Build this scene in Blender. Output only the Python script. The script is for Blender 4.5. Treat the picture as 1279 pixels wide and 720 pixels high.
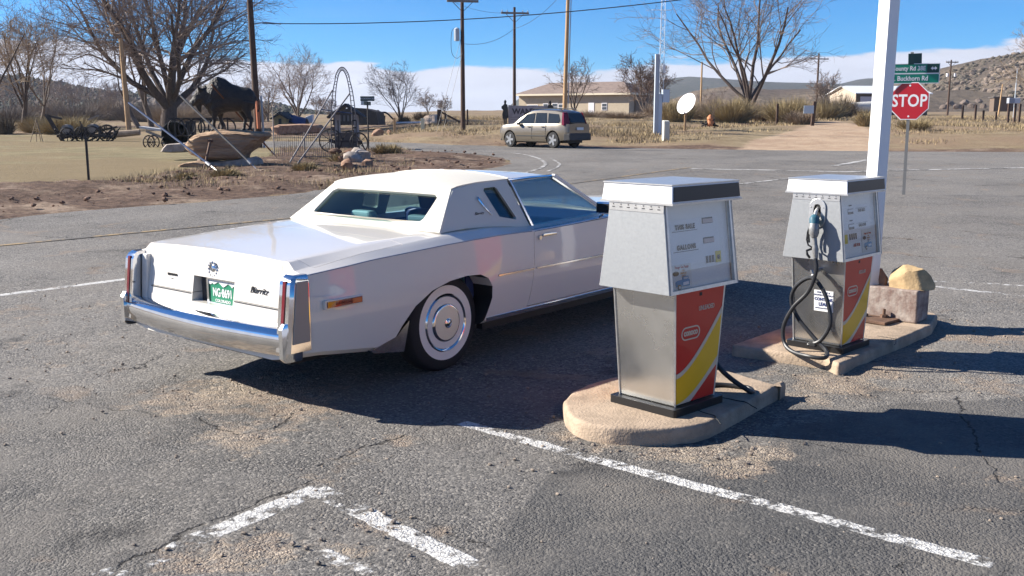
import bpy, bmesh, math, random
import numpy as np
from mathutils import Vector, Matrix, noise as mnoise
from mathutils.geometry import tessellate_polygon
R = math.radians
PI = math.pi
scene = bpy.context.scene
for o in list(bpy.data.objects): bpy.data.objects.remove(o)
COL = scene.collection

# ------------------------------------------------------------------ camera
FPX, HCAM = 1250.0, 1.84           # focal length in pixels of the 1279 wide photograph, eye height
PITCH = math.atan(213/1250)
cam = bpy.data.cameras.new('camera'); cam.sensor_width = 36.0; cam.lens = 36.0*FPX/1279.0
cam.clip_start = 0.1; cam.clip_end = 6000
co = bpy.data.objects.new('camera', cam); COL.objects.link(co)
co.location = (0, 0, HCAM); co.rotation_euler = (PI/2-PITCH, 0, 0)
scene.camera = co

# ------------------------------------------------------------------ sun, sky, exposure
SUN_EL, SUN_AZ = 30.5, 169.5        # azimuth measured from +X counter-clockwise
sd = Vector((math.cos(R(SUN_AZ))*math.cos(R(SUN_EL)), math.sin(R(SUN_AZ))*math.cos(R(SUN_EL)), math.sin(R(SUN_EL))))
sl = bpy.data.lights.new('sun', 'SUN'); sl.energy = 5.0; sl.angle = R(0.5); sl.color = (1, .94, .85)
so = bpy.data.objects.new('sun', sl); COL.objects.link(so); so.location = (-20, 5, 20)
so.rotation_euler = (-sd).to_track_quat('-Z', 'Y').to_euler()
w = bpy.data.worlds.new('World'); scene.world = w; w.use_nodes = True
nt = w.node_tree; nt.nodes.clear()
def WN(t, **k):
    n = nt.nodes.new(t)
    for a, b in k.items(): setattr(n, a, b)
    return n
sky = WN('ShaderNodeTexSky', sky_type='NISHITA', sun_disc=False, sun_elevation=R(SUN_EL), sun_rotation=R(90-SUN_AZ),
         altitude=2200, air_density=1.0, dust_density=0.1, ozone_density=3.0)
tc = WN('ShaderNodeTexCoord'); sep = WN('ShaderNodeSeparateXYZ'); nt.links.new(tc.outputs['Generated'], sep.inputs[0])
mp = WN('ShaderNodeMapping'); mp.inputs['Scale'].default_value = (5, 5, 26); nt.links.new(tc.outputs['Generated'], mp.inputs[0])
n1 = WN('ShaderNodeTexNoise'); n1.inputs['Scale'].default_value = 1.6; n1.inputs['Detail'].default_value = 7; n1.inputs['Roughness'].default_value = .55
nt.links.new(mp.outputs[0], n1.inputs['Vector'])
ma = WN('ShaderNodeMath', operation='MULTIPLY_ADD'); ma.inputs[1].default_value = -.055; nt.links.new(n1.outputs['Fac'], ma.inputs[0])
nt.links.new(sep.outputs['Z'], ma.inputs[2])
# the bank is deeper to the left and right than straight ahead
xx = WN('ShaderNodeMath', operation='MULTIPLY'); nt.links.new(sep.outputs['X'], xx.inputs[0]); nt.links.new(sep.outputs['X'], xx.inputs[1])
ma2 = WN('ShaderNodeMath', operation='MULTIPLY_ADD'); ma2.inputs[1].default_value = -.10
nt.links.new(xx.outputs[0], ma2.inputs[0]); nt.links.new(ma.outputs[0], ma2.inputs[2])
mr = WN('ShaderNodeMapRange', interpolation_type='SMOOTHSTEP'); mr.inputs['From Min'].default_value = .0165; mr.inputs['From Max'].default_value = .0235
mr.inputs['To Min'].default_value = 1; mr.inputs['To Max'].default_value = 0; nt.links.new(ma2.outputs[0], mr.inputs['Value'])
# thin high wisps
mp2 = WN('ShaderNodeMapping'); mp2.inputs['Scale'].default_value = (2.2, 2.2, 22); nt.links.new(tc.outputs['Generated'], mp2.inputs[0])
n2 = WN('ShaderNodeTexNoise'); n2.inputs['Scale'].default_value = 1.3; n2.inputs['Detail'].default_value = 6; nt.links.new(mp2.outputs[0], n2.inputs['Vector'])
mr2 = WN('ShaderNodeMapRange', interpolation_type='SMOOTHSTEP'); mr2.inputs['From Min'].default_value = .52; mr2.inputs['From Max'].default_value = .85
mr2.inputs['To Max'].default_value = .10; nt.links.new(n2.outputs['Fac'], mr2.inputs['Value'])
mx = WN('ShaderNodeMath', operation='MAXIMUM'); nt.links.new(mr.outputs[0], mx.inputs[0]); nt.links.new(mr2.outputs[0], mx.inputs[1])
tint = WN('ShaderNodeMix', data_type='RGBA', blend_type='MULTIPLY'); tint.inputs['Factor'].default_value = 1
nt.links.new(sky.outputs[0], tint.inputs['A']); tint.inputs['B'].default_value = (.26, .78, 1.25, 1)
cloudc = WN('ShaderNodeMapRange'); cloudc.inputs['From Min'].default_value = .35; cloudc.inputs['From Max'].default_value = .7
cloudc.inputs['To Min'].default_value = .86; cloudc.inputs['To Max'].default_value = 1.06; nt.links.new(n1.outputs['Fac'], cloudc.inputs['Value'])
ccol = WN('ShaderNodeMix', data_type='RGBA', blend_type='MULTIPLY'); ccol.inputs['Factor'].default_value = 1
CLOUD = 7.6
ccol.inputs['A'].default_value = (CLOUD*.86, CLOUD*.91, CLOUD*1.08, 1); nt.links.new(cloudc.outputs[0], ccol.inputs['B'])
mixc = WN('ShaderNodeMix', data_type='RGBA'); nt.links.new(mx.outputs[0], mixc.inputs['Factor'])
nt.links.new(tint.outputs['Result'], mixc.inputs['A']); nt.links.new(ccol.outputs['Result'], mixc.inputs['B'])
bg = WN('ShaderNodeBackground'); bg.inputs['Strength'].default_value = .051; nt.links.new(mixc.outputs['Result'], bg.inputs[0])
wo = WN('ShaderNodeOutputWorld'); nt.links.new(bg.outputs[0], wo.inputs[0])
scene.view_settings.view_transform = 'Standard'; scene.view_settings.look = 'None'
scene.view_settings.gamma = 1; scene.view_settings.use_curve_mapping = False
scene.view_settings.exposure = 1.25
scene.render.engine = 'CYCLES'
scene.cycles.use_denoising = True
scene.cycles.max_bounces = 6; scene.cycles.transparent_max_bounces = 12; scene.cycles.volume_bounces = 0
scene.cycles.sample_clamp_indirect = 6
scene.cycles.caustics_reflective = False; scene.cycles.caustics_refractive = False

# ------------------------------------------------------------------ pixel -> place helpers (used at build time to read distances off)
def interp(x, xs, ys): return float(np.interp(x, xs, ys))
def sstep(a, b, x):
    t = min(1, max(0, (x-a)/(b-a))); return t*t*(3-2*t)
YB = [-60, 0, 9.0, 11, 13, 15, 18, 21, 25, 30, 36, 43, 49.5, 60, 86, 130, 183, 300, 3000]
ZL = [0, 0, 0, .045, .09, .135, .195, .255, .30, .34, .37, .40, .43, .62, .95, 1.3, 1.8, 2.6, 14]
ZR = [0, 0, 0, .045, .09, .135, .195, .255, .30, .34, .37, .40, .43, 1.0, 1.55, 1.95, 2.4, 3.6, 14]
def gz(x, y):
    if y < 49.5: return interp(y, YB, ZL)
    a = x/max(y, 1)
    t = sstep(-.16, -.06, a)
    return interp(y, YB, ZL)*(1-t)+interp(y, YB, ZR)*t
def ray(px, py):
    u = (px-639.5)/FPX; v = (py-360)/FPX
    return Vector((u, math.cos(PITCH)-v*math.sin(PITCH), -math.sin(PITCH)-v*math.cos(PITCH)))
def at(px, py, z=None):
    d = ray(px, py)
    if z is not None:
        t = (z-HCAM)/d.z; return Vector((d.x*t, d.y*t, z))
    t = 1.0; step = .05
    for _ in range(6000):
        p = d*t
        if HCAM+p.z <= gz(p.x, p.y): break
        t += step; step *= 1.006
        if t > 900: break
    p = d*t
    return Vector((p.x, p.y, gz(p.x, p.y)))
def P(px, dist, z=0):
    zc = dist*math.cos(PITCH)-(z-HCAM)*math.sin(PITCH)
    return (px-639.5)*zc/FPX
def Z(py, dist):                      # height of a pixel row at a distance
    v = (py-360)/FPX
    return HCAM + dist*(-math.sin(PITCH)-v*math.cos(PITCH))/(math.cos(PITCH)-v*math.sin(PITCH))
def G(px, dist):
    x = P(px, dist, 1); return Vector((x, dist, gz(x, dist)))

# ------------------------------------------------------------------ materials
MATS = {}
def mat(name, base, rough=.6, metal=0, spec=.5, var=0, vscale=6, bump=0, bscale=40, coat=0, trans=0, ior=1.45, alpha=1, vcol=None, emis=None, rvar=0, stretch=None, bdist=.01):
    if name in MATS: return MATS[name]
    m = bpy.data.materials.new(name); m.use_nodes = True; n = m.node_tree
    b = n.nodes['Principled BSDF']
    b.inputs['Base Color'].default_value = (*base, 1); b.inputs['Roughness'].default_value = rough
    b.inputs['Metallic'].default_value = metal; b.inputs['Specular IOR Level'].default_value = spec
    b.inputs['Coat Weight'].default_value = coat; b.inputs['Coat Roughness'].default_value = .03
    b.inputs['Transmission Weight'].default_value = trans; b.inputs['IOR'].default_value = ior
    b.inputs['Alpha'].default_value = alpha
    if emis: b.inputs['Emission Color'].default_value = (*emis[0], 1); b.inputs['Emission Strength'].default_value = emis[1]
    t = n.nodes.new('ShaderNodeTexCoord'); src = t.outputs['Object']
    if stretch:
        mpn = n.nodes.new('ShaderNodeMapping'); mpn.inputs['Scale'].default_value = stretch; n.links.new(src, mpn.inputs[0]); src = mpn.outputs[0]
    if var:
        a = n.nodes.new('ShaderNodeTexNoise'); a.inputs['Scale'].default_value = vscale; a.inputs['Detail'].default_value = 6; a.inputs['Roughness'].default_value = .62
        n.links.new(src, a.inputs['Vector'])
        r = n.nodes.new('ShaderNodeMapRange'); r.inputs['From Min'].default_value = .3; r.inputs['From Max'].default_value = .7; n.links.new(a.outputs['Fac'], r.inputs['Value'])
        x = n.nodes.new('ShaderNodeMix'); x.data_type = 'RGBA'; n.links.new(r.outputs[0], x.inputs['Factor'])
        lo = [max(0, c*(1-var)) for c in base]; hi = vcol if vcol else [min(1, c*(1+var)) for c in base]
        x.inputs['A'].default_value = (*lo, 1); x.inputs['B'].default_value = (*hi, 1); n.links.new(x.outputs['Result'], b.inputs['Base Color'])
        if rvar:
            rr = n.nodes.new('ShaderNodeMapRange'); rr.inputs['To Min'].default_value = rough-rvar; rr.inputs['To Max'].default_value = rough+rvar
            n.links.new(r.outputs[0], rr.inputs['Value']); n.links.new(rr.outputs[0], b.inputs['Roughness'])
    if bump:
        a = n.nodes.new('ShaderNodeTexNoise'); a.inputs['Scale'].default_value = bscale; a.inputs['Detail'].default_value = 5
        n.links.new(src, a.inputs['Vector'])
        u = n.nodes.new('ShaderNodeBump'); u.inputs['Strength'].default_value = bump; u.inputs['Distance'].default_value = bdist
        n.links.new(a.outputs['Fac'], u.inputs['Height']); n.links.new(u.outputs[0], b.inputs['Normal'])
    MATS[name] = m; return m

def glassmat(name, tint, refl=.06, rough=.0, top=.6):
    if name in MATS: return MATS[name]
    m = bpy.data.materials.new(name); m.use_nodes = True; n = m.node_tree; n.nodes.clear()
    t = n.nodes.new('ShaderNodeBsdfTransparent'); t.inputs[0].default_value = (*tint, 1); g = n.nodes.new('ShaderNodeBsdfGlossy'); g.inputs['Roughness'].default_value = rough
    l = n.nodes.new('ShaderNodeLayerWeight'); l.inputs['Blend'].default_value = .25; r = n.nodes.new('ShaderNodeMapRange'); r.inputs['To Min'].default_value = refl; r.inputs['To Max'].default_value = top
    n.links.new(l.outputs['Fresnel'], r.inputs['Value']); x = n.nodes.new('ShaderNodeMixShader'); n.links.new(r.outputs[0], x.inputs[0]); n.links.new(t.outputs[0], x.inputs[1]); n.links.new(g.outputs[0], x.inputs[2])
    o = n.nodes.new('ShaderNodeOutputMaterial'); n.links.new(x.outputs[0], o.inputs[0]); MATS[name] = m; return m

# ------------------------------------------------------------------ mesh builder
def frame(p0, p1):
    z = (Vector(p1)-Vector(p0)).normalized()
    x = z.orthogonal().normalized(); return x, z.cross(x), z
class MB:
    def __init__(s): s.v = []; s.f = []; s.m = []; s.cur = 0; s.T = Matrix.Identity(4)
    def add(s, vs, fs):
        o = len(s.v); s.v += [tuple(s.T @ Vector(p)) for p in vs]; s.f += [tuple(i+o for i in f) for f in fs]; s.m += [s.cur]*len(fs); return s
    def box(s, x0, x1, y0, y1, z0, z1):
        return s.add([(x, y, z) for z in (z0, z1) for y in (y0, y1) for x in (x0, x1)],
                     [(0, 2, 3, 1), (4, 5, 7, 6), (0, 1, 5, 4), (2, 6, 7, 3), (0, 4, 6, 2), (1, 3, 7, 5)])
    def hexa(s, pts):   # 4 bottom, 4 top
        return s.add(pts, [(3, 2, 1, 0), (4, 5, 6, 7), (0, 1, 5, 4), (1, 2, 6, 5), (2, 3, 7, 6), (3, 0, 4, 7)])
    def tube(s, path, r, n=8, cap=True, up=None):
        path = [Vector(p) for p in path]; k = len(path)
        rs = r if isinstance(r, (list, tuple)) else [r]*k
        vs = []; fs = []; prev = None
        for i, p in enumerate(path):
            d = (path[min(i+1, k-1)]-path[max(i-1, 0)]).normalized()
            if prev is None: x = (Vector(up).cross(d).normalized() if up else d.orthogonal().normalized())
            else: x = (prev-d*prev.dot(d)); x = x.normalized() if x.length > 1e-6 else d.orthogonal().normalized()
            prev = x; y = d.cross(x)
            for j in range(n):
                a = 2*PI*(j+.5)/n; vs.append(p+(x*math.cos(a)+y*math.sin(a))*rs[i])
        for i in range(k-1):
            for j in range(n): fs.append((i*n+j, i*n+(j+1) % n, (i+1)*n+(j+1) % n, (i+1)*n+j))
        if cap: fs.append(tuple(range(n))[::-1]); fs.append(tuple((k-1)*n+j for j in range(n)))
        return s.add(vs, fs)
    def beam(s, p0, p1, w, h, up=(0, 0, 1)):
        p0 = Vector(p0); p1 = Vector(p1); d = (p1-p0).normalized(); x = d.cross(Vector(up))
        x = x.normalized() if x.length > 1e-4 else d.orthogonal().normalized(); y = x.cross(d)
        q = [(-1, -1), (1, -1), (1, 1), (-1, 1)]
        return s.hexa([p0+x*a*w/2+y*b*h/2 for a, b in q]+[p1+x*a*w/2+y*b*h/2 for a, b in q])
    def lathe(s, prof, n=24, axis='Z', c=(0, 0, 0)):   # prof (r, h)
        vs = []; fs = []
        for r, h in prof:
            for j in range(n):
                a = 2*PI*j/n; u, v = r*math.cos(a), r*math.sin(a)
                p = (u, v, h) if axis == 'Z' else ((h, u, v) if axis == 'X' else (v, h, u))
                vs.append((p[0]+c[0], p[1]+c[1], p[2]+c[2]))
        k = len(prof)
        for i in range(k-1):
            for j in range(n): fs.append((i*n+j, i*n+(j+1) % n, (i+1)*n+(j+1) % n, (i+1)*n+j))
        if prof[0][0] > 1e-5: fs.append(tuple(range(n))[::-1])
        if prof[-1][0] > 1e-5: fs.append(tuple((k-1)*n+j for j in range(n)))
        return s.add(vs, fs)
    def prism(s, poly, a, b, fn):   # poly 2d list, fn(u,v,w)->xyz
        n = len(poly); vs = [fn(u, v, a) for u, v in poly]+[fn(u, v, b) for u, v in poly]
        tri = tessellate_polygon([[Vector((u, v, 0)) for u, v in poly]])
        fs = [tuple(t) for t in tri]+[tuple(i+n for i in t[::-1]) for t in tri]
        fs += [(i, (i+1) % n, (i+1) % n+n, i+n) for i in range(n)]
        return s.add(vs, fs)
    def holed(s, outer, holes, fn, a=0, b=None):   # flat plate with holes; thickness a..b
        loops = [outer]+holes; flat = [p for l in loops for p in l]; n = len(flat)
        tri = tessellate_polygon([[Vector((u, v, 0)) for u, v in l] for l in loops])
        if b is None: return s.add([fn(u, v, a) for u, v in flat], [tuple(t) for t in tri])
        vs = [fn(u, v, a) for u, v in flat]+[fn(u, v, b) for u, v in flat]
        fs = [tuple(t) for t in tri]+[tuple(i+n for i in t[::-1]) for t in tri]; o = 0
        for l in loops:
            m = len(l); fs += [(o+i, o+(i+1) % m, o+(i+1) % m+n, o+i+n) for i in range(m)]; o += m
        return s.add(vs, fs)
    def grid(s, rows, close=False):   # rows of points
        k = len(rows); n = len(rows[0]); vs = [p for r in rows for p in r]; fs = []
        for i in range(k-1):
            for j in range(n if close else n-1): fs.append((i*n+j, i*n+(j+1) % n, (i+1)*n+(j+1) % n, (i+1)*n+j))
        return s.add(vs, fs)
    def loft(s, rows):
        n = len(rows[0]); s.grid(rows, True); o = len(s.v)-len(rows)*n
        s.f += [tuple(o+j for j in range(n))[::-1], tuple(o+(len(rows)-1)*n+j for j in range(n))]; s.m += [s.cur]*2; return s
    def ico(s, c, r, sub=1, jit=0, rng=random, flat=1):
        bm = bmesh.new(); bmesh.ops.create_icosphere(bm, subdivisions=sub, radius=1)
        rr = r if isinstance(r, (tuple, list)) else (r, r, r)
        vs = []
        for v in bm.verts:
            q = 1+rng.uniform(-jit, jit); vs.append((c[0]+v.co.x*rr[0]*q, c[1]+v.co.y*rr[1]*q, c[2]+v.co.z*rr[2]*q))
        fs = [tuple(v.index for v in f.verts) for f in bm.faces]; bm.free(); return s.add(vs, fs)
    def build(s, name, mats, parent=None, smooth=False, bevel=0, bseg=2, angle=35, fix=True):
        me = bpy.data.meshes.new(name); me.from_pydata(s.v, [], s.f)
        if not isinstance(mats, (list, tuple)): mats = [mats]
        for m in mats: me.materials.append(m)
        me.polygons.foreach_set('material_index', s.m)
        if fix:
            bm = bmesh.new(); bm.from_mesh(me); bmesh.ops.recalc_face_normals(bm, faces=bm.faces); bm.to_mesh(me); bm.free()
        if smooth: me.polygons.foreach_set('use_smooth', [True]*len(me.polygons))
        me.update()
        if smooth and fix:
            try: me.set_sharp_from_angle(angle=R(angle))
            except Exception: pass
        o = bpy.data.objects.new(name, me); COL.objects.link(o)
        if parent: o.parent = parent
        if bevel:
            b = o.modifiers.new('bevel', 'BEVEL'); b.width = bevel; b.segments = bseg; b.limit_method = 'ANGLE'; b.angle_limit = R(40)
            b.harden_normals = False
        return o
def tag(o, label=None, cat=None, group=None, kind=None):
    if label: o['label'] = label
    if cat: o['category'] = cat
    if group: o['group'] = group
    if kind: o['kind'] = kind
    return o
def thing(name, label, cat, loc=(0, 0, 0), rz=0, group=None, rx=0, ry=0):
    o = bpy.data.objects.new(name, None); COL.objects.link(o); o.empty_display_size = .2
    o.location = loc; o.rotation_euler = (rx, ry, rz); return tag(o, label, cat, group)
def struct(o): o['kind'] = 'structure'; return o
def text(s, size, m, parent, loc, rot=(0, 0, 0), name='lettering', ext=.001, align='CENTER', bold=0, sx=1, space=1, shear=0):
    c = bpy.data.curves.new(name, 'FONT'); c.body = s; c.size = size; c.extrude = ext; c.align_x = align; c.align_y = 'CENTER'
    c.offset = bold; c.space_character = space; c.shear = shear; c.resolution_u = 3
    t = bpy.data.objects.new(name, c); COL.objects.link(t)
    bpy.context.view_layer.update()
    me = bpy.data.meshes.new_from_object(t.evaluated_get(bpy.context.evaluated_depsgraph_get()))
    bpy.data.objects.remove(t); me.name = name; me.materials.clear(); me.materials.append(m)
    me.transform(Matrix.Diagonal((sx, 1, 1, 1)))
    o = bpy.data.objects.new(name, me); COL.objects.link(o); o.parent = parent; o.location = loc; o.rotation_euler = rot
    return o
def copy_tree(o, parent=None):
    c = o.copy(); COL.objects.link(c)
    if parent is not None: c.parent = parent
    for ch in list(o.children): copy_tree(ch, c)
    return c
def bool_op(o, cutter, op='DIFFERENCE', keep=False):
    b = o.modifiers.new('b', 'BOOLEAN'); b.operation = op; b.solver = 'EXACT'; b.object = cutter
    bpy.context.view_layer.update()
    me = bpy.data.meshes.new_from_object(o.evaluated_get(bpy.context.evaluated_depsgraph_get()))
    o.modifiers.clear(); old = o.data; me.name = old.name; o.data = me
    if not keep: bpy.data.objects.remove(cutter)
    return o
def fbm(x, y, s=1.0, o=4, seed=0):
    v = 0; a = 1; t = 0
    for i in range(o):
        v += a*mnoise.noise(Vector((x*s+seed*7.3, y*s-seed*3.1, seed*1.7+i*5.1))); t += a; a *= .5; s *= 2.03
    return v/t
def inpoly(x, y, poly):
    c = False; j = len(poly)-1
    for i in range(len(poly)):
        xi, yi = poly[i]; xj, yj = poly[j]
        if (yi > y) != (yj > y) and x < (xj-xi)*(y-yi)/(yj-yi)+xi: c = not c
        j = i
    return c
# ================================================================== GROUND
def nlink(n, a, b): n.links.new(a, b)
def pdist(x, y, poly):   # signed-ish distance: positive inside
    m = 1e9
    for i in range(len(poly)):
        ax, ay = poly[i-1]; bx, by = poly[i]; dx, dy = bx-ax, by-ay; L2 = dx*dx+dy*dy
        t = max(0, min(1, ((x-ax)*dx+(y-ay)*dy)/L2)) if L2 else 0
        m = min(m, math.hypot(x-ax-t*dx, y-ay-t*dy))
    return m if inpoly(x, y, poly) else -m
class SH:
    def __init__(s, name):
        s.m = bpy.data.materials.new(name); s.m.use_nodes = True; s.n = s.m.node_tree; s.b = s.n.nodes['Principled BSDF']
        s.tc = s.n.nodes.new('ShaderNodeTexCoord').outputs['Object']
    def N(s, t, **k):
        x = s.n.nodes.new(t)
        for a, b in k.items(): setattr(x, a, b)
        return x
    def L(s, a, b): s.n.links.new(a, b)
    def noise(s, scale, detail=5, rough=.6, vec=None, out='Fac'):
        x = s.N('ShaderNodeTexNoise'); x.inputs['Scale'].default_value = scale; x.inputs['Detail'].default_value = detail
        x.inputs['Roughness'].default_value = rough; s.L(vec or s.tc, x.inputs['Vector']); return x.outputs[out]
    def vor(s, scale, feat='F1', out='Distance', vec=None):
        x = s.N('ShaderNodeTexVoronoi', feature=feat); x.inputs['Scale'].default_value = scale; s.L(vec or s.tc, x.inputs['Vector']); return x.outputs[out]
    def rng(s, v, a, b, c=0, d=1, smooth=True):
        x = s.N('ShaderNodeMapRange', interpolation_type='SMOOTHSTEP' if smooth else 'LINEAR')
        for k, q in (('From Min', a), ('From Max', b), ('To Min', c), ('To Max', d)): x.inputs[k].default_value = q
        s.L(v, x.inputs['Value']); return x.outputs[0]
    def math(s, op, a, b=None, c=None):
        x = s.N('ShaderNodeMath', operation=op)
        for i, q in enumerate((a, b, c)):
            if q is None: continue
            if isinstance(q, (int, float)): x.inputs[i].default_value = q
            else: s.L(q, x.inputs[i])
        return x.outputs[0]
    def mix(s, f, a, b, blend='MIX'):
        x = s.N('ShaderNodeMix', data_type='RGBA', blend_type=blend)
        for k, q in (('Factor', f), ('A', a), ('B', b)):
            if isinstance(q, (int, float)): x.inputs[k].default_value = q if k == 'Factor' else (q, q, q, 1)
            elif isinstance(q, tuple): x.inputs[k].default_value = (*q, 1)
            else: s.L(q, x.inputs[k])
        return x.outputs['Result']
    def attr(s, name): x = s.N('ShaderNodeAttribute', attribute_name=name); return x.outputs['Fac']
    def fin(s, col, rough=.9, bump=None, strength=.6, dist=.01, spec=.3):
        s.L(col, s.b.inputs['Base Color'])
        if isinstance(rough, (int, float)): s.b.inputs['Roughness'].default_value = rough
        else: s.L(rough, s.b.inputs['Roughness'])
        s.b.inputs['Specular IOR Level'].default_value = spec
        if bump is not None:
            u = s.N('ShaderNodeBump'); u.inputs['Strength'].default_value = strength; u.inputs['Distance'].default_value = dist
            s.L(bump, u.inputs['Height']); s.L(u.outputs[0], s.b.inputs['Normal'])
        return s.m

# painted stripes worn into the lot surface: (start, end, width, wear)
LINES = [(at(575, 529), at(1243, 711), .105, .46), (at(120, 726), at(400, 616), .14, .485), (at(394, 615), at(605, 722), .13, .50),
         (at(396, 690), at(470, 722), .10, .51), (at(1050, 349), at(1330, 376), .10, .55), (at(1120, 351), at(1330, 361), .08, .58),
         (at(-60, 378), at(190, 345), .12, .43)]
CRACKS = [(at(*a), at(*b), w_) for a, b, w_ in (((395, 590), (450, 566), .012), ((450, 566), (512, 545), .014), ((512, 545), (560, 520), .007), ((960, 546), (1040, 562), .007), ((1040, 562), (1110, 580), .007), ((1195, 500), (1215, 545), .012), ((1215, 545), (1250, 610), .010), ((240, 520), (300, 548), .010), ((300, 548), (345, 538), .012), ((345, 538), (372, 512), .010), ((150, 706), (270, 652), .014), ((270, 652), (392, 606), .012), ((880, 500), (960, 520), .008), ((1010, 462), (1120, 452), .008), ((60, 500), (200, 520), .006), ((500, 640), (620, 690), .005))]
def asphalt(name, near):
    s = SH(name)
    big = s.noise(.35, 4); mid = s.noise(2.3, 6, .65); fine = s.noise(38, 3, .7); huge = s.noise(.09, 3)
    ag = s.vor(70, out='Color'); agd = s.vor(70); ag2 = s.vor(150)
    sep = s.N('ShaderNodeSeparateColor'); s.L(ag, sep.inputs[0]); agr = sep.outputs[0]
    col = s.mix(s.rng(big, .35, .65), (.080, .076, .070), (.160, .151, .139))
    col = s.mix(s.rng(mid, .35, .7, 0, .55), col, (.165, .153, .140))
    col = s.mix(s.rng(huge, .45, .6, 0, .5), col, (.215, .202, .183))
    # aggregate: pale and dark chips
    col = s.mix(s.rng(agr, .74, .95, 0, .65), col, (.36, .33, .29)); col = s.mix(s.rng(agr, .34, .06, 0, .75), col, (.028, .028, .029))
    col = s.mix(s.rng(fine, .35, .7, .0, .3), col, (.28, .26, .235)); col = s.mix(s.rng(s.noise(14, 4, .75), .54, .70, 0, .42), col, (.055, .053, .052))
    grit = s.vor(26, out='Color'); sp2 = s.N('ShaderNodeSeparateColor'); s.L(grit, sp2.inputs[0])
    col = s.mix(s.math('MULTIPLY', s.rng(sp2.outputs[1], .90, .94), s.rng(s.vor(26), .22, .12)), col, (.34, .30, .25))
    # old overlays and patches of differing age: big warped cells of their own tone
    pw = s.N('ShaderNodeVectorMath', operation='ADD'); ps = s.N('ShaderNodeVectorMath', operation='SCALE'); ps.inputs['Scale'].default_value = 1.6; s.L(s.noise(.7, 5, .6, out='Color'), ps.inputs[0]); s.L(s.tc, pw.inputs[0]); s.L(ps.outputs[0], pw.inputs[1])
    pc = s.vor(.23, out='Color', vec=pw.outputs[0]); psep = s.N('ShaderNodeSeparateColor'); s.L(pc, psep.inputs[0])
    if near: col = s.mix(s.math('MULTIPLY', s.rng(s.math('ADD', s.attr('seal'), s.math('MULTIPLY', s.math('SUBTRACT', s.noise(3.5, 6, .7), .5), .7)), .4, .6), .62), col, (.058, .059, .060))
    if near: col = s.mix(s.rng(psep.outputs[1], .2, .8, .0, .6), col, (.052, .052, .052), 'MIX')
    col = s.mix(s.rng(s.noise(.6, 6, .7), .44, .66, 0, .45), col, (.20, .18, .155))
    col = s.mix(s.math('MULTIPLY', s.rng(s.vor(.8, vec=pw.outputs[0]), .22, .05), s.rng(s.noise(6, 5, .7), .35, .6, .0, .6)), col, (.028, .027, .027))
    # cracks
    wv = s.N('ShaderNodeVectorMath', operation='ADD'); nz = s.noise(1.6, 5, .7, out='Color')
    sc = s.N('ShaderNodeVectorMath', operation='SCALE'); sc.inputs['Scale'].default_value = .85; s.L(nz, sc.inputs[0]); s.L(s.tc, wv.inputs[0]); s.L(sc.outputs[0], wv.inputs[1])
    ce = s.vor(.55, 'DISTANCE_TO_EDGE', 'Distance', wv.outputs[0])
    c2 = s.vor(2.4, 'DISTANCE_TO_EDGE', 'Distance', wv.outputs[0])
    c1m = s.math('MULTIPLY', s.rng(ce, .010, .002), s.rng(s.noise(.5, 2), .56, .64))
    c2m = s.math('MULTIPLY', s.rng(c2, .014, .003), s.rng(s.noise(.8, 3), .62, .70))
    crack = s.math('MAXIMUM', c1m, c2m)
    sandy = s.math('MULTIPLY', s.rng(ce, .05, .008), s.rng(s.noise(1.1, 4), .52, .62))
    col = s.mix(s.math('MULTIPLY', sandy, .5), col, (.25, .19, .14))
    h = s.math('ADD', s.math('ADD', s.math('MULTIPLY', agd, -.8), s.math('MULTIPLY', ag2, -.4)), s.math('MULTIPLY', fine, .45)); h = s.math('ADD', h, s.math('MULTIPLY', s.noise(14, 4, .75), -.35)); h = s.math('ADD', s.math('MULTIPLY', h, s.rng(s.noise(1.1, 4, .65), .36, .62, .55, 1.5)), s.math('MULTIPLY', mid, 1.3))
    dirt = s.attr('dirt')
    dn = s.noise(5, 6, .75)
    dm = s.rng(s.math('ADD', dirt, s.math('MULTIPLY', s.math('SUBTRACT', dn, .5), 1.6)), .42, .68)
    wv2 = s.N('ShaderNodeVectorMath', operation='ADD'); sc2_ = s.N('ShaderNodeVectorMath', operation='SCALE'); sc2_.inputs['Scale'].default_value = .03; s.L(s.noise(20, 4, .7, out='Color'), sc2_.inputs[0]); s.L(s.tc, wv2.inputs[0]); s.L(sc2_.outputs[0], wv2.inputs[1])
    stones = s.vor(85, out='Color', vec=wv2.outputs[0]); sp3 = s.N('ShaderNodeSeparateColor'); s.L(stones, sp3.inputs[0])
    dcol = s.mix(s.rng(sp3.outputs[0], .1, .95), (.15, .115, .09), (.48, .40, .31)); dcol = s.mix(s.rng(s.noise(7, 5, .7), .42, .6), dcol, (.32, .26, .195))
    dcol = s.mix(s.rng(s.noise(.9, 3), .4, .6, 0, .4), dcol, (.20, .14, .105))
    col = s.mix(s.math('MULTIPLY', dm, s.rng(s.noise(22, 4, .7), .35, .6, .25, .9)), col, dcol)
    h = s.math('ADD', h, s.math('MULTIPLY', dm, s.math('MULTIPLY', s.vor(85, vec=wv2.outputs[0]), -1.2)))
    rough = .88
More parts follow.
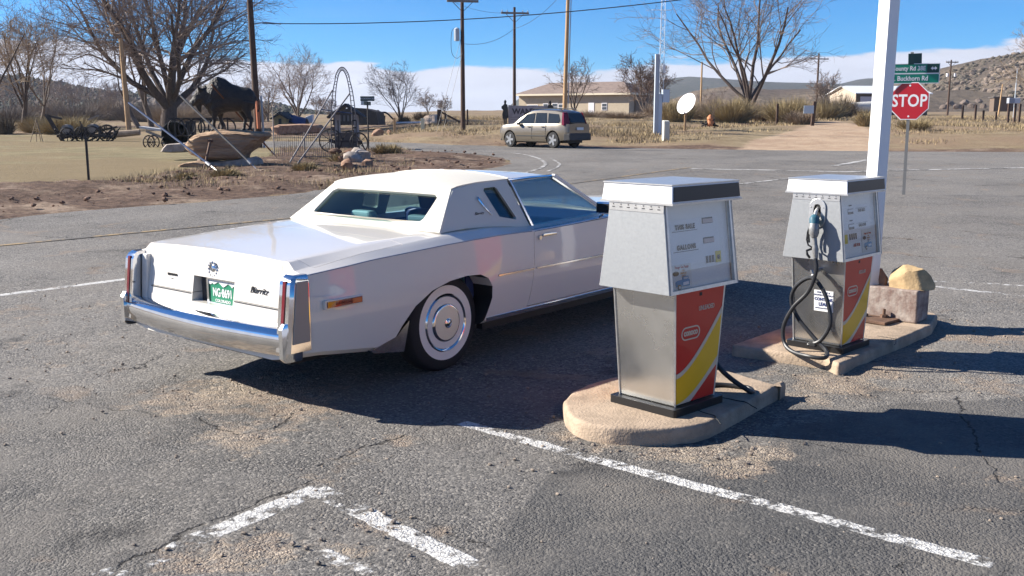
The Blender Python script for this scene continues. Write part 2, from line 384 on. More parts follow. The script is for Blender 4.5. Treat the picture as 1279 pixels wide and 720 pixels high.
    if near:
        sx = s.N('ShaderNodeSeparateXYZ'); wob = s.noise(9, 4, .7, out='Color'); vv = s.N('ShaderNodeVectorMath', operation='SCALE'); vv.inputs['Scale'].default_value = .035
        va = s.N('ShaderNodeVectorMath', operation='ADD'); s.L(wob, vv.inputs[0]); s.L(vv.outputs[0], va.inputs[0]); s.L(s.tc, va.inputs[1]); s.L(va.outputs[0], sx.inputs[0])
        wear = s.noise(13, 7, .75); wear2 = s.vor(16, 'DISTANCE_TO_EDGE'); paint = None
        for a, b, wd, wr in LINES:
            d = Vector((b.x-a.x, b.y-a.y)); ln = d.length; d /= ln
            t = s.math('ADD', s.math('MULTIPLY', s.math('SUBTRACT', sx.outputs[0], a.x+.018), d.x), s.math('MULTIPLY', s.math('SUBTRACT', sx.outputs[1], a.y+.018), d.y))
            q = s.math('ABSOLUTE', s.math('ADD', s.math('MULTIPLY', s.math('SUBTRACT', sx.outputs[0], a.x+.018), -d.y), s.math('MULTIPLY', s.math('SUBTRACT', sx.outputs[1], a.y+.018), d.x)))
            mm = s.math('MULTIPLY', s.rng(q, wd/2, wd/2-.006), s.math('MULTIPLY', s.rng(t, 0, .02), s.rng(t, ln, ln-.02)))
            mm = s.math('MULTIPLY', mm, s.rng(s.math('ADD', wear, s.math('MULTIPLY', s.rng(mid, .3, .7, -.5, .5, False), .35)), wr-.05, wr+.03))
            paint = mm if paint is None else s.math('MAXIMUM', paint, mm)
        pcol = s.mix(s.rng(fine, .3, .7), (.42, .41, .39), (.64, .63, .60))
        paint = s.math('MULTIPLY', paint, s.rng(wear2, .008, .03, .25, 1))
        for a, b, wd in CRACKS:
            d = Vector((b.x-a.x, b.y-a.y)); ln = d.length; d /= ln
            if not hasattr(s, 'cx'):
                cw = s.N('ShaderNodeVectorMath', operation='SCALE'); cw.inputs['Scale'].default_value = .22; s.L(s.noise(4, 6, .7, out='Color'), cw.inputs[0])
                ca = s.N('ShaderNodeVectorMath', operation='ADD'); s.L(cw.outputs[0], ca.inputs[0]); s.L(s.tc, ca.inputs[1]); s.cx = s.N('ShaderNodeSeparateXYZ'); s.L(ca.outputs[0], s.cx.inputs[0])
            t = s.math('ADD', s.math('MULTIPLY', s.math('SUBTRACT', s.cx.outputs[0], a.x+.11), d.x), s.math('MULTIPLY', s.math('SUBTRACT', s.cx.outputs[1], a.y+.11), d.y))
            q = s.math('ABSOLUTE', s.math('ADD', s.math('MULTIPLY', s.math('SUBTRACT', s.cx.outputs[0], a.x+.11), -d.y), s.math('MULTIPLY', s.math('SUBTRACT', s.cx.outputs[1], a.y+.11), d.x)))
            mm = s.math('MULTIPLY', s.rng(q, wd, wd*.3), s.math('MULTIPLY', s.rng(t, -.03, .02), s.rng(t, ln+.03, ln-.02)))
            crack = s.math('MAXIMUM', crack, s.math('MULTIPLY', mm, s.rng(s.noise(9, 3), .35, .5)))
        col = s.mix(paint, col, pcol); h = s.math('ADD', h, s.math('MULTIPLY', paint, .5))
    col = s.mix(s.math('MULTIPLY', crack, .9), col, (.02, .018, .016))
    h = s.math('SUBTRACT', h, s.math('MULTIPLY', crack, 2.4))
    return s.fin(col, rough, h, .6, .012, .25)
M_ASN = asphalt('asphalt_near', True); M_ASF = asphalt('asphalt_far', False)

# ---- near part of the lot: a finely displaced sheet
NX0, NX1, NY0, NY1 = -7.0, 9.0, 2.5, 14.0
def blob(px, py, r, st, asp=1.0, ang=0): p = at(px, py); return (p.x, p.y, r, st, asp, ang)
DB = [blob(250, 500, .55, .75), blob(330, 490, .5, .85), blob(380, 512, .35, .8), blob(300, 545, .4, .7), blob(440, 575, .22, .5), blob(395, 600, .2, .45), blob(140, 470, .4, .35), blob(90, 455, .4, .4), blob(500, 552, .2, .6),
      blob(920, 585, .22, .95), blob(880, 568, .25, .8), blob(820, 562, .25, .7), blob(960, 570, .2, .7), blob(705, 548, .25, .5), blob(760, 560, .2, .6), blob(690, 530, .3, .4),
      blob(1000, 500, .25, .8), blob(1040, 480, .3, 1.1), blob(1090, 465, .3, 1.0), blob(1140, 445, .3, .9), blob(1210, 420, .4, .9), blob(1270, 420, .4, .8), blob(960, 470, .25, .5), blob(1160, 400, .3, .5), blob(1220, 480, .45, .5), blob(1270, 610, .3, .45),
      blob(450, 655, .16, .55), blob(330, 690, .25, .7), blob(250, 700, .25, .7), blob(430, 690, .2, .5), blob(480, 660, .2, .6), blob(640, 580, .12, .45),
      blob(0, 400, .9, .42), blob(120, 385, .7, .42), blob(60, 430, .7, .4), blob(20, 470, .5, .35), blob(660, 470, .35, .4), blob(600, 500, .35, .3), blob(760, 440, .5, .5), blob(900, 400, .5, .4), blob(740, 400, .7, .35)]
nx = int((NX1-NX0)/.04)+1; ny = int((NY1-NY0)/.04)+1
SEAL = [(p.x, p.y) for p in (at(*q) for q in ((690, 590), (800, 590), (880, 600), (975, 570), (960, 540), (1130, 505), (1290, 500), (1500, 520), (1500, 800), (700, 800), (610, 690)))]
SEAL2 = [(p.x, p.y) for p in (at(*q) for q in ((560, 560), (700, 575), (660, 640), (520, 650), (440, 600)))]
vs = []; dirt = []; seal = []
for j in range(ny):
    y = NY0+(NY1-NY0)*j/(ny-1)
    for i in range(nx):
        x = NX0+(NX1-NX0)*i/(nx-1); d = 0
        for bx, by, r, st, _, _ in DB:
            q = ((x-bx)**2+(y-by)**2)/(r*r)
            if q < 5: d = max(d, st*math.exp(-q*.9))
        e = min(x-NX0, NX1-x, y-NY0, NY1-y); ed = min(1, e/.6)
        n = fbm(x, y, .8, 3, 1)*.012+fbm(x, y, 5, 3, 2)*.004
        n += d*(fbm(x, y, 4.5, 4, 3)*.035-.006+abs(fbm(x, y, 17, 2, 5))*.012)
        vs.append((x, y, gz(x, y)+n*ed)); dirt.append(d*.9+.08); seal.append(sstep(-.25, .25, pdist(x, y, SEAL)) if x > -1 and y < 7 else 0.0)
fs = [(j*nx+i, j*nx+i+1, (j+1)*nx+i+1, (j+1)*nx+i) for j in range(ny-1) for i in range(nx-1)]
me = bpy.data.meshes.new('parking_lot'); me.from_pydata(vs, [], fs); me.materials.append(M_ASN)
a_ = me.attributes.new('dirt', 'FLOAT', 'POINT'); a_.data.foreach_set('value', dirt); a_ = me.attributes.new('seal', 'FLOAT', 'POINT'); a_.data.foreach_set('value', seal)
me.polygons.foreach_set('use_smooth', [True]*len(me.polygons))
lot = bpy.data.objects.new('parking_lot', me); COL.objects.link(lot); struct(lot)

# ---- the rest of the asphalt: road and junction, following the same ground profile
def wob(pts, step=1.0, amp=.12, seed=0):
    out = []
    for i in range(len(pts)):
        a = Vector(pts[i]); b = Vector(pts[(i+1) % len(pts)]); n = max(1, int((b-a).length/step))
        n = min(n, 60)
        for k in range(n):
            p = a.lerp(b, k/n); q = fbm(p.x, p.y, .9, 3, seed)*amp*2
            d = (b-a).normalized(); out.append((p.x-d.y*q, p.y+d.x*q))
    return out
def w2(px, py): p = at(px, py); return (p.x, p.y)
left_edge = [w2(-90, 286), w2(0, 275), w2(100, 264), w2(200, 257), w2(300, 249), w2(380, 241), w2(455, 231), w2(540, 220), w2(600, 213), w2(640, 205), w2(632, 198), w2(590, 192.5), w2(530, 189.5), w2(480, 187.3), w2(400, 185.6), w2(250, 184.5)]
far_edge = [w2(250, 176.5), w2(400, 177.2), w2(470, 178.2), w2(560, 181), w2(700, 184), w2(900, 187.2), w2(1100, 189.3), w2(1300, 190.5), w2(1500, 191)]
outer = wob(left_edge, .8, .22, 3)[:-60 if False else None]
def open_wob(pts, step, amp, seed):
    out = []
    for i in range(len(pts)-1):
        a = Vector(pts[i]); b = Vector(pts[i+1]); n = max(1, min(40, int((b-a).length/step)))
        for k in range(n):
            p = a.lerp(b, k/n); q = fbm(p.x, p.y, .9, 3, seed)*amp*2; d = (b-a).normalized(); out.append((p.x-d.y*q, p.y+d.x*q))
    out.append(pts[-1]); return out
ASPH = [(-16, -6), (-16, at(-90, 286).y-1)]+open_wob(left_edge, .7, .2, 3)+open_wob(far_edge, 1.5, .2, 5)+[(60, 48), (60, -6)]
def draped(name, polys, m, dz, attr=None, kind='structure', parent=None, holes=()):
    bm = bmesh.new()
    for poly in polys:
        loops = [poly]+list(holes); flat = [p for l in loops for p in l]
        v = [bm.verts.new((p[0], p[1], 0)) for p in flat]
        for t in tessellate_polygon([[Vector((p[0], p[1], 0)) for p in l] for l in loops]):
            try: bm.faces.new([v[i] for i in t])
            except ValueError: pass
    ymin = min(v.co.y for v in bm.verts); ymax = max(v.co.y for v in bm.verts)
    for yy in YB:
        if ymin < yy < ymax:
            bmesh.ops.bisect_plane(bm, geom=bm.verts[:]+bm.edges[:]+bm.faces[:], plane_co=(0, yy, 0), plane_no=(0, 1, 0), dist=1e-5)
    for v in bm.verts: v.co.z = gz(v.co.x, v.co.y)+dz
    bmesh.ops.recalc_face_normals(bm, faces=bm.faces)
    for f in bm.faces:
        if f.normal.z < 0: f.normal_flip()
    me = bpy.data.meshes.new(name); bm.to_mesh(me); bm.free(); me.materials.append(m)
    if attr is not None:
        a = me.attributes.new('dirt', 'FLOAT', 'POINT'); a.data.foreach_set('value', [attr]*len(me.vertices))
    o = bpy.data.objects.new(name, me); COL.objects.link(o)
    if kind: o['kind'] = kind
    if parent: o.parent = parent
    return o
road = draped('road', [ASPH], M_ASF, 0, .18, holes=[[(NX0, NY0), (NX0, NY1), (NX1, NY1), (NX1, NY0)]])
# smoother, greyer travelled lanes are part of the same sheet; worn painted lines lie on top as sheets
def worn_paint(name, base, lo):
    s = SH(name); n = s.noise(7, 7, .75); n2 = s.noise(1.2, 3)
    f = s.rng(s.math('ADD', n, s.math('MULTIPLY', s.math('SUBTRACT', n2, .5), .6)), lo, lo+.14)
    col = s.mix(f, (.12, .112, .102), base); return s.fin(col, .85)
M_WP = worn_paint('worn_white_paint', (.46, .45, .43), .42); M_YP = worn_paint('worn_yellow_paint', (.30, .22, .12), .47)
def stripe(pts, wd, m, dz=.008, name='painted_line'):
    pts = [Vector((p.x, p.y)) if hasattr(p, 'z') else Vector(p) for p in pts]; L = []; Rr = []
    for i, p in enumerate(pts):
        d = (pts[min(i+1, len(pts)-1)]-pts[max(i-1, 0)]).normalized(); n = Vector((-d.y, d.x))
        L.append(tuple(p+n*wd/2)); Rr.append(tuple(p-n*wd/2))
    return draped(name, [L+Rr[::-1]], m, dz)
def ext(a, b, k): return a+(a-b)*k
a, b = at(0, 309), at(365, 273)
A2, B2 = Vector((a.x, a.y)), Vector((b.x, b.y)); d = (B2-A2).normalized(); nrm = Vector((-d.y, d.x))
stripe([A2-d*3, A2, A2.lerp(B2, .5), B2, B2+d*6], .12, M_YP)
stripe([at(700, 232), at(760, 224), at(810, 217), at(862, 210)], .13, M_YP)
stripe([at(862, 211.7), at(960, 213.5), at(1057, 215.3), at(1107, 214), at(1190, 212), at(1290, 210)], .30, M_WP)
stripe([at(905, 233), at(927.6, 230.5), at(985, 224)], .12, M_WP)
stripe([at(1042, 208), at(1085, 200)], .25, M_WP)
cv = [at(*p) for p in ((590, 188.8), (615, 189.7), (640, 191.5), (658, 194), (672, 198), (680, 203), (682, 206), (676, 210.5), (664, 214.5), (650, 218))]
stripe(cv, .12, M_WP); stripe([Vector((p.x+.45, p.y-.1, 0)) for p in cv[4:9]], .08, M_WP)

# ---- base ground with everything that is not asphalt
def axis(segs):
    out = []
    for a, b, st in segs: n = max(1, int(round((b-a)/st))); out += [a+(b-a)*i/n for i in range(n)]
    out.append(segs[-1][1]); return out
GX = axis([(-1500, -300, 150), (-300, -80, 20), (-80, -30, 2.5), (-30, 8, .3), (8, 60, 1.3), (60, 120, 5), (120, 400, 40), (400, 1800, 200)])
GY = axis([(-40, 15, 5), (15, 17, .5), (17, 56, .3), (56, 100, 1.3), (100, 200, 5), (200, 420, 20), (420, 3000, 215)])
lawn_poly = [w2(-140, 240), w2(0, 233), w2(120, 227), w2(225, 215), w2(300, 205), w2(345, 195), w2(350, 181), w2(200, 172), w2(60, 171), w2(-160, 171)]
track_poly = [w2(925, 188), w2(1095, 190), w2(1100, 176), w2(1088, 166), w2(1072, 156), w2(1045, 152), w2(1000, 153), w2(1012, 158), w2(985, 166), w2(940, 178)]
vs = []; A = {'lawn': [], 'dirtred': [], 'track': []}
asp_coarse = [(-16, -6), (-16, at(-90, 286).y-1)]+left_edge+far_edge+[(60, 48), (60, -6)]
for y in GY:
    for x in GX:
        z = gz(x, y); da = pdist(x, y, asp_coarse) if (-45 < x < 75 and -10 < y < 62) else -20
        lw = tr = dr = 0
        if da > .9: z -= .25
        elif da > -.05: z -= .03
        else:
            e = min(1, -da/1.5)
            left = x < 3 and y < 60
            if -60 < x < 40 and 10 < y < 70: lw = sstep(-.8, .8, pdist(x, y, lawn_poly))
            if y > 40 and x > 0: tr = sstep(-1.2, 1.0, pdist(x, y, track_poly))
            if left:
                rough = (1-lw)
                z += e*rough*(fbm(x, y, .28, 3, 4)*.28+abs(fbm(x, y, 1.3, 4, 6))*.16+.05)+e*lw*(.05+fbm(x, y, .3, 2, 8)*.05)
                z += rough*e*fbm(x, y, 3.1, 2, 9)*.06
                dr = 1-lw
                if y > 40: dr *= sstep(60, 42, y)
            else:
                z += e*(1-tr)*(fbm(x, y, .12, 3, 4)*.35+abs(fbm(x, y, .7, 3, 6))*.14)+tr*fbm(x, y, .25, 2, 8)*.06
                dr = max(sstep(-3.6, -.8, da)*.9, sstep(.62, .75, fbm(x, y, .06, 3, 12)+.5)*.6) if y > 44 else .8
            if y > 150: z += fbm(x, y, .01, 4, 4)*min(6, (y-150)*.012)
        vs.append((x, y, z)); A['lawn'].append(lw); A['dirtred'].append(dr); A['track'].append(tr)
nx = len(GX); fs = [(j*nx+i, j*nx+i+1, (j+1)*nx+i+1, (j+1)*nx+i) for j in range(len(GY)-1) for i in range(nx-1)]
s = SH('earth')
n1_ = s.noise(.8, 6, .7); n2_ = s.noise(6, 6, .75); n3_ = s.noise(.12, 4); n4 = s.noise(30, 3, .7)
field = s.mix(s.rng(n1_, .35, .65), (.20, .15, .088), (.29, .23, .14)); field = s.mix(s.rng(n3_, .42, .62), field, (.24, .17, .11)); field = s.mix(s.rng(n2_, .42, .72, 0, .6), field, (.13, .095, .06))
red = s.mix(s.rng(n2_, .35, .65), (.070, .045, .033), (.17, .112, .080)); red = s.mix(s.rng(n1_, .5, .7, 0, .75), red, (.38, .29, .21)); red = s.mix(s.rng(n4, .5, .7, 0, .6), red, (.06, .042, .033))
lawn = s.mix(s.rng(n1_, .35, .65), (.155, .13, .07), (.25, .205, .115)); lawn = s.mix(s.rng(n4, .4, .7, 0, .6), lawn, (.25, .215, .125)); lawn = s.mix(s.rng(n3_, .46, .54, 0, .8), lawn, (.20, .15, .085)); lawn = s.mix(s.rng(n2_, .55, .7, 0, .6), lawn, (.12, .085, .05))
trk = s.mix(s.rng(n1_, .35, .65), (.33, .23, .155), (.43, .32, .22))
nn = s.math('MULTIPLY', s.math('SUBTRACT', n2_, .5), .9)
col = s.mix(s.rng(s.math('ADD', s.attr('dirtred'), nn), .35, .65), field, red)
col = s.mix(s.rng(s.math('ADD', s.attr('lawn'), nn), .4, .6), col, lawn)
col = s.mix(s.rng(s.math('ADD', s.attr('track'), nn), .35, .6), col, trk)
M_EARTH = s.fin(col, .95, s.math('ADD', n2_, s.math('MULTIPLY', n4, .4)), .8, .05, .15)
me = bpy.data.meshes.new('ground'); me.from_pydata(vs, [], fs); me.materials.append(M_EARTH)
for k, q in A.items(): a_ = me.attributes.new(k, 'FLOAT', 'POINT'); a_.data.foreach_set('value', q)
me.polygons.foreach_set('use_smooth', [True]*len(me.polygons))
ground = bpy.data.objects.new('ground', me); COL.objects.link(ground); struct(ground)

# ---- hills
def hill(name, ridge, dist, depth, m, base_z=None, seed=1, amp=.03, nrow=26, step=None, back=.6):
    xs0, xs1 = ridge[0][0], ridge[-1][0]; k = 150
    rows = []; rx = [r[0] for r in ridge]; ry = [r[1] for r in ridge]
    for j in range(nrow+1):
        t = j/nrow; row = []
        for i in range(k+1):
            px = xs0+(xs1-xs0)*i/k; xr = P(px, dist, 10); top = Z(interp(px, rx, ry), dist)
            if t <= .7: u = t/.7; yy = dist-depth*(1-u); h = u*u*(3-2*u)*.55+u*.45
            else: u = (t-.7)/.3; yy = dist+depth*back*u; h = 1-u*u
            b0 = (gz(xr, dist-depth)-1.5) if base_z is None else base_z
            x = xr*(1 if True else yy/dist)
            n = fbm(x, yy, 6/depth, 5, seed)*amp*(top-b0)*(math.sin(min(1, t/.7)*PI)*2.2+.35)+fbm(x, yy, 40/depth, 3, seed+3)*amp*.35*(top-b0)
            row.append((x, yy, b0+(top-b0)*h+n*(h > .02)))
        rows.append(row)
    b = MB().grid(rows); o = b.build(name, m, smooth=True, fix=False); o.data.set_sharp_from_angle(angle=PI)
    struct(o); return o, rows
def hillmat(name, grass, dark, rock, sc, thr=.5):
    s = SH(name); a = s.noise(sc, 7, .7); b = s.noise(sc*7, 5, .75); c = s.noise(sc*.25, 3)
    col = s.mix(s.rng(a, .35, .65), grass, rock); col = s.mix(s.math('MULTIPLY', s.rng(b, thr, thr+.1), .8), col, dark); col = s.mix(s.rng(c, .4, .65, 0, .5), col, dark)
    return s.fin(col, .95, b, .8, 2.0/sc*.02, .1)
M_HL = hillmat('wooded_slope', (.115, .10, .08), (.045, .047, .04), (.14, .115, .095), .03, .42)
M_HR = hillmat('rocky_slope', (.165, .13, .095), (.07, .058, .045), (.12, .092, .075), .035, .48)
M_HF = hillmat('pine_ridge', (.055, .055, .042), (.02, .026, .021), (.075, .065, .05), .02, .42)
hill('mountain', [(380, 152), (520, 149.5), (562, 142.5), (575, 141.5), (608, 141), (628, 139), (647, 124), (660, 117), (669, 112), (677, 108.5), (686, 107), (697, 108), (706, 111), (725, 109), (749, 105), (762, 103.5), (775, 102.5), (784, 104), (800, 105), (834, 99), (860, 96), (892, 98), (960, 103), (1053, 105), (1078, 98), (1103, 97), (1164, 92), (1300, 95)], 1700, 700, M_HF, -2, 5, .05)
hl, hlr = hill('wooded_hill', [(-260, 84), (-60, 92), (0, 99), (36, 98), (72, 105), (108, 112), (144, 118), (190, 121), (240, 123), (300, 128), (330, 131), (370, 138), (420, 146), (470, 151)], 430, 210, M_HL, None, 7, .05)
hr, hrr = hill('rocky_hill', [(1110, 134), (1140, 115), (1164, 97), (1190, 84), (1215, 77), (1250, 69), (1279, 65), (1330, 58), (1420, 50), (1520, 60)], 420, 240, M_HR, None, 9, .05)
hill('brown_rise', [(800, 149), (830, 130), (870, 113), (905, 108), (960, 112), (1010, 111), (1060, 112), (1120, 116), (1200, 112), (1300, 116)], 380, 120, M_HR, None, 13, .06)
# ================================================================== MATERIALS shared by things
M_WHITE = mat('white_car_paint', (.70, .66, .60), .28, coat=.8, spec=.5)
M_CHROME = mat('chrome', (.70, .70, .70), .10, 1, var=.06, vscale=8, bump=.04, bscale=5, bdist=.01)
M_CHROMEW = mat('worn_chrome', (.60, .60, .60), .16, 1, var=.15, vscale=20)
M_BLACK = mat('black_rubber', (.018, .018, .019), .75, bump=.2, bscale=80)
M_DARK = mat('dark_gap', (.012, .012, .013), .6)
M_WWALL = mat('whitewall', (.85, .79, .70), .6)
M_VINYL = mat('cream_vinyl', (.62, .585, .50), .5, bump=.25, bscale=420, bdist=.001)
M_GLASS = glassmat('car_glass', (.80, .90, .90), .04)
M_TINT = glassmat('tinted_glass', (.5, .58, .58), .06)
M_RED = mat('red_lens', (.15, .003, .012), .15, coat=1)
M_BLUEINT = mat('blue_trim', (.022, .045, .14), .5, var=.2, vscale=12)
M_AQUA = mat('pale_aqua_trim', (.27, .36, .36), .6, var=.1)
M_STEEL = mat('steel', (.42, .42, .42), .4, .8)
M_BLACKP = mat('black_paint', (.015, .015, .016), .35)
M_AMBER = mat('amber_lens', (.55, .10, .015), .2, coat=1)
M_PAINTW = mat('white_paint', (.80, .80, .79), .45)
# body creases: thin seams come from real 5 mm gaps between the panels
# ================================================================== VINTAGE COUPE
CARX, CARY, CARA = -1.17, 7.735, R(50.46)
car = thing('vintage_coupe', 'large white vintage two-door coupe with cream vinyl roof parked beside the pumps', 'car', (CARX, CARY, 0), CARA, ry=R(-.35))
def X(x, xs, ys): return interp(x, xs, ys)
FX = [-1.46, -1.39, -.77, -.1, .3, .55, .92, 1.2, 2.0, 3.0, 3.9, 4.25]; FZ = [.873, .880, .925, .953, .962, .966, .960, .965, .985, .97, .93, .90]
def zf(x): return X(x, FX, FZ)
def zb(x): return X(x, [-1.46, -.7, 0, 3.9, 4.25], [.41, .32, .335, .33, .40])
def yw(x): return X(x, [-1.46, -1.0, 0, 3.4, 4.0, 4.25], [.955, .985, 1.0, .99, .965, .93])
def deckz(x): return X(x, [-1.46, -1.27, -.8, -.05, .2, 1.6, 2.35, 3.4, 4.1, 4.25], [.945, .950, .980, 1.012, 1.014, 1.0, 1.0, .985, .945, .90])
def shz(x): return X(x, [-1.46, -1.25, -.8, 0, .5, .92, 1.2, 4.2], [.012, .022, .036, .046, .042, .016, .010, .008])
def edz(x): return X(x, [-1.46, -1.25, -.8, -.4, 0, .5, 4.2], [.052, .046, .026, .020, .012, .008, .006])
def section(x):
    f, b, yy, dz = zf(x), zb(x), yw(x), deckz(x)
    pts = [(0, b-.06), (.72, b-.06), (yy-.07, b-.03), (yy-.035, b), (yy-.015, b+.12), (yy-.002, b+.26), (yy, b+.36), (yy-.006, f-.16), (yy-.014, f-.05), (yy-.015, f-.008), (yy-.020, f),
           (yy-.060, f+shz(x)*.5), (yy-.100, f+shz(x)), (yy-.112, f+shz(x)+.004), (.80, f+shz(x)+edz(x)-.002), (.785, f+shz(x)+edz(x)+.003), (.70, max(dz+.004, f+shz(x)+edz(x)+.004)), (.45, dz+.018), (0, dz+.024)]
    return pts
def body_rows(xs):
    rows = []
    for x in xs:
        h = section(x)
        loop = [(y, z) for y, z in h]+[(-y, z) for y, z in h[-2:0:-1]]
        row = []
        for y, z in loop:
            xe = x
            if x < -1.2: xe = x + (z-.93)*.17*max(0, (-1.2-x)/.12)*1.0     # tail leans out towards the bottom
            if x > 4.1: xe = x-(abs(z-.72))*.12
            row.append((xe, y, z))
        rows.append(row)
    return rows
XS = [-1.32, -1.30, -1.26, -1.2]+[round(-1.2+.1*i, 3) for i in range(1, 54)]+[4.15, 4.19, 4.22]
body = MB().loft(body_rows(XS)).build('body', M_WHITE, car, smooth=True, angle=22)
def arch(cx, k=1.0):
    pts = [(-.66, .10), (-.62, .30), (-.52, .44), (-.40, .56), (-.24, .645), (-.06, .69), (.12, .705), (.27, .695), (.36, .655), (.405, .59), (.41, .50), (.37, .39), (.33, .30), (.33, .10)]
    return [(cx+u*k, v) for u, v in pts]
def pr_y(poly, y0, y1, name='cutter'):
    return MB().prism(poly, y0, y1, lambda u, v, q: (u, q, v)).build(name, M_DARK, car)
for cx in (0, 3.21):
    for sg in (-1, 1):
        body.data.materials.clear(); body.data.materials.append(M_WHITE)
        bool_op(body, pr_y(arch(cx), sg*.60, sg*1.2))
# cabin, plate recess
bool_op(body, MB().box(.28, 2.30, -.80, .80, .45, 1.3).build('cutter', M_WHITE, car))
bool_op(body, MB().box(-1.5, -1.285, -.255, .215, .585, .775).build('cutter', M_WHITE, car))
# doors
DOOR = [(.925, 1.2), (.925, .93), (.915, .78), (.90, .62), (.885, .50), (.865, .42), (.85, .362), (2.32, .362), (2.36, .55), (2.37, .8), (2.36, 1.2)]
def inset(poly, g):
    cx = sum(p[0] for p in poly)/len(poly); cz = sum(p[1] for p in poly)/len(poly)
    out = []
    for u, v in poly: out.append((u+(g if u < cx else -g), v+(g if v < .40 else 0)))
    return out
def panel(name, cut_full, cut_in, depth_keep=None):
    c = body.copy(); c.data = body.data.copy(); COL.objects.link(c); c.name = name
    bool_op(c, cut_in, 'INTERSECT'); bool_op(body, cut_full); c.data.name = name; return c
for sg in (-1, 1):
    dr = panel('door', pr_y(DOOR, sg*.86, sg*1.2), pr_y(inset(DOOR, .005), sg*.865, sg*1.2))
    # handle, lock, trim, belt strip on each door
    MB().box(1.02, 1.20, sg*.992-.012, sg*.992+.012, .905, .925).build('door_handle', M_CHROME, dr, bevel=.005)
    MB().lathe([(.0, sg*1.004), (.017, sg*1.004), (.019, sg*.985)], 16, 'Y', (.985, 0, .90)).build('door_lock', M_CHROMEW, dr)
    rows = []
    for i in range(30):
        x = .935+(2.35-.935)*i/29; f = zf(x)
        rows.append([(x, sg*(yw(x)-.018), f-.022), (x, sg*(yw(x)-.014), f-.006), (x, sg*(yw(x)-.030), f+.004), (x, sg*(yw(x)-.055), f+.008), (x, sg*(yw(x)-.075), f+.002), (x, sg*(yw(x)-.05), f-.02)])
    MB().loft(rows).build('belt_molding', M_CHROME, dr, smooth=True)
    MB().loft([[(x, sg*(yw(x)-.004), .655), (x, sg*(yw(x)+.008), .657), (x, sg*(yw(x)+.008), .669), (x, sg*(yw(x)-.004), .671)] for x in (.94, 1.3, 1.8, 2.34)]).build('side_molding', M_CHROMEW, dr)
    # door glass and its frame
    g = [(1.05, .965), (1.0, 1.315), (1.60, 1.335), (2.14, 1.0)]
    def sp(u, v, q, sg=sg): return (u, sg*(.86-.55*(v-.96)+q), v)
    MB().prism([(g[0][0]+.01, g[0][1]), (g[1][0]+.02, g[1][1]), (g[2][0]-.02, g[2][1]), (g[3][0]-.03, g[3][1])][::1], -.002, .002, sp).build('side_window', M_GLASS, dr)
def lidc(g):
    p = [(-1.6, -.74+g), (-1.27, -.74+g), (-1.19, -.892+g), (-.42-g, -.892+g), (-.42-g, .892-g), (-1.19, .892-g), (-1.27, .74-g), (-1.6, .74-g)]
    return MB().prism(p, .655+g, 1.2, lambda u, v, q: (u, v, q)).build('cutter', M_WHITE, car)
trunk = panel('trunk_lid', lidc(0), lidc(.004))
hood = panel('hood', MB().box(2.42, 4.12, -.76, .76, .82, 1.2).build('cutter', M_WHITE, car), MB().box(2.425, 4.115, -.755, .755, .826, 1.2).build('cutter', M_WHITE, car))
for o in [body]+[c for c in car.children if c.name.split('.')[0] in ('door', 'trunk_lid', 'hood')]:
    o.data.materials.clear(); o.data.materials.append(M_WHITE); o.data.materials.append(M_DARK)
    for p_ in o.data.polygons:
        p_.use_smooth = True; c_ = p_.center
        p_.material_index = 1 if (o is body and abs(c_.y) < .90 and c_.z < .74 and (-.68 < c_.x < .43 or 2.53 < c_.x < 3.64)) else 0
    bm = bmesh.new(); bm.from_mesh(o.data); bmesh.ops.remove_doubles(bm, verts=bm.verts, dist=.0004); bm.to_mesh(o.data); bm.free()
    o.data.set_sharp_from_angle(angle=R(20))
# dark structure under the body and in the wheel houses
MB().box(-1.2, 4.0, -.62, .62, .24, .42).build('underbody', M_DARK, car)
for cx in (0, 3.21):
    for sg in (-1, 1): MB().holed([(cx-.72, .25), (cx+.50, .25), (cx+.50, .80), (cx-.72, .80)], [], lambda u, v, q: (u, q, v), sg*.598, sg*.607).build('wheel_house', M_DARK, car)
# quarter-panel moldings, rocker strips, side marker lamps, splash guards
for sg in (-1, 1):
    MB().loft([[(x, sg*(yw(x)-.004), .655), (x, sg*(yw(x)+.008), .657), (x, sg*(yw(x)+.008), .669), (x, sg*(yw(x)-.004), .671)] for x in (.47, .7, .905)]).build('side_molding', M_CHROMEW, car)
    MB().box(.36, 2.70, sg*.955-.012, sg*.955+.012, .315, .352).build('rocker_molding', M_CHROME, car, bevel=.004)
    MB().box(.36, 2.70, sg*.90-.03, sg*.90+.03, .255, .312).build('sill', M_BLACKP, car)
    f = MB().box(-1.205, -.885, sg*.985-.012, sg*.985+.012, .655, .712).build('marker_frame', M_WHITE, car, bevel=.004)
    MB().box(-1.19, -.90, sg*.992-.012, sg*.992+.012, .664, .703).build('marker_lens', M_RED, f)
    MB().box(-.985, -.905, sg*.9935-.012, sg*.9935+.012, .668, .699).build('reflector', M_AMBER, f)
    MB().prism([(-.80, .31), (-.56, .37), (-.50, .42), (-.44, .46), (-.50, .25), (-.78, .29)], sg*.90, sg*.965, lambda u, v, q: (u, q, v)).build('splash_guard', M_CHROMEW, car)
    # thin dark blue-grey line drawn along the quarter panel crease
    MB().tube([(x, sg*(yw(x)-.0155), zf(x)-.004) for x in np.linspace(-1.28, .9, 40)], .0024, 5).build('crease_line', mat('blue_grey_line', (.12, .14, .22), .4), car)
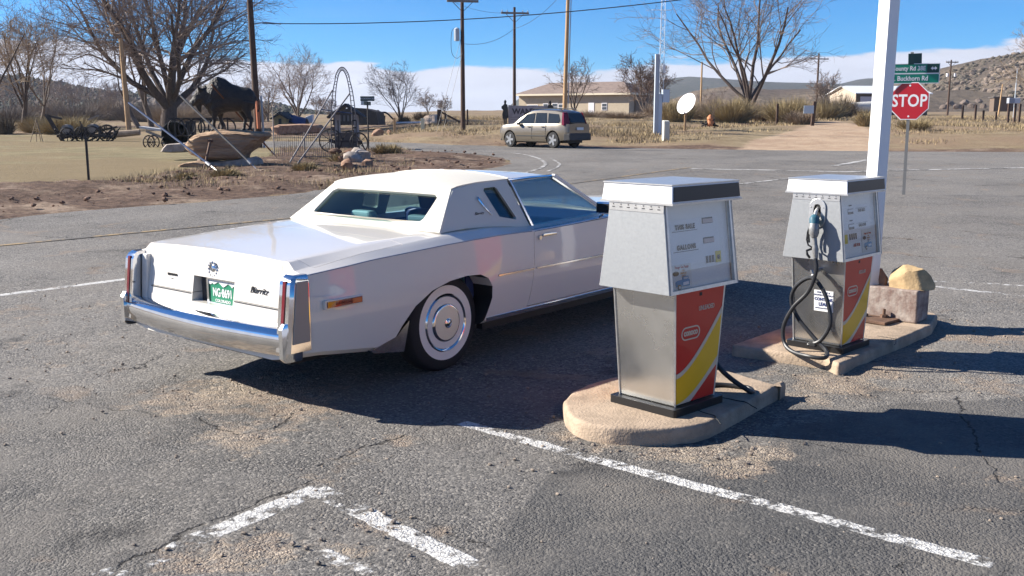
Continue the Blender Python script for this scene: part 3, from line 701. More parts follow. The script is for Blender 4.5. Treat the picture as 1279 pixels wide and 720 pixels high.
# ---- tall tail lamp housings at the fender ends
def tail(sg):
    def xr(z): return -1.425-(.90-z)*.12
    yo, yi = sg*.968, sg*.845
    rows = []
    for z, ins in ((.415, .0), (.47, 0), (.60, 0), (.75, 0), (.84, 0), (.875, .012), (.893, .035)):
        rows.append([(xr(z)+ins, yi+sg*ins*.3, z), (xr(z)+ins, yo-sg*(.02+ins), z), (xr(z)+.02+ins, yo-sg*ins*.5, z), (-1.305, yo-sg*ins*.5, z+ (.0 if z > .88 else 0)), (-1.305, yi+sg*ins*.3, z)])
    h = MB().loft(rows).build('taillight', M_CHROME, car, smooth=True, angle=30)
    MB().hexa([(xr(.52)-.006, sg*.880, .52), (xr(.52)-.006, sg*.912, .52), (xr(.52)+.03, sg*.912, .52), (xr(.52)+.03, sg*.880, .52),
               (xr(.86)-.006, sg*.880, .86), (xr(.86)-.006, sg*.912, .86), (xr(.86)+.03, sg*.912, .86), (xr(.86)+.03, sg*.880, .86)]).build('lens', M_RED, h, bevel=.004)
    # raised frame and bronze-toned side panel
    MB().hexa([(xr(.47)+.028, yo-sg*.002, .47), (-1.312, yo-sg*.002, .47), (-1.312, yo+sg*.006, .47), (xr(.47)+.028, yo+sg*.006, .47),
               (xr(.855)+.028, yo-sg*.002, .855), (-1.312, yo-sg*.002, .855), (-1.312, yo+sg*.006, .855), (xr(.855)+.028, yo+sg*.006, .855)]).build('side_panel', mat('smoked_chrome', (.30, .29, .275), .42, .35), h, bevel=.003)
    # inner painted panel between tail lamp and trunk (white, seen on the far side)
    MB().hexa([(-1.40, sg*.765, .46), (-1.40, sg*.840, .46), (-1.29, sg*.84, .46), (-1.29, sg*.765, .46), (-1.365, sg*.775, .875), (-1.37, sg*.840, .875), (-1.29, sg*.84, .88), (-1.29, sg*.775, .88)]).build('filler_panel', M_WHITE, car, bevel=.01)
tail(-1); tail(1)
# ---- rear bumper: swept chrome bar with end guards
def bump_rows(y0=-.90, y1=.90, n=28, fx=1, x0=-1.30, s=1):
    rows = []
    for i in range(n+1):
        y = y0+(y1-y0)*i/n; c = (1-(abs(y)/.92)**1.7)*.075
        prof = [(0, .565), (-.09, .56), (-.14, .545), (-.168, .52), (-.178, .49), (-.176, .46), (-.168, .43), (-.15, .40), (-.12, .375), (0, .36)]
        rows.append([(x0+s*(u-c*(1 if u < -.05 else 0)), y, v) for u, v in prof])
    return rows
bp = MB().loft(bump_rows()).build('rear_bumper', M_CHROME, car, smooth=True, angle=28)
for sg in (-1, 1):
    MB().loft([[(-1.500, sg*.900, z0), (-1.502, sg*.938, z0), (-1.47, sg*.952, z0), (-1.36, sg*.952, z0), (-1.36, sg*.895, z0)] if k == 1 else
               [(-1.475, sg*.905, z0), (-1.478, sg*.935, z0), (-1.455, sg*.945, z0), (-1.36, sg*.945, z0), (-1.36, sg*.900, z0)] for z0, k in ((.355, 0), (.38, 1), (.565, 1), (.60, 0))]).build('bumper_guard', M_CHROME, bp, smooth=True, angle=25)
MB().loft([[(-1.30+u, y, v) for u, v in ((-.02, .555), (-.085, .555), (-.080, .60), (-.02, .60))] for y in (-.76, .76)]).build('filler_strip', M_WHITE, bp)
# front bumper and grille, headlamps
MB().loft([[(4.18-(p[0]+1.30), p[1], p[2]) for p in r] for r in bump_rows(-.93, .93)]).build('front_bumper', M_CHROME, car, smooth=True, angle=28)
gr = MB().box(4.16, 4.215, -.48, .48, .60, .86).build('grille', M_CHROMEW, car)
for i in range(9): MB().box(4.215, 4.235, -.47, .47, .615+i*.027, .625+i*.027).build('grille_bar', M_CHROME, gr)
for sg in (-1, 1):
    for y in (.60, .80): MB().box(4.14, 4.215, sg*y-.085, sg*y+.085, .68, .80).build('headlight', mat('lamp_glass', (.7, .72, .75), .1, coat=1), car, bevel=.01)
# ---- wheels
def wheel(cx, sg):
    S = sg
    w_ = bpy.data.objects.new('wheel', None); COL.objects.link(w_); w_.parent = car; w_.location = (cx, sg*.785, .362); w_.rotation_euler = (0, 0, 0 if sg < 0 else PI)
    # local -Y is outwards
    ty = MB().lathe([(.215, .09), (.30, .10), (.350, .085), (.364, .06), (.369, .02), (.369, -.02), (.364, -.06), (.350, -.086), (.338, -.094)], 56, 'Y')
    for j in range(1): pass
    ty.build('tyre', M_BLACK, w_, smooth=True, angle=50)
    MB().lathe([(.339, -.094), (.315, -.103), (.276, -.108)], 56, 'Y').build('sidewall', M_BLACK, w_, smooth=True)
    MB().lathe([(.276, -.1082), (.252, -.109), (.228, -.106)], 56, 'Y').build('whitewall', M_WWALL, w_, smooth=True)
    MB().lathe([(.230, -.105), (.220, -.098), (.214, -.08)], 56, 'Y').build('bead', M_BLACK, w_, smooth=True)
    MB().lathe([(.215, -.085), (.216, -.108), (.205, -.118), (.194, -.112), (.185, -.098), (.150, -.094), (.142, -.112), (.136, -.120), (.128, -.122)], 64, 'Y').build('hubcap', M_CHROME, w_, smooth=True, angle=40)
    sl_ = MB()
    for k in range(44):
        a = 2*PI*k/44; c, s_ = math.cos(a), math.sin(a); t = (-s_, c)
        pts = []
        for r_, wd in ((.149, .0058), (.190, .0075)):
            for q in (-1, 1): pts.append((r_*c+t[0]*wd*q, -.0985 if r_ > .16 else -.097, r_*s_+t[1]*wd*q))
        sl_.hexa([(p[0], p[1]+.006, p[2]) for p in (pts[0], pts[1], pts[3], pts[2])]+[(p[0], p[1]-.003, p[2]) for p in (pts[0], pts[1], pts[3], pts[2])])
    sl_.build('cooling_slots', M_DARK, w_)
    MB().lathe([(.1285, -.1215), (.115, -.124), (.06, -.130), (.0, -.131)], 48, 'Y').build('center_disc', mat('cream_enamel', (.90, .78, .56), .4, coat=.2), w_, smooth=True)  # own cream, made richer to carry warm light off the sunlit ground
    MB().lathe([(.036, -.128), (.036, -.134), (.030, -.137), (.026, -.134), (.020, -.138), (.0, -.140)], 32, 'Y').build('wheel_emblem', M_CHROMEW, w_, smooth=True)
    MB().lathe([(.214, .08), (.214, -.08)], 32, 'Y').build('rim', M_DARK, w_)
for cx in (0, 3.21):
    for sg in (-1, 1): wheel(cx, sg)
# ---- greenhouse: padded vinyl rear roof
def sp2(sg): return lambda u, v, q: (u, sg*(.86-.56*(v-.96)+q), v)
for sg in (-1, 1):
    outer_ = [(.00, 1.012), (.10, 1.10), (.22, 1.215), (.335, 1.305), (.62, 1.338), (.985, 1.340), (1.005, 1.16), (1.035, .965), (.80, .992), (.55, 1.012), (.30, 1.020)]
    win = [(.715, 1.075), (.655, 1.275), (.675, 1.293), (.80, 1.296), (.822, 1.28), (.905, 1.055), (.89, 1.04)]
    MB().holed(outer_, [win], sp2(sg), -.035, .008).build('quarter_panel_vinyl', M_VINYL, car, bevel=.006)
    MB().prism(win, -.018, -.014, sp2(sg)).build('opera_window', M_TINT, car)
    MB().holed([(u+(.008 if u > .78 else -.008), v+(.008 if v > 1.16 else -.008)) for u, v in win], [win], sp2(sg), -.01, .011).build('window_surround', M_VINYL, car)
    # chrome coach ornament and script on the sail panel
    MB().tube([sp2(sg)(u, v, .012) for u, v in ((.56, 1.235), (.555, 1.215), (.585, 1.16), (.625, 1.105), (.635, 1.095))], [.006, .014, .011, .009, .004], 8).build('opera_ornament', M_CHROME, car, smooth=True)
    # B pillar chrome and A pillar
    MB().beam(sp2(sg)(1.012, 1.335, .012), sp2(sg)(1.05, .968, .012), .022, .018, (0, 1, 0)).build('door_post_trim', M_CHROME, car)
    MB().beam((1.60, sg*.652, 1.345), (2.20, sg*.795, .995), .05, .035, (0, 0, 1)).build('windshield_pillar', M_WHITE, car, bevel=.008)
    MB().beam((1.575, sg*.664, 1.330), (2.145, sg*.820, .990), .016, .016, (0, 0, 1)).build('pillar_trim', M_CHROME, car)
    MB().tube([(x, sg*(.86-.56*(z-.96)+.006), z) for x, z in ((1.0, 1.338), (1.3, 1.345), (1.60, 1.343))], .010, 6).build('drip_rail', M_CHROME, car)
# scripts on both sail panels
def rear_surf(u, v, q):     # v 0 base .. 1 top, u -1..1 across
    xb, zb_ = -.005, 1.015; xt, zt = .345, 1.312; yb, yt = .855, .655
    bow = (1-u*u)
    x = xb+(xt-xb)*v-bow*.05*(1-v)-bow*.015*v; z = zb_+(zt-zb_)*v+bow*.012*v; y = u*(yb+(yt-yb)*v)
    return (x-q*.65, y, z+q*.75)
def rloop(pts, n=6):
    out = []
    for i in range(len(pts)):
        a, b = Vector(pts[i]), Vector(pts[(i+1) % len(pts)])
        for k in range(n): out.append(tuple(a.lerp(b, k/n)))
    return out
bo = rloop([(-1, 0), (1, 0), (1, 1), (-1, 1)], 8)
bw = rloop([(-.74, .20), (.74, .20), (.77, .26), (.84, .74), (.80, .80), (-.80, .80), (-.84, .74), (-.77, .26)], 4)
MB().holed(bo, [bw], rear_surf, -.02, .010).build('backlight_surround', M_VINYL, car, bevel=.006)
def grid_glass(u0, u1, v0, v1, q):
    return [[rear_surf(u0+(u1-u0)*i/12, v0+(v1-v0)*j/4, q) for i in range(13)] for j in range(5)]
MB().grid(grid_glass(-.84, .84, .18, .82, -.012)).build('rear_window', glassmat('rear_glass', (.66, .84, .86), .07), car, smooth=True)
def roof_rows(x0, x1, n, lift=0):
    rows = []
    for i in range(n+1):
        x = x0+(x1-x0)*i/n; row = []
        e = X(x, [.30, .40, .62, 1.0, 1.62, 1.66], [1.300, 1.322, 1.338, 1.343, 1.338, 1.325]); c = X(x, [.30, .40, .62, 1.0, 1.3, 1.62, 1.66], [1.322, 1.35, 1.372, 1.385, 1.385, 1.365, 1.35]); wy = X(x, [.3, 1.0, 1.66], [.668, .652, .652])
        for j in range(-10, 11):
            t = j/10; row.append((x, wy*t, e+(c-e)*(1-abs(t)**2.6)+lift))
        rows.append(row)
    return rows
def shell(rows, th, name, m):
    k = len(rows); n = len(rows[0]); top = [p for r in rows for p in r]; bot = [(p[0], p[1]*.99, p[2]-th) for p in top]
    b = MB().grid(rows); o = len(b.v); b.v += bot; fs = b.f[:]
    b.f += [tuple(i+o for i in f[::-1]) for f in fs]
    ring = list(range(n))+[i*n+n-1 for i in range(1, k)]+[(k-1)*n+j for j in range(n-2, -1, -1)]+[i*n for i in range(k-2, 0, -1)]
    b.f += [(ring[i], ring[(i+1) % len(ring)], ring[(i+1) % len(ring)]+o, ring[i]+o) for i in range(len(ring))]
    b.m = [0]*len(b.f); return b.build(name, m, car, smooth=True, angle=40)
shell(roof_rows(.315, 1.005, 10, .006), .03, 'vinyl_roof', M_VINYL)
shell(roof_rows(1.012, 1.655, 8), .028, 'roof_panel', M_WHITE)
MB().tube([(1.008, y, (1.343+(.042)*(1-abs(y/.652)**2.6))+.008) for y in np.linspace(-.65, .65, 21)], .006, 6).build('roof_seam_trim', M_VINYL, car)
MB().grid([[(1.64+t*.60-.03*(1-u*u)*0+.06*(1-u*u)*t, u*(.64+.15*t), 1.340-t*.345+.012*(1-u*u)) for u in np.linspace(-1, 1, 13)] for t in np.linspace(0, 1, 6)]).build('windshield', M_GLASS, car, smooth=True)
# lid of the shelf behind the rear seat is body; scripts
def side_text(s, size, sg, x, z, y, m, par=None, **k):
    return text(s, size, m, par or car, (x, y, z), (PI/2, 0, 0) if sg < 0 else (PI/2, 0, PI), **k)
side_text('Biarritz', .036, -1, .50, 1.115, -(.86-.56*(1.115-.96)+.012), M_DARK, shear=.4, name='script_badge')
# emblem, badges and keyhole on the trunk face; text faces the rear (-X)
RT = (PI/2, 0, -PI/2)
def rtext(s, size, y, z, m, x=-1.345, **k): return text(s, size, m, car, (x, y, z), RT, **k)
eb = MB().lathe([(.046, -.0), (.046, -.010), (.040, -.014), (.033, -.008), (.028, -.012), (.0, -.016)], 28, 'X', (-1.326, -.0, .835)).build('trunk_emblem', M_CHROMEW, trunk, smooth=True)
for k in range(12):
    a = 2*PI*k/12; MB().ico((-1.338, .047*math.cos(a), .835+.047*math.sin(a)), .009, 1).build('wreath_leaf', M_CHROMEW, eb)
rtext('Biarritz', .062, -.52, .745, M_DARK, x=-1.353, shear=.45, name='script_badge', ext=.003)
rtext('ELDORADO', .022, .475, .755, M_DARK, x=-1.353, name='name_badge', ext=.002, bold=.0008); rtext('~', .05, .475, .728, M_DARK, x=-1.355, name='name_badge')
side_text('ELDORADO', .024, -1, -1.05, .6835, -1.0065, mat('lens_lettering', (.38, .08, .05), .4), space=1.2)
MB().box(-1.372, -1.36, -.73, -.27, .648, .653).build('trunk_seam', M_DARK, car); MB().box(-1.372, -1.36, .23, .73, .648, .653).build('trunk_seam', M_DARK, car)
# licence plate in its recess
M_PG = mat('plate_green', (.02, .22, .12), .35); M_PW = mat('plate_white', (.74, .76, .76), .4)
pl = MB().box(-1.318, -1.312, -.225, .085, .600, .762).build('licence_plate', M_PG, car, bevel=.002)
mo = [(-.225, .762), (-.225, .728), (-.20, .735), (-.185, .722), (-.165, .738), (-.14, .745), (-.11, .728), (-.085, .716), (-.06, .730), (-.03, .748), (-.005, .738), (.02, .728), (.04, .736), (.06, .724), (.085, .730), (.085, .762)]
MB().prism(mo, -1.322, -1.3185, lambda u, v, q: (q, u, v)).build('mountain_skyline', M_PW, pl)
text('NG·8691', .080, M_PW, pl, (-1.3195, -.07, .672), RT, sx=.74, bold=.0022, name='plate_number')
text('COLORADO', .028, M_PW, pl, (-1.3195, -.07, .618), RT, sx=1.1, bold=.0006, name='plate_state')
MB().holed([(-.237, .588), (.097, .588), (.097, .772), (-.237, .772)], [[(-.222, .603), (.082, .603), (.082, .758), (-.222, .758)]], lambda u, v, q: (q, u, v), -1.326, -1.319).build('plate_frame', M_CHROME, pl)
MB().box(-1.325, -1.30, .10, .105, .60, .76).build('recess_mirror', M_CHROME, car)
MB().box(-1.292, -1.286, -.25, .21, .59, .77).build('plate_pocket', mat('pocket', (.05, .05, .055), .4), car)
# door mirror on the passenger side, and the driver's
for sg in (-1, 1):
    mm = MB().tube([(1.88, sg*.95, .985), (1.87, sg*.985, 1.01), (1.86, sg*.99, 1.05)], [.014, .010, .010], 8).build('door_mirror', M_CHROME, car, smooth=True)
    MB().loft([[(x_, sg*y_, z_) for y_, z_ in ((.935-d_, 1.02-d_), (1.075+d_, 1.02-d_), (1.075+d_, 1.115+d_), (.935-d_, 1.115+d_))] for x_, d_ in ((1.84, 0), (1.86, .004), (1.93, -.022))]).build('mirror_housing', M_CHROME, mm, bevel=.008)
    MB().box(1.836, 1.8395, min(sg*.945, sg*1.065), max(sg*.945, sg*1.065), 1.03, 1.105).build('mirror_glass', M_BLACKP, mm)
# ---- interior
def seat(name, x, y0, y1, z0, m, heads=(), back=.62):
    s_ = MB().hexa([(x, y0, z0-.18), (x+.5, y0, z0-.18), (x+.5, y1, z0-.18), (x, y1, z0-.18), (x, y0, z0), (x+.5, y0, z0+.03), (x+.5, y1, z0+.03), (x, y1, z0)]).build(name, m, car, bevel=.04, bseg=3)
    MB().hexa([(x-.10, y0, z0-.05), (x+.04, y0, z0-.05), (x+.04, y1, z0-.05), (x-.10, y1, z0-.05), (x-.20, y0, z0+back-.1), (x-.08, y0, z0+back-.1), (x-.08, y1, z0+back-.1), (x-.20, y1, z0+back-.1)]).build('seat_back', m, s_, bevel=.05, bseg=3)
    for y in heads: MB().hexa([(x-.17, y-.13, z0+back-.11), (x-.09, y-.13, z0+back-.11), (x-.09, y+.13, z0+back-.11), (x-.17, y+.13, z0+back-.11), (x-.22, y-.12, z0+back+.07), (x-.12, y-.12, z0+back+.07), (x-.12, y+.12, z0+back+.07), (x-.22, y+.12, z0+back+.07)]).build('headrest', m, s_, bevel=.03, bseg=3)
seat('front_seat', 1.30, -.68, -.04, .62, M_BLUEINT, (-.36,), .52); seat('front_seat', 1.30, .04, .68, .62, M_BLUEINT, (.36,), .52)
seat('rear_seat', .50, -.62, .62, .56, M_AQUA, (-.33, .33), .46)
MB().hexa([(2.05, -.78, .62), (2.28, -.78, .62), (2.28, .78, .62), (2.05, .78, .62), (1.96, -.78, .93), (2.28, -.78, 1.0), (2.28, .78, 1.0), (1.96, .78, .93)]).build('dashboard', M_BLUEINT, car, bevel=.03)
MB().box(.30, 2.25, -.79, .79, .455, .47).build('floor_carpet', M_BLUEINT, car)
sw = MB(); ring = [(1.88+.055*math.sin(a), .36+.19*math.cos(a), .93+.17*math.sin(a)) for a in np.linspace(0, 2*PI, 25)]
sw.tube(ring, .012, 6); sw.beam((1.88, .18, .93), (1.88, .54, .93), .03, .02); sw.beam((1.88, .36, .93), (2.08, .36, .85), .04, .04); sw.build('steering_wheel', M_BLUEINT, car, smooth=True)
rm = MB().box(1.70, 1.725, -.12, .12, 1.22, 1.285).build('rear_view_mirror', M_BLACKP, car, bevel=.01); MB().box(1.696, 1.699, -.11, .11, 1.228, 1.277).build('mirror_glass', M_CHROME, rm)
for sg in (-1, 1): MB().box(.32, 2.25, sg*.797-.006, sg*.797+.006, .47, .93).build('inner_trim', M_BLUEINT, car)
# ================================================================== PUMPS, ISLANDS, POLE
M_GALV = mat('galvanised_sheet', (.33, .34, .345), .5, .45, var=.05, vscale=55, rvar=.05, bump=.12, bscale=90, bdist=.002)
M_STAIN = mat('brushed_stainless', (.56, .55, .52), .26, .9, var=.10, vscale=3, rvar=.06, bump=.05, bscale=9, bdist=.003)
M_ALU = mat('aluminium_trim', (.66, .65, .62), .35, .8, var=.12, vscale=25)
M_CONC = mat('tan_concrete', (.38, .29, .21), .9, var=.42, vscale=5, vcol=(.46, .35, .25), bump=.8, bscale=60, bdist=.008)
M_PRED = mat('enamel_red', (.62, .022, .010), .35, coat=.35, var=.06)
M_PYEL = mat('enamel_yellow', (.88, .48, .010), .35, coat=.35)
M_PCRM = mat('enamel_cream', (.66, .52, .38), .35, coat=.5)
M_FACE = mat('white_dial_face', (.76, .75, .73), .3, coat=.3, var=.05)
M_FACE2 = mat('white_dial_panel', (.80, .79, .78), .35)
M_INK = mat('black_ink', (.02, .02, .022), .5)
M_PAPER = mat('sticker_paper', (.70, .66, .60), .5)
M_SYEL = mat('yellow_sticker', (.75, .55, .03), .5); M_SRED = mat('red_ink', (.45, .03, .03), .5); M_SBLU = mat('blue_truck_ink', (.04, .25, .42), .5); M_SORG = mat('orange_ink', (.6, .25, .05), .5)
M_HOSE = mat('black_hose', (.022, .023, .026), .45, var=.2, vscale=30)
M_RUST = mat('rusty_steel', (.13, .075, .05), .8, .2, var=.4, vscale=15, bump=.4, bscale=60)
M_ENW = mat('white_enamel', (.82, .82, .82), .3, coat=.5)
M_BLUEP = mat('teal_grip', (.025, .10, .14), .5); M_NOZ = mat('worn_nozzle_metal', (.27, .27, .265), .45, .4, var=.35, vscale=40)

def rounded(poly, radii, n=6):
    out = []; m = len(poly)
    for i in range(m):
        p = Vector(poly[i]); a = Vector(poly[i-1]); b = Vector(poly[(i+1) % m]); r = radii[i] if isinstance(radii, (list, tuple)) else radii
        if r <= 0: out.append(tuple(p)); continue
        u = (a-p).normalized(); v = (b-p).normalized(); ang = u.angle(v); t = min(r/math.tan(ang/2), (a-p).length*.49, (b-p).length*.49)
        for k in range(n+1):
            s = k/n; q = (p+u*t)*(1-s)**2+p*2*s*(1-s)+(p+v*t)*s*s; out.append(tuple(q))
    return out
def island(label, poly, zt, crack):
    o = thing('pump_island', label, 'concrete island', (poly[0][0], poly[0][1], gz(*poly[0])), group=None)
    ox, oy, oz = o.location
    # top surface with a soft rolled edge, slightly uneven
    rows = []
    cx = sum(p[0] for p in poly)/len(poly); cy = sum(p[1] for p in poly)/len(poly)
    dense = []
    for i in range(len(poly)):
        a = Vector(poly[i]); b = Vector(poly[(i+1) % len(poly)]); n = max(1, int((b-a).length/.05))
        dense += [tuple(a.lerp(b, k/n)) for k in range(n)]
    def ins(d):
        out = []
        for i, (x, y) in enumerate(dense):
            a = Vector(dense[i-1]); b = Vector(dense[(i+1) % len(dense)]); t = (b-a).normalized(); nv = Vector((-t.y, t.x))
            if nv.dot(Vector((cx-x, cy-y))) < 0: nv = -nv
            j = 1+fbm(x, y, 7, 3, 31)*.5
            out.append((x+nv.x*d-ox, y+nv.y*d-oy))
        return out
    for d, z in ((0, -.06), (0.0, zt-.03), (.004, zt-.014), (.010, zt-.005), (.018, zt-.001), (.03, zt)):
        rows.append([(x, y, z-oz*0+(fbm(x+ox, y+oy, 9, 4, 7)*.006 if z > 0 else 0)) for x, y in ins(d)])
    b = MB().grid(rows, True)
    top = rows[-1]; n = len(top)
    tri = tessellate_polygon([[Vector((p[0], p[1], 0)) for p in top]]); off = len(b.v)-n
    b.f += [tuple(i+off for i in t) for t in tri]; b.m += [0]*len(tri)
    b.build('slab', M_CONC, o, smooth=True, angle=40)
    for c in crack:      # saw cut or shrinkage crack
        pts = [Vector(p) for p in c]; q = []
        for i in range(len(pts)-1):
            for k in range(8): p = pts[i].lerp(pts[i+1], k/8); q.append((p.x-ox+fbm(p.x, p.y, 9, 2, 3)*.02, p.y-oy+fbm(p.x, p.y, 9, 2, 5)*.02, zt+.0005))
        MB().tube(q, .0035, 4).build('crack', M_DARK, o)
    return o
def ip(px, py, z): p = at(px, py, z); return (p.x, p.y)
Z1, Z2 = .10, .085
I1 = [tuple(p)[:2] for p in (at(*q, z) for *q, z in ((703, 520, .0), (707, 534, 0), (716, 543, 0), (733, 550, 0), (760, 555, 0), (795, 557, 0), (832, 556.5, 0), (865, 553, 0), (885, 548, 0), (900, 541, 0), (940, 518, 0), (976, 497, 0), (981, 488, .04), (975, 482, Z1), (940, 472, Z1), (904, 461.5, Z1), (860, 461, Z1), (800, 465, Z1), (760, 472, Z1), (733, 480, Z1), (714, 489, Z1), (705, 499, Z1)))]
isl1 = island('rounded tan concrete island under the nearer pump', I1, Z1, [[ip(868, 512, Z1), ip(892, 520, Z1), ip(903, 532, Z1)], [ip(896, 496, Z1), ip(930, 502, Z1), ip(947, 512, Z1)]])
g2 = gz(3, 8.3)
I2 = rounded([ip(912, 431, Z2), ip(1030, 447, Z2), ip(1048, 455, Z2), ip(1164, 406, Z2), ip(1172, 392, Z2), ip(1080, 376, Z2), ip(990, 404, Z2)], [.04, .04, .03, .03, .1, .1, .1], 5)
isl2 = island('flat tan concrete island carrying the farther pump, the white pole and a block', I2, Z2, [[ip(1095, 420, Z2), ip(1120, 424, Z2), ip(1118, 432, Z2)]])

PW, PD = .39, .41          # body width along the dial side, depth along the metal side
def pump(root, side_nozzle):
    pa = lambda b, n, m, par=root, **k: b.build(n, m, par, **k)
    # local frame: X along the dial face (right), -Y towards the viewer's dial face, -X = big metal side
    w0, w1 = PW/2, .248; d0, d1 = PD/2, .224
    zb0, zb1, zh0, zh1, zc = .05, .752, .742, 1.259, 1.365
    pa(MB().prism(rounded([(-.25, -.25), (.25, -.25), (.25, .25), (-.25, .25)], .02), 0, .048, lambda u, v, q: (u, v, q)), 'plinth', M_BLACKP, bevel=.006)
    sh = [(-w0, -d0, zb0), (w0, -d0, zb0), (w0, d0, zb0), (-w0, d0, zb0), (-w1, -d1, zb1), (w1, -d1, zb1), (w1, d1, zb1), (-w1, d1, zb1)]
    cab = pa(MB().hexa(sh), 'cabinet', M_STAIN, bevel=.006)
    # enamel advertising panels front and back of the cabinet
    def face(sgn, lift):
        def fn(u, v, q):   # u -1..1, v 0..1
            ww = w0+(w1-w0)*v; dd = d0+(d1-d0)*v
            return (u*ww, -sgn*(dd+lift+q), zb0+(zb1-zb0)*v)
        return fn
    for sgn, nm in ((1, 'front'), (-1, 'back')):
        fn = face(sgn, .001)
        pn = pa(MB().prism([(-.975, .012), (.975, .012), (.975, .99), (-.975, .99)], 0, .006, fn), 'enamel_panel', M_PRED)
        k = 12
        def curve(a0, a1, pw): return [(-.975+1.95*i/k, a0+(a1-a0)*(i/k)**pw) for i in range(k+1)]
        c1 = curve(.285, .800, 1.65); c2 = curve(.245, .735, 1.65); c3 = curve(.02, .360, 1.75); c3 = [(u, v) for u, v in c3]
        c4 = [(-.975+1.95*(.36+.64*i/k), .014+(.285-.014)*(i/k)**1.1) for i in range(k+1)]
        pa(MB().prism([(u, v) for u, v in c1]+[(u, v) for u, v in c2[::-1]], .0065, .0085, fn), 'cream_band', M_PCRM, pn)
        pa(MB().prism([(u, v) for u, v in c2]+[(u, v) for u, v in c3[::-1]], .0065, .0085, fn), 'yellow_band', M_PYEL, pn)
        pa(MB().prism([(u, v) for u, v in c3]+[(u, v) for u, v in c4[::-1]]+[(-.975, .014)], .0065, .0085, fn), 'cream_band', M_PCRM, pn)
        til = math.atan((d0-d1)/(zb1-zb0))*sgn
        rot = (PI/2, 0, 0) if sgn > 0 else (PI/2, 0, PI)
        def pos(u, v, q=.009): return fn(u, v, q)
        text('UNLEADED' if root['pump_kind'] == 'a' else 'REGULAR', .040, M_PCRM, pn, pos(.28*sgn, .815, .0075), rot, bold=.0005, sx=.78 if root['pump_kind'] == 'a' else .7)
        # rounded pill outline with the word inside
        def pill(hw, hh, n=8):
            out = []
            for s0, a0 in ((1, -PI/2), (-1, PI/2)):
                for i in range(n+1): a = a0+PI*i/n; out.append((s0*(hw-hh)+hh*math.cos(a), hh*math.sin(a)))
            return out
        ww = w0+(w1-w0)*.62
        pz = pos(-.36*sgn, .62, .0)
        pf = lambda u, v, q: (pz[0]+u*sgn, pz[1]-sgn*q, pz[2]+v)
        pa(MB().holed(pill(.092, .040), [pill(.084, .032)], pf, .0062, .0085), 'logo_border', M_PCRM, pn)
        text('conoco', .053, M_PCRM, pn, (pz[0], pz[1]-sgn*.0078, pz[2]+.004), rot, bold=.0022, sx=.86)
    pa(MB().box(-.012, .012, -d1-.008, -d1-.004, .700, .720), 'panel_screw', M_INK)
    # head: trapezoid metal sides, recessed dial faces
    HB, HT = .350, .338; hd0, hd1 = .262, .196
    H = [(-HB, -hd0, zh0), (HB, -hd0, zh0), (HB, hd0, zh0), (-HB, hd0, zh0), (-HT, -hd1, zh1), (HT, -hd1, zh1), (HT, hd1, zh1), (-HT, hd1, zh1)]
    head = pa(MB().hexa([(x*.955, y*.82, z) for x, y, z in H]), 'head', M_FACE, bevel=.003)
    for sx_ in (-1, 1):
        sd_ = MB().hexa([(sx_*HB, -hd0, zh0), (sx_*HB, hd0, zh0), (sx_*(HB-.02), hd0, zh0), (sx_*(HB-.02), -hd0, zh0), (sx_*HT, -hd1, zh1), (sx_*HT, hd1, zh1), (sx_*(HT-.02), hd1, zh1), (sx_*(HT-.02), -hd1, zh1)])
        sp_ = pa(sd_, 'side_plate', M_GALV, bevel=.003)
        # perforated vent strip under the cap
        pa(MB().beam((sx_*(HT+.0015), -hd1-.003, zh1-.030), (sx_*(HT+.0015), hd1+.003, zh1-.030), .004, .048), 'vent_strip', M_ALU, sp_)
        vv = MB()
        for i in range(7): y = -hd1+.03+i*(2*hd1-.06)/6; vv.box(sx_*(HT+.003)-.002, sx_*(HT+.003)+.002, y-.010, y+.010, zh1-.036, zh1-.031)
        pa(vv, 'vent_slot', M_INK, sp_)
        for i in range(7): y = -hd1+.03+i*(2*hd1-.06)/6; pa(MB().lathe([(0, sx_*(HT+.006)), (.004, sx_*(HT+.006)), (.005, sx_*(HT+.003))], 8, 'X', (0, y, zh1-.018)), 'rivet', M_CHROMEW, sp_)
    for sgn in (1, -1):
        tl = (hd0-hd1)/(zh1-zh0)
        def hf(u, v, q, sgn=sgn): # u metres across, v metres above head bottom
            return (u*sgn*1.19, -sgn*(hd0-tl*v*.93-q), zh0+v*.93)
        rot = (PI/2, 0, 0) if sgn > 0 else (PI/2, 0, PI)
        rotx = (PI/2-math.atan(tl)*1, 0, 0) if sgn > 0 else (PI/2-math.atan(tl), 0, PI)
        hh = (zh1-zh0)/.93
        # frame around the recessed face
        pa(MB().holed([(-.285, 0), (.285, 0), (.280, hh), (-.280, hh)], [[(-.262, .022), (.262, .022), (.258, hh-.004), (-.258, hh-.004)]], hf, 0.0, .022 if True else 0), 'face_frame', M_ALU, head)
        dp = .028      # face recess
        dial = pa(MB().prism([(-.262, .02), (.262, .02), (.258, hh-.002), (-.258, hh-.002)], dp, dp+.004, hf), 'dial_face', M_FACE, head)
        def plate(u0, u1, v0, v1, q, m, nm, par=dial, th=.002): return pa(MB().prism([(u0, v0), (u1, v0), (u1, v1), (u0, v1)], dp-q-th, dp-q, hf), nm, m, par)
        def tx(sx_, size, u, v, m, q=.006, **k): return text(sx_, size, m, dial, hf(u, v, dp-q), rotx, **k)
        plate(-.245, .18, .165, .445, .0005, M_FACE2, 'counter_panel')
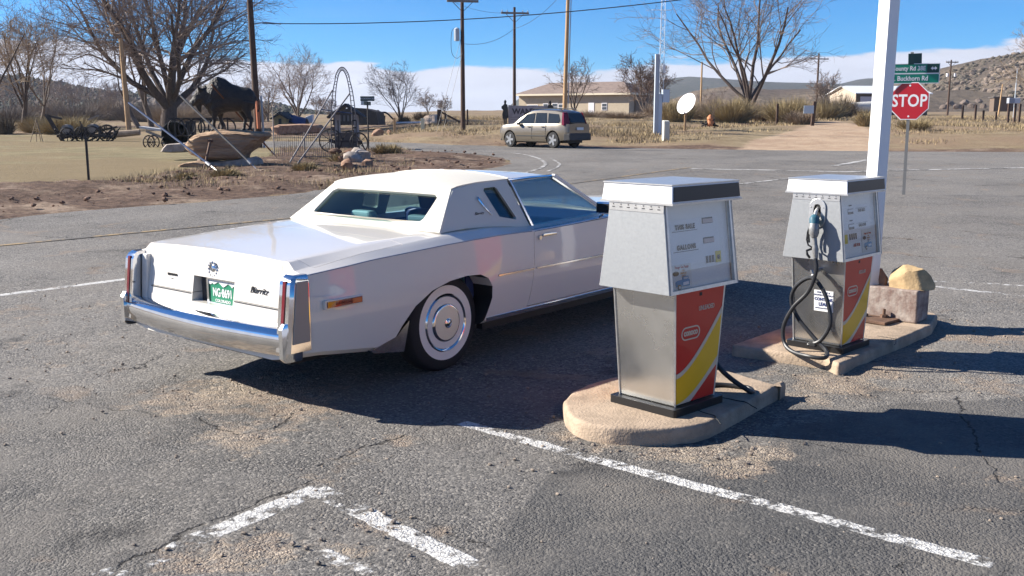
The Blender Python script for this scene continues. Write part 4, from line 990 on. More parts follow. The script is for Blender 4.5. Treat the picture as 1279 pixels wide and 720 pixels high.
        if root['pump_kind'] == 'a':
            A_, B_, dig, oct_, stk = (-.075, .02), (-.075, .02), .0, .0, -.13
            cs, cw = -.105, .085
            for nm, v in (('THIS SALE', .40), ('GALLONS', .275)):
                tx(nm, .038, cs, v, M_INK, space=1.25, sx=.92, bold=.002); plate(cs-.105, cs+.100, v-.026, v-.023, .003, M_INK, 'underline')
                wn = plate(cw-.045, cw+.045, v+.006, v+.044, .003, M_INK, 'counter_window'); plate(cw-.041, cw+.045, v+.010, v+.036, .006, mat('faded_pink_digits', (.55, .42, .40), .5), 'number_wheel', wn)
            for i in range(3): plate(.052+i*.026, .070+i*.026, .155, .200, .003, M_INK, 'price_digit')
            oc = plate(.135, .182, .150, .222, .003, M_SYEL, 'octane_sticker'); tx('85', .036, .158, .182, M_INK, q=.008, bold=.001, sx=.8)
            sx0 = -.245
            plate(sx0, sx0+.165, .02, .175, .003, M_PAPER, 'sticker'); so_ = sx0
        else:
            cs, cw = .055, -.105
            for nm, v in (('THIS SALE', .40), ('GALLONS', .275)):
                tx(nm, .033, cs, v, M_INK, space=1.1, sx=.82, bold=.001); plate(cs-.085, cs+.085, v+.020, v+.022, .003, M_INK, 'underline')
                wn = plate(cw-.04, cw+.04, v-.022, v+.022, .003, M_INK, 'counter_window'); plate(cw-.038, cw+.036, v-.002, v+.018, .006, M_FACE2, 'number_wheel', wn)
                plate(cw-.02, cw+.02, v+.045, v+.055, .003, M_INK, 'maker_mark')
            for i in range(4): plate(-.145+i*.030, -.128+i*.030, .165, .215, .003, M_INK, 'price_digit')
            plate(-.212, -.172, .14, .215, .003, M_SYEL, 'octane_sticker')
            tx('ASK FOR', .034, -.045, .115, M_SRED, bold=.001, sx=.85)
            sx0 = .035; plate(sx0, sx0+.175, .04, .235, .003, M_PAPER, 'sticker'); so_ = sx0
        dv = .0 if root['pump_kind'] == 'a' else .04
        q = .0055
        tx('Vintage Gas Pumps', .024, so_+.088, .158+dv, M_SRED, q=q, sx=.72, shear=.2); tx('FOR', .015, so_+.10, .135+dv, M_SORG, q=q); tx('DISPLAY', .015, so_+.10, .118+dv, M_SORG, q=q); tx('ONLY', .015, so_+.10, .101+dv, M_SORG, q=q)
        ov = [(so_+.038+.024*math.cos(a), .122+dv+.015*math.sin(a)) for a in np.linspace(0, 2*PI, 17)[:-1]]
        pa(MB().prism(ov, dp-q-.002, dp-q, hf), 'oval_mark', M_INK, dial)
        # little blue pickup drawn on the sticker
        trk = [(so_+.03, .040), (so_+.03, .070), (so_+.045, .077), (so_+.085, .079), (so_+.09, .098), (so_+.135, .098), (so_+.137, .076), (so_+.145, .074), (so_+.143, .036)]
        pa(MB().prism([(u, v+dv) for u, v in trk], dp-q-.002, dp-q, hf), 'truck_drawing', M_SBLU, dial)
        pa(MB().prism([(so_+.095, .083+dv), (so_+.13, .083+dv), (so_+.13, .094+dv), (so_+.095, .094+dv)], dp-q-.004, dp-q-.002, hf), 'truck_window', M_PAPER, dial)
        for r_, m_, qq in ((.017, M_INK, .002), (.009, M_PAPER, .004)):
            pa(MB().prism([(so_+.057+r_*.8*math.cos(a), .036+dv+r_*math.sin(a)) for a in np.linspace(0, 2*PI, 17)[:-1]], dp-q-qq-.002, dp-q-qq, hf), 'truck_wheel', m_, dial)
        pa(MB().prism([(so_+.09, .046+dv), (so_+.135, .048+dv), (so_+.135, .066+dv), (so_+.09, .064+dv)], dp-q-.004, dp-q-.002, hf), 'truck_door', M_FACE2, dial)
        # glass over the face
        pa(MB().prism([(-.262, .022), (.262, .022), (.258, hh-.004), (-.258, hh-.004)], .006, .008, hf), 'glass', glassmat('pump_glass', (.95, .96, .96), .012, top=.18), head)
    # cap: white enamel box ends, black illuminated-sign sides, folded metal rims
    cw_, cd0, cd1 = .342, .258, .248
    cap = pa(MB().hexa([(-cw_, -cd0, zh1), (cw_, -cd0, zh1), (cw_, cd0, zh1), (-cw_, cd0, zh1), (-cw_+.01, -cd1, zc), (cw_-.01, -cd1, zc), (cw_-.01, cd1, zc), (-cw_+.01, cd1, zc)]), 'cap', M_ENW, bevel=.004)
    for sgn in (1, -1): pa(MB().hexa([(-cw_+.012, -sgn*(cd0+.004), zh1+.014), (cw_-.012, -sgn*(cd0+.004), zh1+.014), (cw_-.012, -sgn*(cd0-.03), zh1+.014), (-cw_+.012, -sgn*(cd0-.03), zh1+.014),
                                  (-cw_+.02, -sgn*(cd1+.006), zc-.010), (cw_-.02, -sgn*(cd1+.006), zc-.010), (cw_-.02, -sgn*(cd1-.03), zc-.010), (-cw_+.02, -sgn*(cd1-.03), zc-.010)]), 'cap_panel', M_BLACKP, cap)
    pa(MB().holed([(-cw_-.006, -cd0-.008), (cw_+.006, -cd0-.008), (cw_+.006, cd0+.008), (-cw_-.006, cd0+.008)], [[(-cw_+.02, -cd0+.02), (cw_-.02, -cd0+.02), (cw_-.02, cd0-.02), (-cw_+.02, cd0-.02)]], lambda u, v, q: (u, v, q), zh1-.006, zh1+.006), 'cap_rim', M_ALU, cap)
    pa(MB().hexa([(-cw_+.004, -cd1-.004, zc-.002), (cw_-.004, -cd1-.004, zc-.002), (cw_-.004, cd1+.004, zc-.002), (-cw_+.004, cd1+.004, zc-.002), (-cw_+.004, -cd1-.004, zc+.005), (cw_-.004, -cd1-.004, zc+.005), (cw_-.004, cd1+.004, zc+.005), (-cw_+.004, cd1+.004, zc+.005)]), 'cap_lid', M_ALU, cap)
    # corner beads of the cabinet
    for sx_ in (-1, 1):
        for sy_ in (-1, 1): pa(MB().beam((sx_*(w0+.001), sy_*(d0+.004), zb0), (sx_*(w1+.001), sy_*(d1+.004), zb1), .010, .010), 'corner_trim', M_ALU, cab)
    for k in range(3): pa(MB().lathe([(0, -w0-.012), (.004, -w0-.010), (.005, -w0)], 8, 'X', (0, -.1+.1*k, .30)), 'rivet', M_STEEL, cab)
    # nozzle boot on the chosen side (side=-1: the metal side turned to the photographer)
    S = side_nozzle
    def sd2(y, z, q): # point on the side plate; q outwards
        t = (z-zh0)/(zh1-zh0); return (S*(HB+(HT-HB)*t+q), y, z)
    def st(h, r, n=10):
        out = []
        for i in range(n+1): a = PI*i/n; out.append((r*math.cos(a), h+r*math.sin(a)))
        for i in range(n+1): a = PI+PI*i/n; out.append((r*math.cos(a), -h+r*math.sin(a)))
        return out
    yc, zc0 = -.02*1, 1.105
    bt = pa(MB().holed([(u+yc, v+zc0) for u, v in st(.045, .070)], [[(u+yc, v+zc0+.01) for u, v in st(.030, .030)]], lambda u, v, q: sd2(u, v, q), 0, .010), 'nozzle_boot', M_ALU, bevel=.003)
    pa(MB().prism([(u+yc, v+zc0+.01) for u, v in st(.030, .030)], .0005, .002, lambda u, v, q: sd2(u, v, q)), 'boot_opening', M_BLACK, bt)
    for u, v in ((-.052, .045), (.052, .045), (-.052, -.05), (.052, -.05)): pa(MB().lathe([(0, S*.0115), (.005, S*.0115), (.006, S*.009)], 8, 'X', (S*(HT+.004), u+yc, zc0+v)), 'boot_screw', M_STEEL, bt)
    # nozzle: spout up in the boot, body, lever, guard
    nz = bpy.data.objects.new('nozzle', None); COL.objects.link(nz); nz.parent = root; nz.location = (0, 0, .03)
    X0 = S*.356
    pa(MB().tube([(X0-S*.02, yc, 1.115), (X0+S*.02, yc-.004, 1.09), (X0+S*.045, yc-.008, 1.05)], [.011, .0125, .016], 12), 'spout', M_ALU, nz, smooth=True)
    pa(MB().tube([(X0+S*.035, yc-.006, 1.055), (X0+S*.05, yc-.010, 1.035), (X0+S*.062, yc-.016, .995)], [.030, .040, .037], 14), 'grip_cover', M_BLUEP, nz, smooth=True)
    pa(MB().tube([(X0+S*.060, yc-.014, 1.005), (X0+S*.066, yc-.018, .97), (X0+S*.070, yc-.022, .925), (X0+S*.070, yc-.026, .895)], [.036, .042, .038, .024], 14), 'valve_body', M_NOZ, nz, smooth=True)
    pa(MB().tube([(X0+S*.070, yc-.026, .90), (X0+S*.068, yc-.034, .84), (X0+S*.066, yc-.038, .80), (X0+S*.066, yc-.040, .775), (X0+S*.064, yc-.042, .735)], [.019, .019, .026, .022, .019], 12), 'swivel', M_NOZ, nz, smooth=True)
    pa(MB().tube([(X0+S*.05, yc+.024, .985), (X0+S*.05, yc+.042, .93), (X0+S*.052, yc+.046, .87), (X0+S*.054, yc+.030, .83), (X0+S*.06, yc-.005, .815)], .007, 8), 'lever_guard', M_BLACKP, nz, smooth=True)
    pa(MB().tube([(X0+S*.058, yc+.018, .96), (X0+S*.06, yc+.028, .90), (X0+S*.06, yc+.020, .85)], .008, 8), 'trigger', M_BLACKP, nz, smooth=True)
    pa(MB().tube([(X0+S*.03, yc+.01, .80), (X0+S*.055, yc+.04, .785), (X0+S*.06, yc+.03, .755), (X0+S*.05, yc+.012, .73)], .010, 8), 'hold_open_latch', M_BLACKP, nz, smooth=True)
    return zb0
def spline(pts, n=10):
    out = []; P_ = [Vector(p) for p in pts]; P_ = [P_[0]*2-P_[1]]+P_+[P_[-1]*2-P_[-2]]
    for i in range(1, len(P_)-2):
        a, b, c, d = P_[i-1], P_[i], P_[i+1], P_[i+2]
        for k in range(n):
            t = k/n; out.append(.5*((2*b)+(-a+c)*t+(2*a-5*b+4*c-d)*t*t+(-a+3*b-3*c+d)*t*t*t))
    out.append(P_[-2]); return out
PROT = R(44.3)
C1 = at(840, 508, Z1+.05); cu = Vector((math.cos(PROT), math.sin(PROT))); cv_ = Vector((math.sin(PROT), -math.cos(PROT)))
cen1 = Vector((.958, 6.004))
p1 = thing('fuel_pump', 'nearer pump with UNLEADED on its red and yellow panel and a bare metal side', 'fuel pump', (cen1.x, cen1.y, Z1), PROT, 'old gas pumps on the concrete islands'); p1['pump_kind'] = 'a'
pump(p1, 1)
M_HOSEEND = M_CHROMEW
h1 = spline([(.42, -.045, .77), (.375, -.05, .55), (.34, -.03, .34), (.28, 0, .10), (.34, .05, .02), (.52, -.02, .015), (.60, -.20, .014), (.52, -.26, .02), (.42, -.10, .16), (.38, .05, .40), (.30, .06, .58)], 8)
MB().tube(h1, .0165, 10).build('hose', M_HOSE, p1, smooth=True)
C2 = at(1047.6, 430.3, Z2+.05+.0); cen2 = Vector((2.474, 7.653))
p2 = thing('fuel_pump', 'farther pump with a hanging hose and nozzle and a CONTAINS LEAD notice', 'fuel pump', (cen2.x, cen2.y, Z2), R(46.2), 'old gas pumps on the concrete islands'); p2['pump_kind'] = 'b'; p2.scale = (.94, .94, .955)
pump(p2, -1)
X0 = -.356
h2 = spline([(X0-.064, -.062, .775), (X0-.07, -.075, .66), (X0-.07, -.02, .50), (X0-.075, .10, .36), (X0-.08, .175, .20), (X0-.09, .16, .07), (X0-.14, .06, .018), (X0-.20, -.12, .016), (X0-.16, -.23, .018), (X0-.06, -.19, .05), (X0-.035, -.06, .14), (X0-.03, .08, .27), (X0-.03, .145, .40), (X0-.03, .11, .52), (X0-.02, -.01, .60), (X0-.03, -.12, .52), (X0-.035, -.185, .38), (X0-.04, -.20, .25), (X0-.045, -.13, .12), (X0-.05, -.03, .07)], 8)
MB().tube(h2, .0165, 10).build('hose', M_HOSE, p2, smooth=True)
hr_ = MB().tube([(-.22, -.02, .655), (-.30, -.02, .65), (X0-.02, -.015, .60)], [.014, .016, .02], 8); hr_.tube([(X0+.0, -.03, .60), (X0-.0, .0, .66)], .012, 6); hr_.build('hose_bracket', M_STEEL, p2, smooth=True)
MB().box(X0-.065, X0-.025, -.10, -.03, .06, .10).build('hose_clamp', M_BLACK, p2, bevel=.01)
sgp = MB().hexa([(-.2185, .03, .315), (-.2165, .03, .315), (-.2165, -.135, .315), (-.2185, -.135, .315), (-.2325, .03, .485), (-.2305, .03, .485), (-.2305, -.135, .485), (-.2325, -.135, .485)]).build('warning_notice', M_PAINTW, p2)
M_BLINK = mat('navy_ink', (.02, .04, .16), .5)
tt = math.atan(.015/.17); 
for s_, sz, z_ in (('FOR USE AS A', .020, .468), ('MOTOR FUEL ONLY', .020, .446), ('CONTAINS', .034, .412), ('LEAD', .040, .372), ('(ANTIKNOCK COMPOUNDS)', .012, .340)):
    text(s_, sz, M_BLINK, sgp, (-.2198-(z_-.315)*.0824, -.0525, z_), (PI/2+tt, 0, -PI/2), bold=.0012 if sz > .03 else 0, sx=.9)

# ---- white steel pole with base plate
pb = at(1082, 394, Z2)
pole = thing('canopy_post', 'tall square white steel post behind the farther pump', 'post', (pb.x, pb.y, Z2), R(52), rx=0, ry=0)
pole.rotation_euler = (R(.0), R(.75), R(0)); 
pm = MB(); pm.T = Matrix.Rotation(R(28), 4, 'Z'); pm.box(-.062, .062, -.062, .062, .0, 5.2); pm.build('shaft', M_PAINTW, pole, bevel=.006)
pm = MB(); pm.T = Matrix.Rotation(R(44), 4, 'Z'); pm.box(-.34, .16, -.34, .06, .004, .03); pm.build('base_plate', M_RUST, pole, bevel=.004)
for u, v, hh_ in ((-.12, -.22, .05), (.06, -.24, .10), (-.20, -.08, .05), (.10, -.12, .04)):
    q = MB(); q.T = Matrix.Rotation(R(44), 4, 'Z') @ Matrix.Translation((u, v, 0)); q.lathe([(.032, .03), (.032, .055), (.013, .055), (.013, .055+hh_)], 6); q.build('anchor_bolt', M_RUST, pole)

# ---- painted concrete block and the two loose rocks
M_BLK = mat('flaking_painted_concrete', (.24, .14, .115), .9, var=.4, vscale=11, vcol=(.38, .33, .29), bump=.7, bscale=30, bdist=.008)
kc = at(1144, 405, Z2)
blk = MB(); q = [(0, 0), (.0, 0), (0, 0)]
blk.prism([(0, 0), (.28, .0), (.28, .45), (.0, .45)], 0, .285, lambda u, v, q: (u, v, q))
bo_ = blk.build('concrete_block', M_BLK, bevel=.014, bseg=3); bo_.location = (kc.x, kc.y, Z2); bo_.rotation_euler = (0, 0, R(48))
tag(bo_, 'flaking red and grey painted concrete block at the end of the far island', 'block')
def rock(name, label, cat, loc, dims, seed, m, group=None, sub=3, jag=.22, rz=0, parent=None, flat=.45):
    rg = random.Random(seed); bm = bmesh.new(); bmesh.ops.create_icosphere(bm, subdivisions=sub, radius=1)
    pl_ = [(Vector((rg.uniform(-1, 1), rg.uniform(-1, 1), rg.uniform(-.6, 1))).normalized(), rg.uniform(.50, .82)) for _ in range(14)]
    for v in bm.verts:
        p = v.co.copy()
        for n, d in pl_:
            t = p.dot(n)
            if t > d: p -= n*(t-d)
        p *= 1+mnoise.noise(p*2.3+Vector((seed, 0, 0)))*jag*.5+mnoise.noise(p*7+Vector((seed, 3, 0)))*jag*.16
        if p.z < -flat: p.z = -flat
        v.co = Vector((p.x*dims[0], p.y*dims[1], (p.z+flat)*dims[2]))
    me = bpy.data.meshes.new(name); bm.to_mesh(me); bm.free(); me.materials.append(m); me.polygons.foreach_set('use_smooth', [True]*len(me.polygons)); me.set_sharp_from_angle(angle=R(28))
    o = bpy.data.objects.new(name, me); COL.objects.link(o); o.location = loc; o.rotation_euler = (0, 0, rz)
    if parent: o.parent = parent
    if label: tag(o, label, cat, group)
    return o
M_SAND = mat('yellow_sandstone', (.44, .31, .165), .9, var=.3, vscale=8, bump=.6, bscale=30, bdist=.01)
M_REDR = mat('red_sandstone', (.30, .15, .09), .9, var=.4, vscale=5, bump=.7, bscale=14, bdist=.02, vcol=(.42, .27, .18))
M_GREYR = mat('grey_rock', (.34, .29, .25), .9, var=.35, vscale=4, bump=.7, bscale=14, bdist=.02)
uv = Vector((math.cos(R(48)), math.sin(R(48)))); vv_ = Vector((-math.sin(R(48)), math.cos(R(48))))
q = Vector((kc.x, kc.y))+uv*.14+vv_*.13
rock('rock', 'yellow sandstone rock resting on top of the painted block', 'rock', (q.x, q.y, Z2+.282), (.23, .16, .175), 4, M_SAND, rz=R(-25), sub=4, jag=.04)
q = Vector((kc.x, kc.y))+uv*.16+vv_*.40
rock('rock', 'small brown rock on the block beside the white post', 'rock', (q.x, q.y, Z2+.283), (.07, .065, .13), 11, M_REDR)
# loose stones around the lot
lst = MB(); rg = random.Random(5)
def pebbles(px, py, r, n, s0, s1):
    c = at(px, py)
    for _ in range(n):
        a = rg.uniform(0, 2*PI); d = r*math.sqrt(rg.random()); x, y = c.x+d*math.cos(a), c.y+d*math.sin(a); s_ = rg.uniform(s0, s1)**1
        lst.ico((x, y, gz(x, y)+s_*.25), (s_, s_*rg.uniform(.6, 1), s_*rg.uniform(.4, .8)), 1, .25, rg)
for bx in DB:
    c_ = (bx[0], bx[1])
    for _ in range(int(60*bx[2]*bx[3])+8):
        a = rg.uniform(0, 2*PI); d = bx[2]*1.5*math.sqrt(rg.random()); x, y = c_[0]+d*math.cos(a), c_[1]+d*math.sin(a); s_ = .004+.012*rg.random()**3
        lst.ico((x, y, gz(x, y)+s_*.35), (s_, s_*rg.uniform(.6, 1), s_*rg.uniform(.5, .8)), 1, .25, rg)
for _ in range(900):
    x, y = rg.uniform(-6, 8), rg.uniform(3.5, 12); s_ = .003+.010*rg.random()**4; lst.ico((x, y, gz(x, y)+s_*.3), (s_, s_, s_*.6), 1, .2, rg)
lo_ = lst.build('gravel', mat('gravel_chips', (.26, .21, .165), .9, var=.5, vscale=30), fix=False); lo_['kind'] = 'stuff'
# ================================================================== STOP SIGN with street names
M_SR = mat('sign_red', (.48, .008, .018), .35, coat=.3); M_SW = mat('sign_white', (.78, .76, .76), .4); M_SG = mat('sign_green', (.005, .22, .14), .4); M_POSTM = mat('galvanised_post', (.17, .17, .165), .6, .0)
D = 20.9; b0 = G(1131.5, D)
ss = thing('stop_sign', 'red octagonal STOP sign on a thin metal post with green street names above', 'road sign', b0, R(-24), rx=0); ss.rotation_euler = (0, R(-.2), R(-24))
cz = Z(126.5, D)-b0.z
MB().box(-.03, .03, -.012, .012, -.1, cz+.98).build('post', M_POSTM, ss)
def octo(r): return [(r*math.cos(PI/8+i*PI/4)/math.cos(PI/8), r*math.sin(PI/8+i*PI/4)/math.cos(PI/8)) for i in range(8)]
sf = lambda u, v, q: (u, -.016-q, cz+v)
bd = MB().prism(octo(.378), 0, .003, sf).build('sign_border', M_SW, ss); MB().prism(octo(.360), .003, .005, sf).build('sign_face', M_SR, bd)
text('STOP', .345, M_SW, bd, sf(0, -.004, .006), (PI/2, 0, 0), bold=.007, sx=.80, space=1.04)
for v in (.31, -.31): MB().lathe([(0, -.024), (.018, -.023), (.02, -.02)], 12, 'Y', (0, 0, cz+v)).build('bolt', M_SW, bd)
def blade(w_, z_, s_, sz, ang, side=''):
    bl = MB().box(-w_/2, w_/2, -.004, .004, -.10, .10); o = bl.build('street_name_blade', M_SG, ss); o.location = (0, -.022, z_); o.rotation_euler = (0, 0, ang)
    MB().holed(rounded([(-w_/2, -.10), (w_/2, -.10), (w_/2, .10), (-w_/2, .10)], .03), [rounded([(-w_/2+.012, -.088), (w_/2-.012, -.088), (w_/2-.012, .088), (-w_/2+.012, .088)], .025)], lambda u, v, q: (u, -q, v), .0045, .006).build('blade_border', M_SW, o)
    text(s_, sz, M_SW, o, (-.02, -.006, -.0), (PI/2, 0, 0), bold=.003, sx=.84); return o
k = D*.986/1250
o = blade(1.15, Z(98.5, D)-b0.z, 'W. Buckhorn Rd', .132, R(8)); o.location.x = -.03
o = blade(1.15, Z(86, D)-b0.z, 'County Rd 38E', .125, R(8)); o.location.x = -.03
MB().box(.33, .56, -.0075, -.0062, -.088, .088).build('dark_patch', mat('dark_green', (.006, .05, .04), .4), o)
MB().prism([(.40, -.0), (.44, -.04), (.44, -.015), (.48, -.015), (.48, -.04), (.52, 0), (.48, .04), (.48, .015), (.44, .015), (.44, .04)], .008, .009, lambda u, v, q: (u, -q, v)).build('arrow', M_SW, o)
o = MB().box(-.16, .16, -.004, .004, -.11, .11).build('cross_street_blade', mat('dark_green', (.006, .05, .04), .4), ss); o.location = (.06, 0, Z(74, D)-b0.z); o.rotation_euler = (0, R(-3), R(40))
MB().box(.10, .14, .07, .35, .0, .002)
# ================================================================== SILVER ESTATE CAR
M_SUV = mat('champagne_paint', (.165, .14, .105), .3, .3, coat=.9); M_SUVP = mat('dark_plastic', (.035, .035, .037), .6); M_DGL = mat('dark_glass', (.02, .025, .03), .12); M_ALLOY = mat('alloy', (.42, .43, .44), .3, .6)
DS = 48.8; c0 = at(680, 183)
sx = P(678, DS, 1)
suv = thing('estate_car', 'champagne silver SUV driving left on the far road', 'car', (sx, DS, gz(sx, DS)), R(180-41))
suv.scale = (.93, .95, 1.04)
# profile stations: x, half width, bottom z, belt z
def suv_sec(x):
    L_ = 2.4
    hw_ = X(x, [-2.4, -2.25, -1.8, 1.6, 2.1, 2.38], [.80, .90, .94, .94, .88, .66])
    zb_ = X(x, [-2.4, -2.0, -1.2, 1.3, 2.0, 2.4], [.42, .34, .28, .28, .30, .36]); zt_ = X(x, [-2.4, -2.0, 0.9, 1.25, 2.1, 2.38], [1.05, 1.10, 1.08, 1.06, 1.00, .84])
    return [(0, zb_), (hw_-.06, zb_), (hw_, zb_+.15), (hw_+.005, (zb_+zt_)/2), (hw_-.02, zt_-.08), (hw_-.07, zt_), (hw_*.55, zt_+.04), (0, zt_+.055)]
rows = []
for x in np.linspace(-2.38, 2.38, 36):
    h = suv_sec(x); rows.append([(x, y, z) for y, z in h]+[(x, -y, z) for y, z in h[-2:0:-1]])
sb = MB().loft(rows).build('body', M_SUV, suv, smooth=True, angle=40)
for cx in (-1.40, 1.46):
    for sg in (-1, 1):
        bool_op(sb, MB().prism([(cx+.43*math.cos(a), .36+.43*math.sin(a)) for a in np.linspace(0, 2*PI, 25)[:-1]], sg*.55, sg*1.2, lambda u, v, q: (u, q, v)).build('cutter', M_SUV, suv))
for p_ in sb.data.polygons: p_.material_index = 0; p_.use_smooth = True
sb.data.materials.clear(); sb.data.materials.append(M_SUV); sb.data.set_sharp_from_angle(angle=R(35))
MB().box(-2.1, 2.1, -.6, .6, .22, .5).build('underbody', M_DARK, suv)
rf = []
for x, w_, z_ in ((-2.20, .70, 1.14), (-2.05, .72, 1.45), (-1.85, .71, 1.62), (-1.4, .70, 1.69), (-.5, .69, 1.725), (.1, .67, 1.70), (.45, .65, 1.60), (.95, .66, 1.36), (1.36, .70, 1.07)):
    rf.append([(x, -.84, 1.0), (x, -w_-.10*(1.72-z_), z_-.05), (x, -w_*.8, z_), (x, 0, z_+.02), (x, w_*.8, z_), (x, w_+.10*(1.72-z_), z_-.05), (x, .84, 1.0)])
MB().loft(rf).build('roof', M_SUV, suv, smooth=True, angle=40)
for sg in (-1, 1):
    fs_ = lambda u, v, q, sg=sg: (u, sg*(.845-.155*(v-1.0)/.62*1.0+q), v)
    for nm, pts in (('front_window', [(1.0, 1.10), (.42, 1.50), (-.10, 1.56), (-.10, 1.08)]), ('rear_side_window', [(-.18, 1.08), (-.18, 1.57), (-.88, 1.56), (-.95, 1.08)]), ('cargo_window', [(-1.03, 1.10), (-.98, 1.55), (-1.66, 1.50), (-1.78, 1.22), (-1.70, 1.12)])):
        MB().prism(pts, .012, .022, fs_).build(nm, M_DGL, suv)
    MB().tube([(.2, sg*.60, 1.70), (.1, sg*.60, 1.765), (-1.6, sg*.60, 1.745), (-1.75, sg*.60, 1.67)], .022, 6).build('roof_rail', M_SUVP, suv)
    MB().hexa([(-2.36, sg*.70, 1.0), (-2.14, sg*.955, 1.0), (-1.98, sg*.955, 1.03), (-2.2, sg*.66, 1.0), (-2.10, sg*.60, 1.58), (-1.98, sg*.765, 1.58), (-1.88, sg*.765, 1.58), (-2.0, sg*.60, 1.6)]).build('taillight', M_RED, suv, bevel=.02)
    MB().hexa([(2.22, sg*.55, .66), (2.39, sg*.50, .66), (2.15, sg*.86, .66), (2.0, sg*.84, .66), (2.22, sg*.55, .82), (2.34, sg*.50, .80), (2.12, sg*.85, .84), (2.0, sg*.82, .84)]).build('headlight', M_ALLOY, suv)
    MB().box(.70, .86, sg*1.02-.09, sg*1.02+.07, 1.02, 1.15).build('door_mirror', M_SUVP, suv, bevel=.03)
    MB().box(-.95, 1.0, sg*.945-.015, sg*.945+.015, .52, .56).build('side_molding', M_SUVP, suv)
    for xx_ in (-.05, -.95): MB().box(xx_, xx_+.012, sg*.944-.006, sg*.944+.006, .40, 1.03).build('door_seam', M_DARK, suv)
    for xx_ in (.0, -.9): MB().box(xx_+.05, xx_+.22, sg*.945-.02, sg*.945+.02, .93, .96).build('door_handle', M_SUV, suv)
    for cx in (-1.40, 1.46):
        wp = bpy.data.objects.new('wheel', None); COL.objects.link(wp); wp.parent = suv; wp.location = (cx, sg*.80, .36); wp.rotation_euler = (0, 0, 0 if sg < 0 else PI)
        MB().lathe([(.24, .1), (.35, .10), (.36, .05), (.36, -.08), (.34, -.12), (.25, -.125)], 28, 'Y').build('tyre', M_BLACK, wp, smooth=True)
        rm_ = MB().lathe([(.25, -.11), (.24, -.06), (.06, -.09), (.05, -.13), (0, -.13)], 28, 'Y')
        for k2 in range(5): a = 2*PI*k2/5; rm_.beam((0, -.12, 0), (.245*math.cos(a), -.125, .245*math.sin(a)), .10, .03, (0, 1, 0))
        rm_.build('rim', M_ALLOY, wp)
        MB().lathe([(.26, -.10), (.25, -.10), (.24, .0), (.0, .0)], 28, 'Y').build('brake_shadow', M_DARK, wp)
MB().hexa([(-2.30, -.60, 1.12), (-2.22, -.60, 1.12), (-2.22, .60, 1.12), (-2.30, .60, 1.12), (-2.09, -.55, 1.56), (-2.0, -.55, 1.56), (-2.0, .55, 1.56), (-2.09, .55, 1.56)]).build('rear_window', M_DGL, suv, bevel=.02)
MB().hexa([(-2.47, -.86, .34), (-2.1, -.93, .32), (-2.1, .93, .32), (-2.47, .86, .34), (-2.45, -.86, .66), (-2.1, -.93, .66), (-2.1, .93, .66), (-2.45, .86, .66)]).build('rear_bumper', M_SUVP, suv, bevel=.04)
MB().hexa([(2.1, -.86, .30), (2.43, -.55, .30), (2.43, .55, .30), (2.1, .86, .30), (2.1, -.86, .56), (2.44, -.55, .56), (2.44, .55, .56), (2.1, .86, .56)]).build('front_bumper', M_SUVP, suv, bevel=.04)
MB().box(-2.43, -2.40, -.26, .26, .80, .92).build('licence_plate', M_PW if 'M_PW' in globals() else M_SW, suv)
MB().grid([[(.50+t*.84, u*(.60+.08*t), 1.615-t*.52) for u in np.linspace(-1, 1, 5)] for t in (0, .33, .66, 1)]).build('windshield', M_DGL, suv, smooth=True)

# ================================================================== POLES AND WIRES
M_WOOD = mat('weathered_pole', (.075, .045, .032), .9, var=.3, vscale=3, stretch=(6, 6, .6)); M_WOODL = mat('tan_pole', (.42, .27, .14), .85, var=.25, vscale=3, stretch=(6, 6, .5)); M_WIRE = mat('wire', (.03, .03, .035), .5)
M_GREYP = mat('grey_paint', (.42, .47, .52), .5)
def upole(label, px, dist, h, r, m=M_WOOD, arms=(), lean=0, name='utility_pole', group='utility poles', rz=.2, extra=None):
    g = G(px, dist); o = thing(name, label, 'utility pole', (g.x, g.y, g.z-.1), 0, group); o.rotation_euler = (0, lean, rz)
    MB().tube([(0, 0, 0), (0, 0, h*.5), (0, 0, h)], [r, r*.85, r*.68], 12).build('shaft', m, o, smooth=True)
    for z_, w_ in arms:
        MB().box(-w_/2, w_/2, -r-.12, -r, z_-.07, z_+.07).build('crossarm', mat('grey_crossarm', (.20, .17, .15), .85), o)
        for sg in (-1, 1): MB().beam((sg*w_*.32, -r-.03, z_-.05), (0, -r*.8, z_-w_*.33), .05, .03).build('brace', M_WOOD, o)
        for u in (-.46, -.28, .28, .46): MB().lathe([(.03, 0), (.05, .06), (.045, .12), (0, .17)], 8, 'Z', (w_*u, -r-.06, z_+.07)).build('insulator', mat('insulator', (.35, .36, .38), .3), o)
    if extra: extra(o, h, r)
    return o
def xf(o, h, r):
    g = o.location
    z1 = Z(36, 62)-g.z; z2 = Z(52, 62)-g.z
    MB().lathe([(0, z2), (.17, z2+.02), (.17, z1-.03), (.13, z1), (.04, z1+.06), (0, z1+.06)], 16, 'Z', (-r-.20, -.05, 0)).build('transformer', M_GREYP, o, smooth=True)
    MB().tube(spline([(-r-.2, -.05, z1+.05), (-r-.5, -.05, z1-.2), (-r-.52, 0, z2-.6), (-r-.2, 0, z2-1.0), (0, -r, z2-.7)], 6), .015, 5).build('drop_wire', M_WIRE, o)
def conduit(o, h, r):
    MB().tube([(r+.08, -.05, 0), (r+.08, -.05, 2.5)], .05, 8).build('conduit', mat('grey_conduit', (.30, .36, .42), .6), o)
    MB().tube([(r*.3, -r-.03, 1.0), (r*.3, -r-.03, 2.3)], .09, 8).build('orange_guard', mat('orange_guard', (.50, .16, .07), .6), o)
    MB().tube([(r, 0, Z(30, 48)-o.location.z), (r+.5, -.1, Z(28.5, 48)-o.location.z), (r+1.2, -.2, Z(31, 48)-o.location.z)], .03, 6).build('wire_bracket', M_STEEL, o)
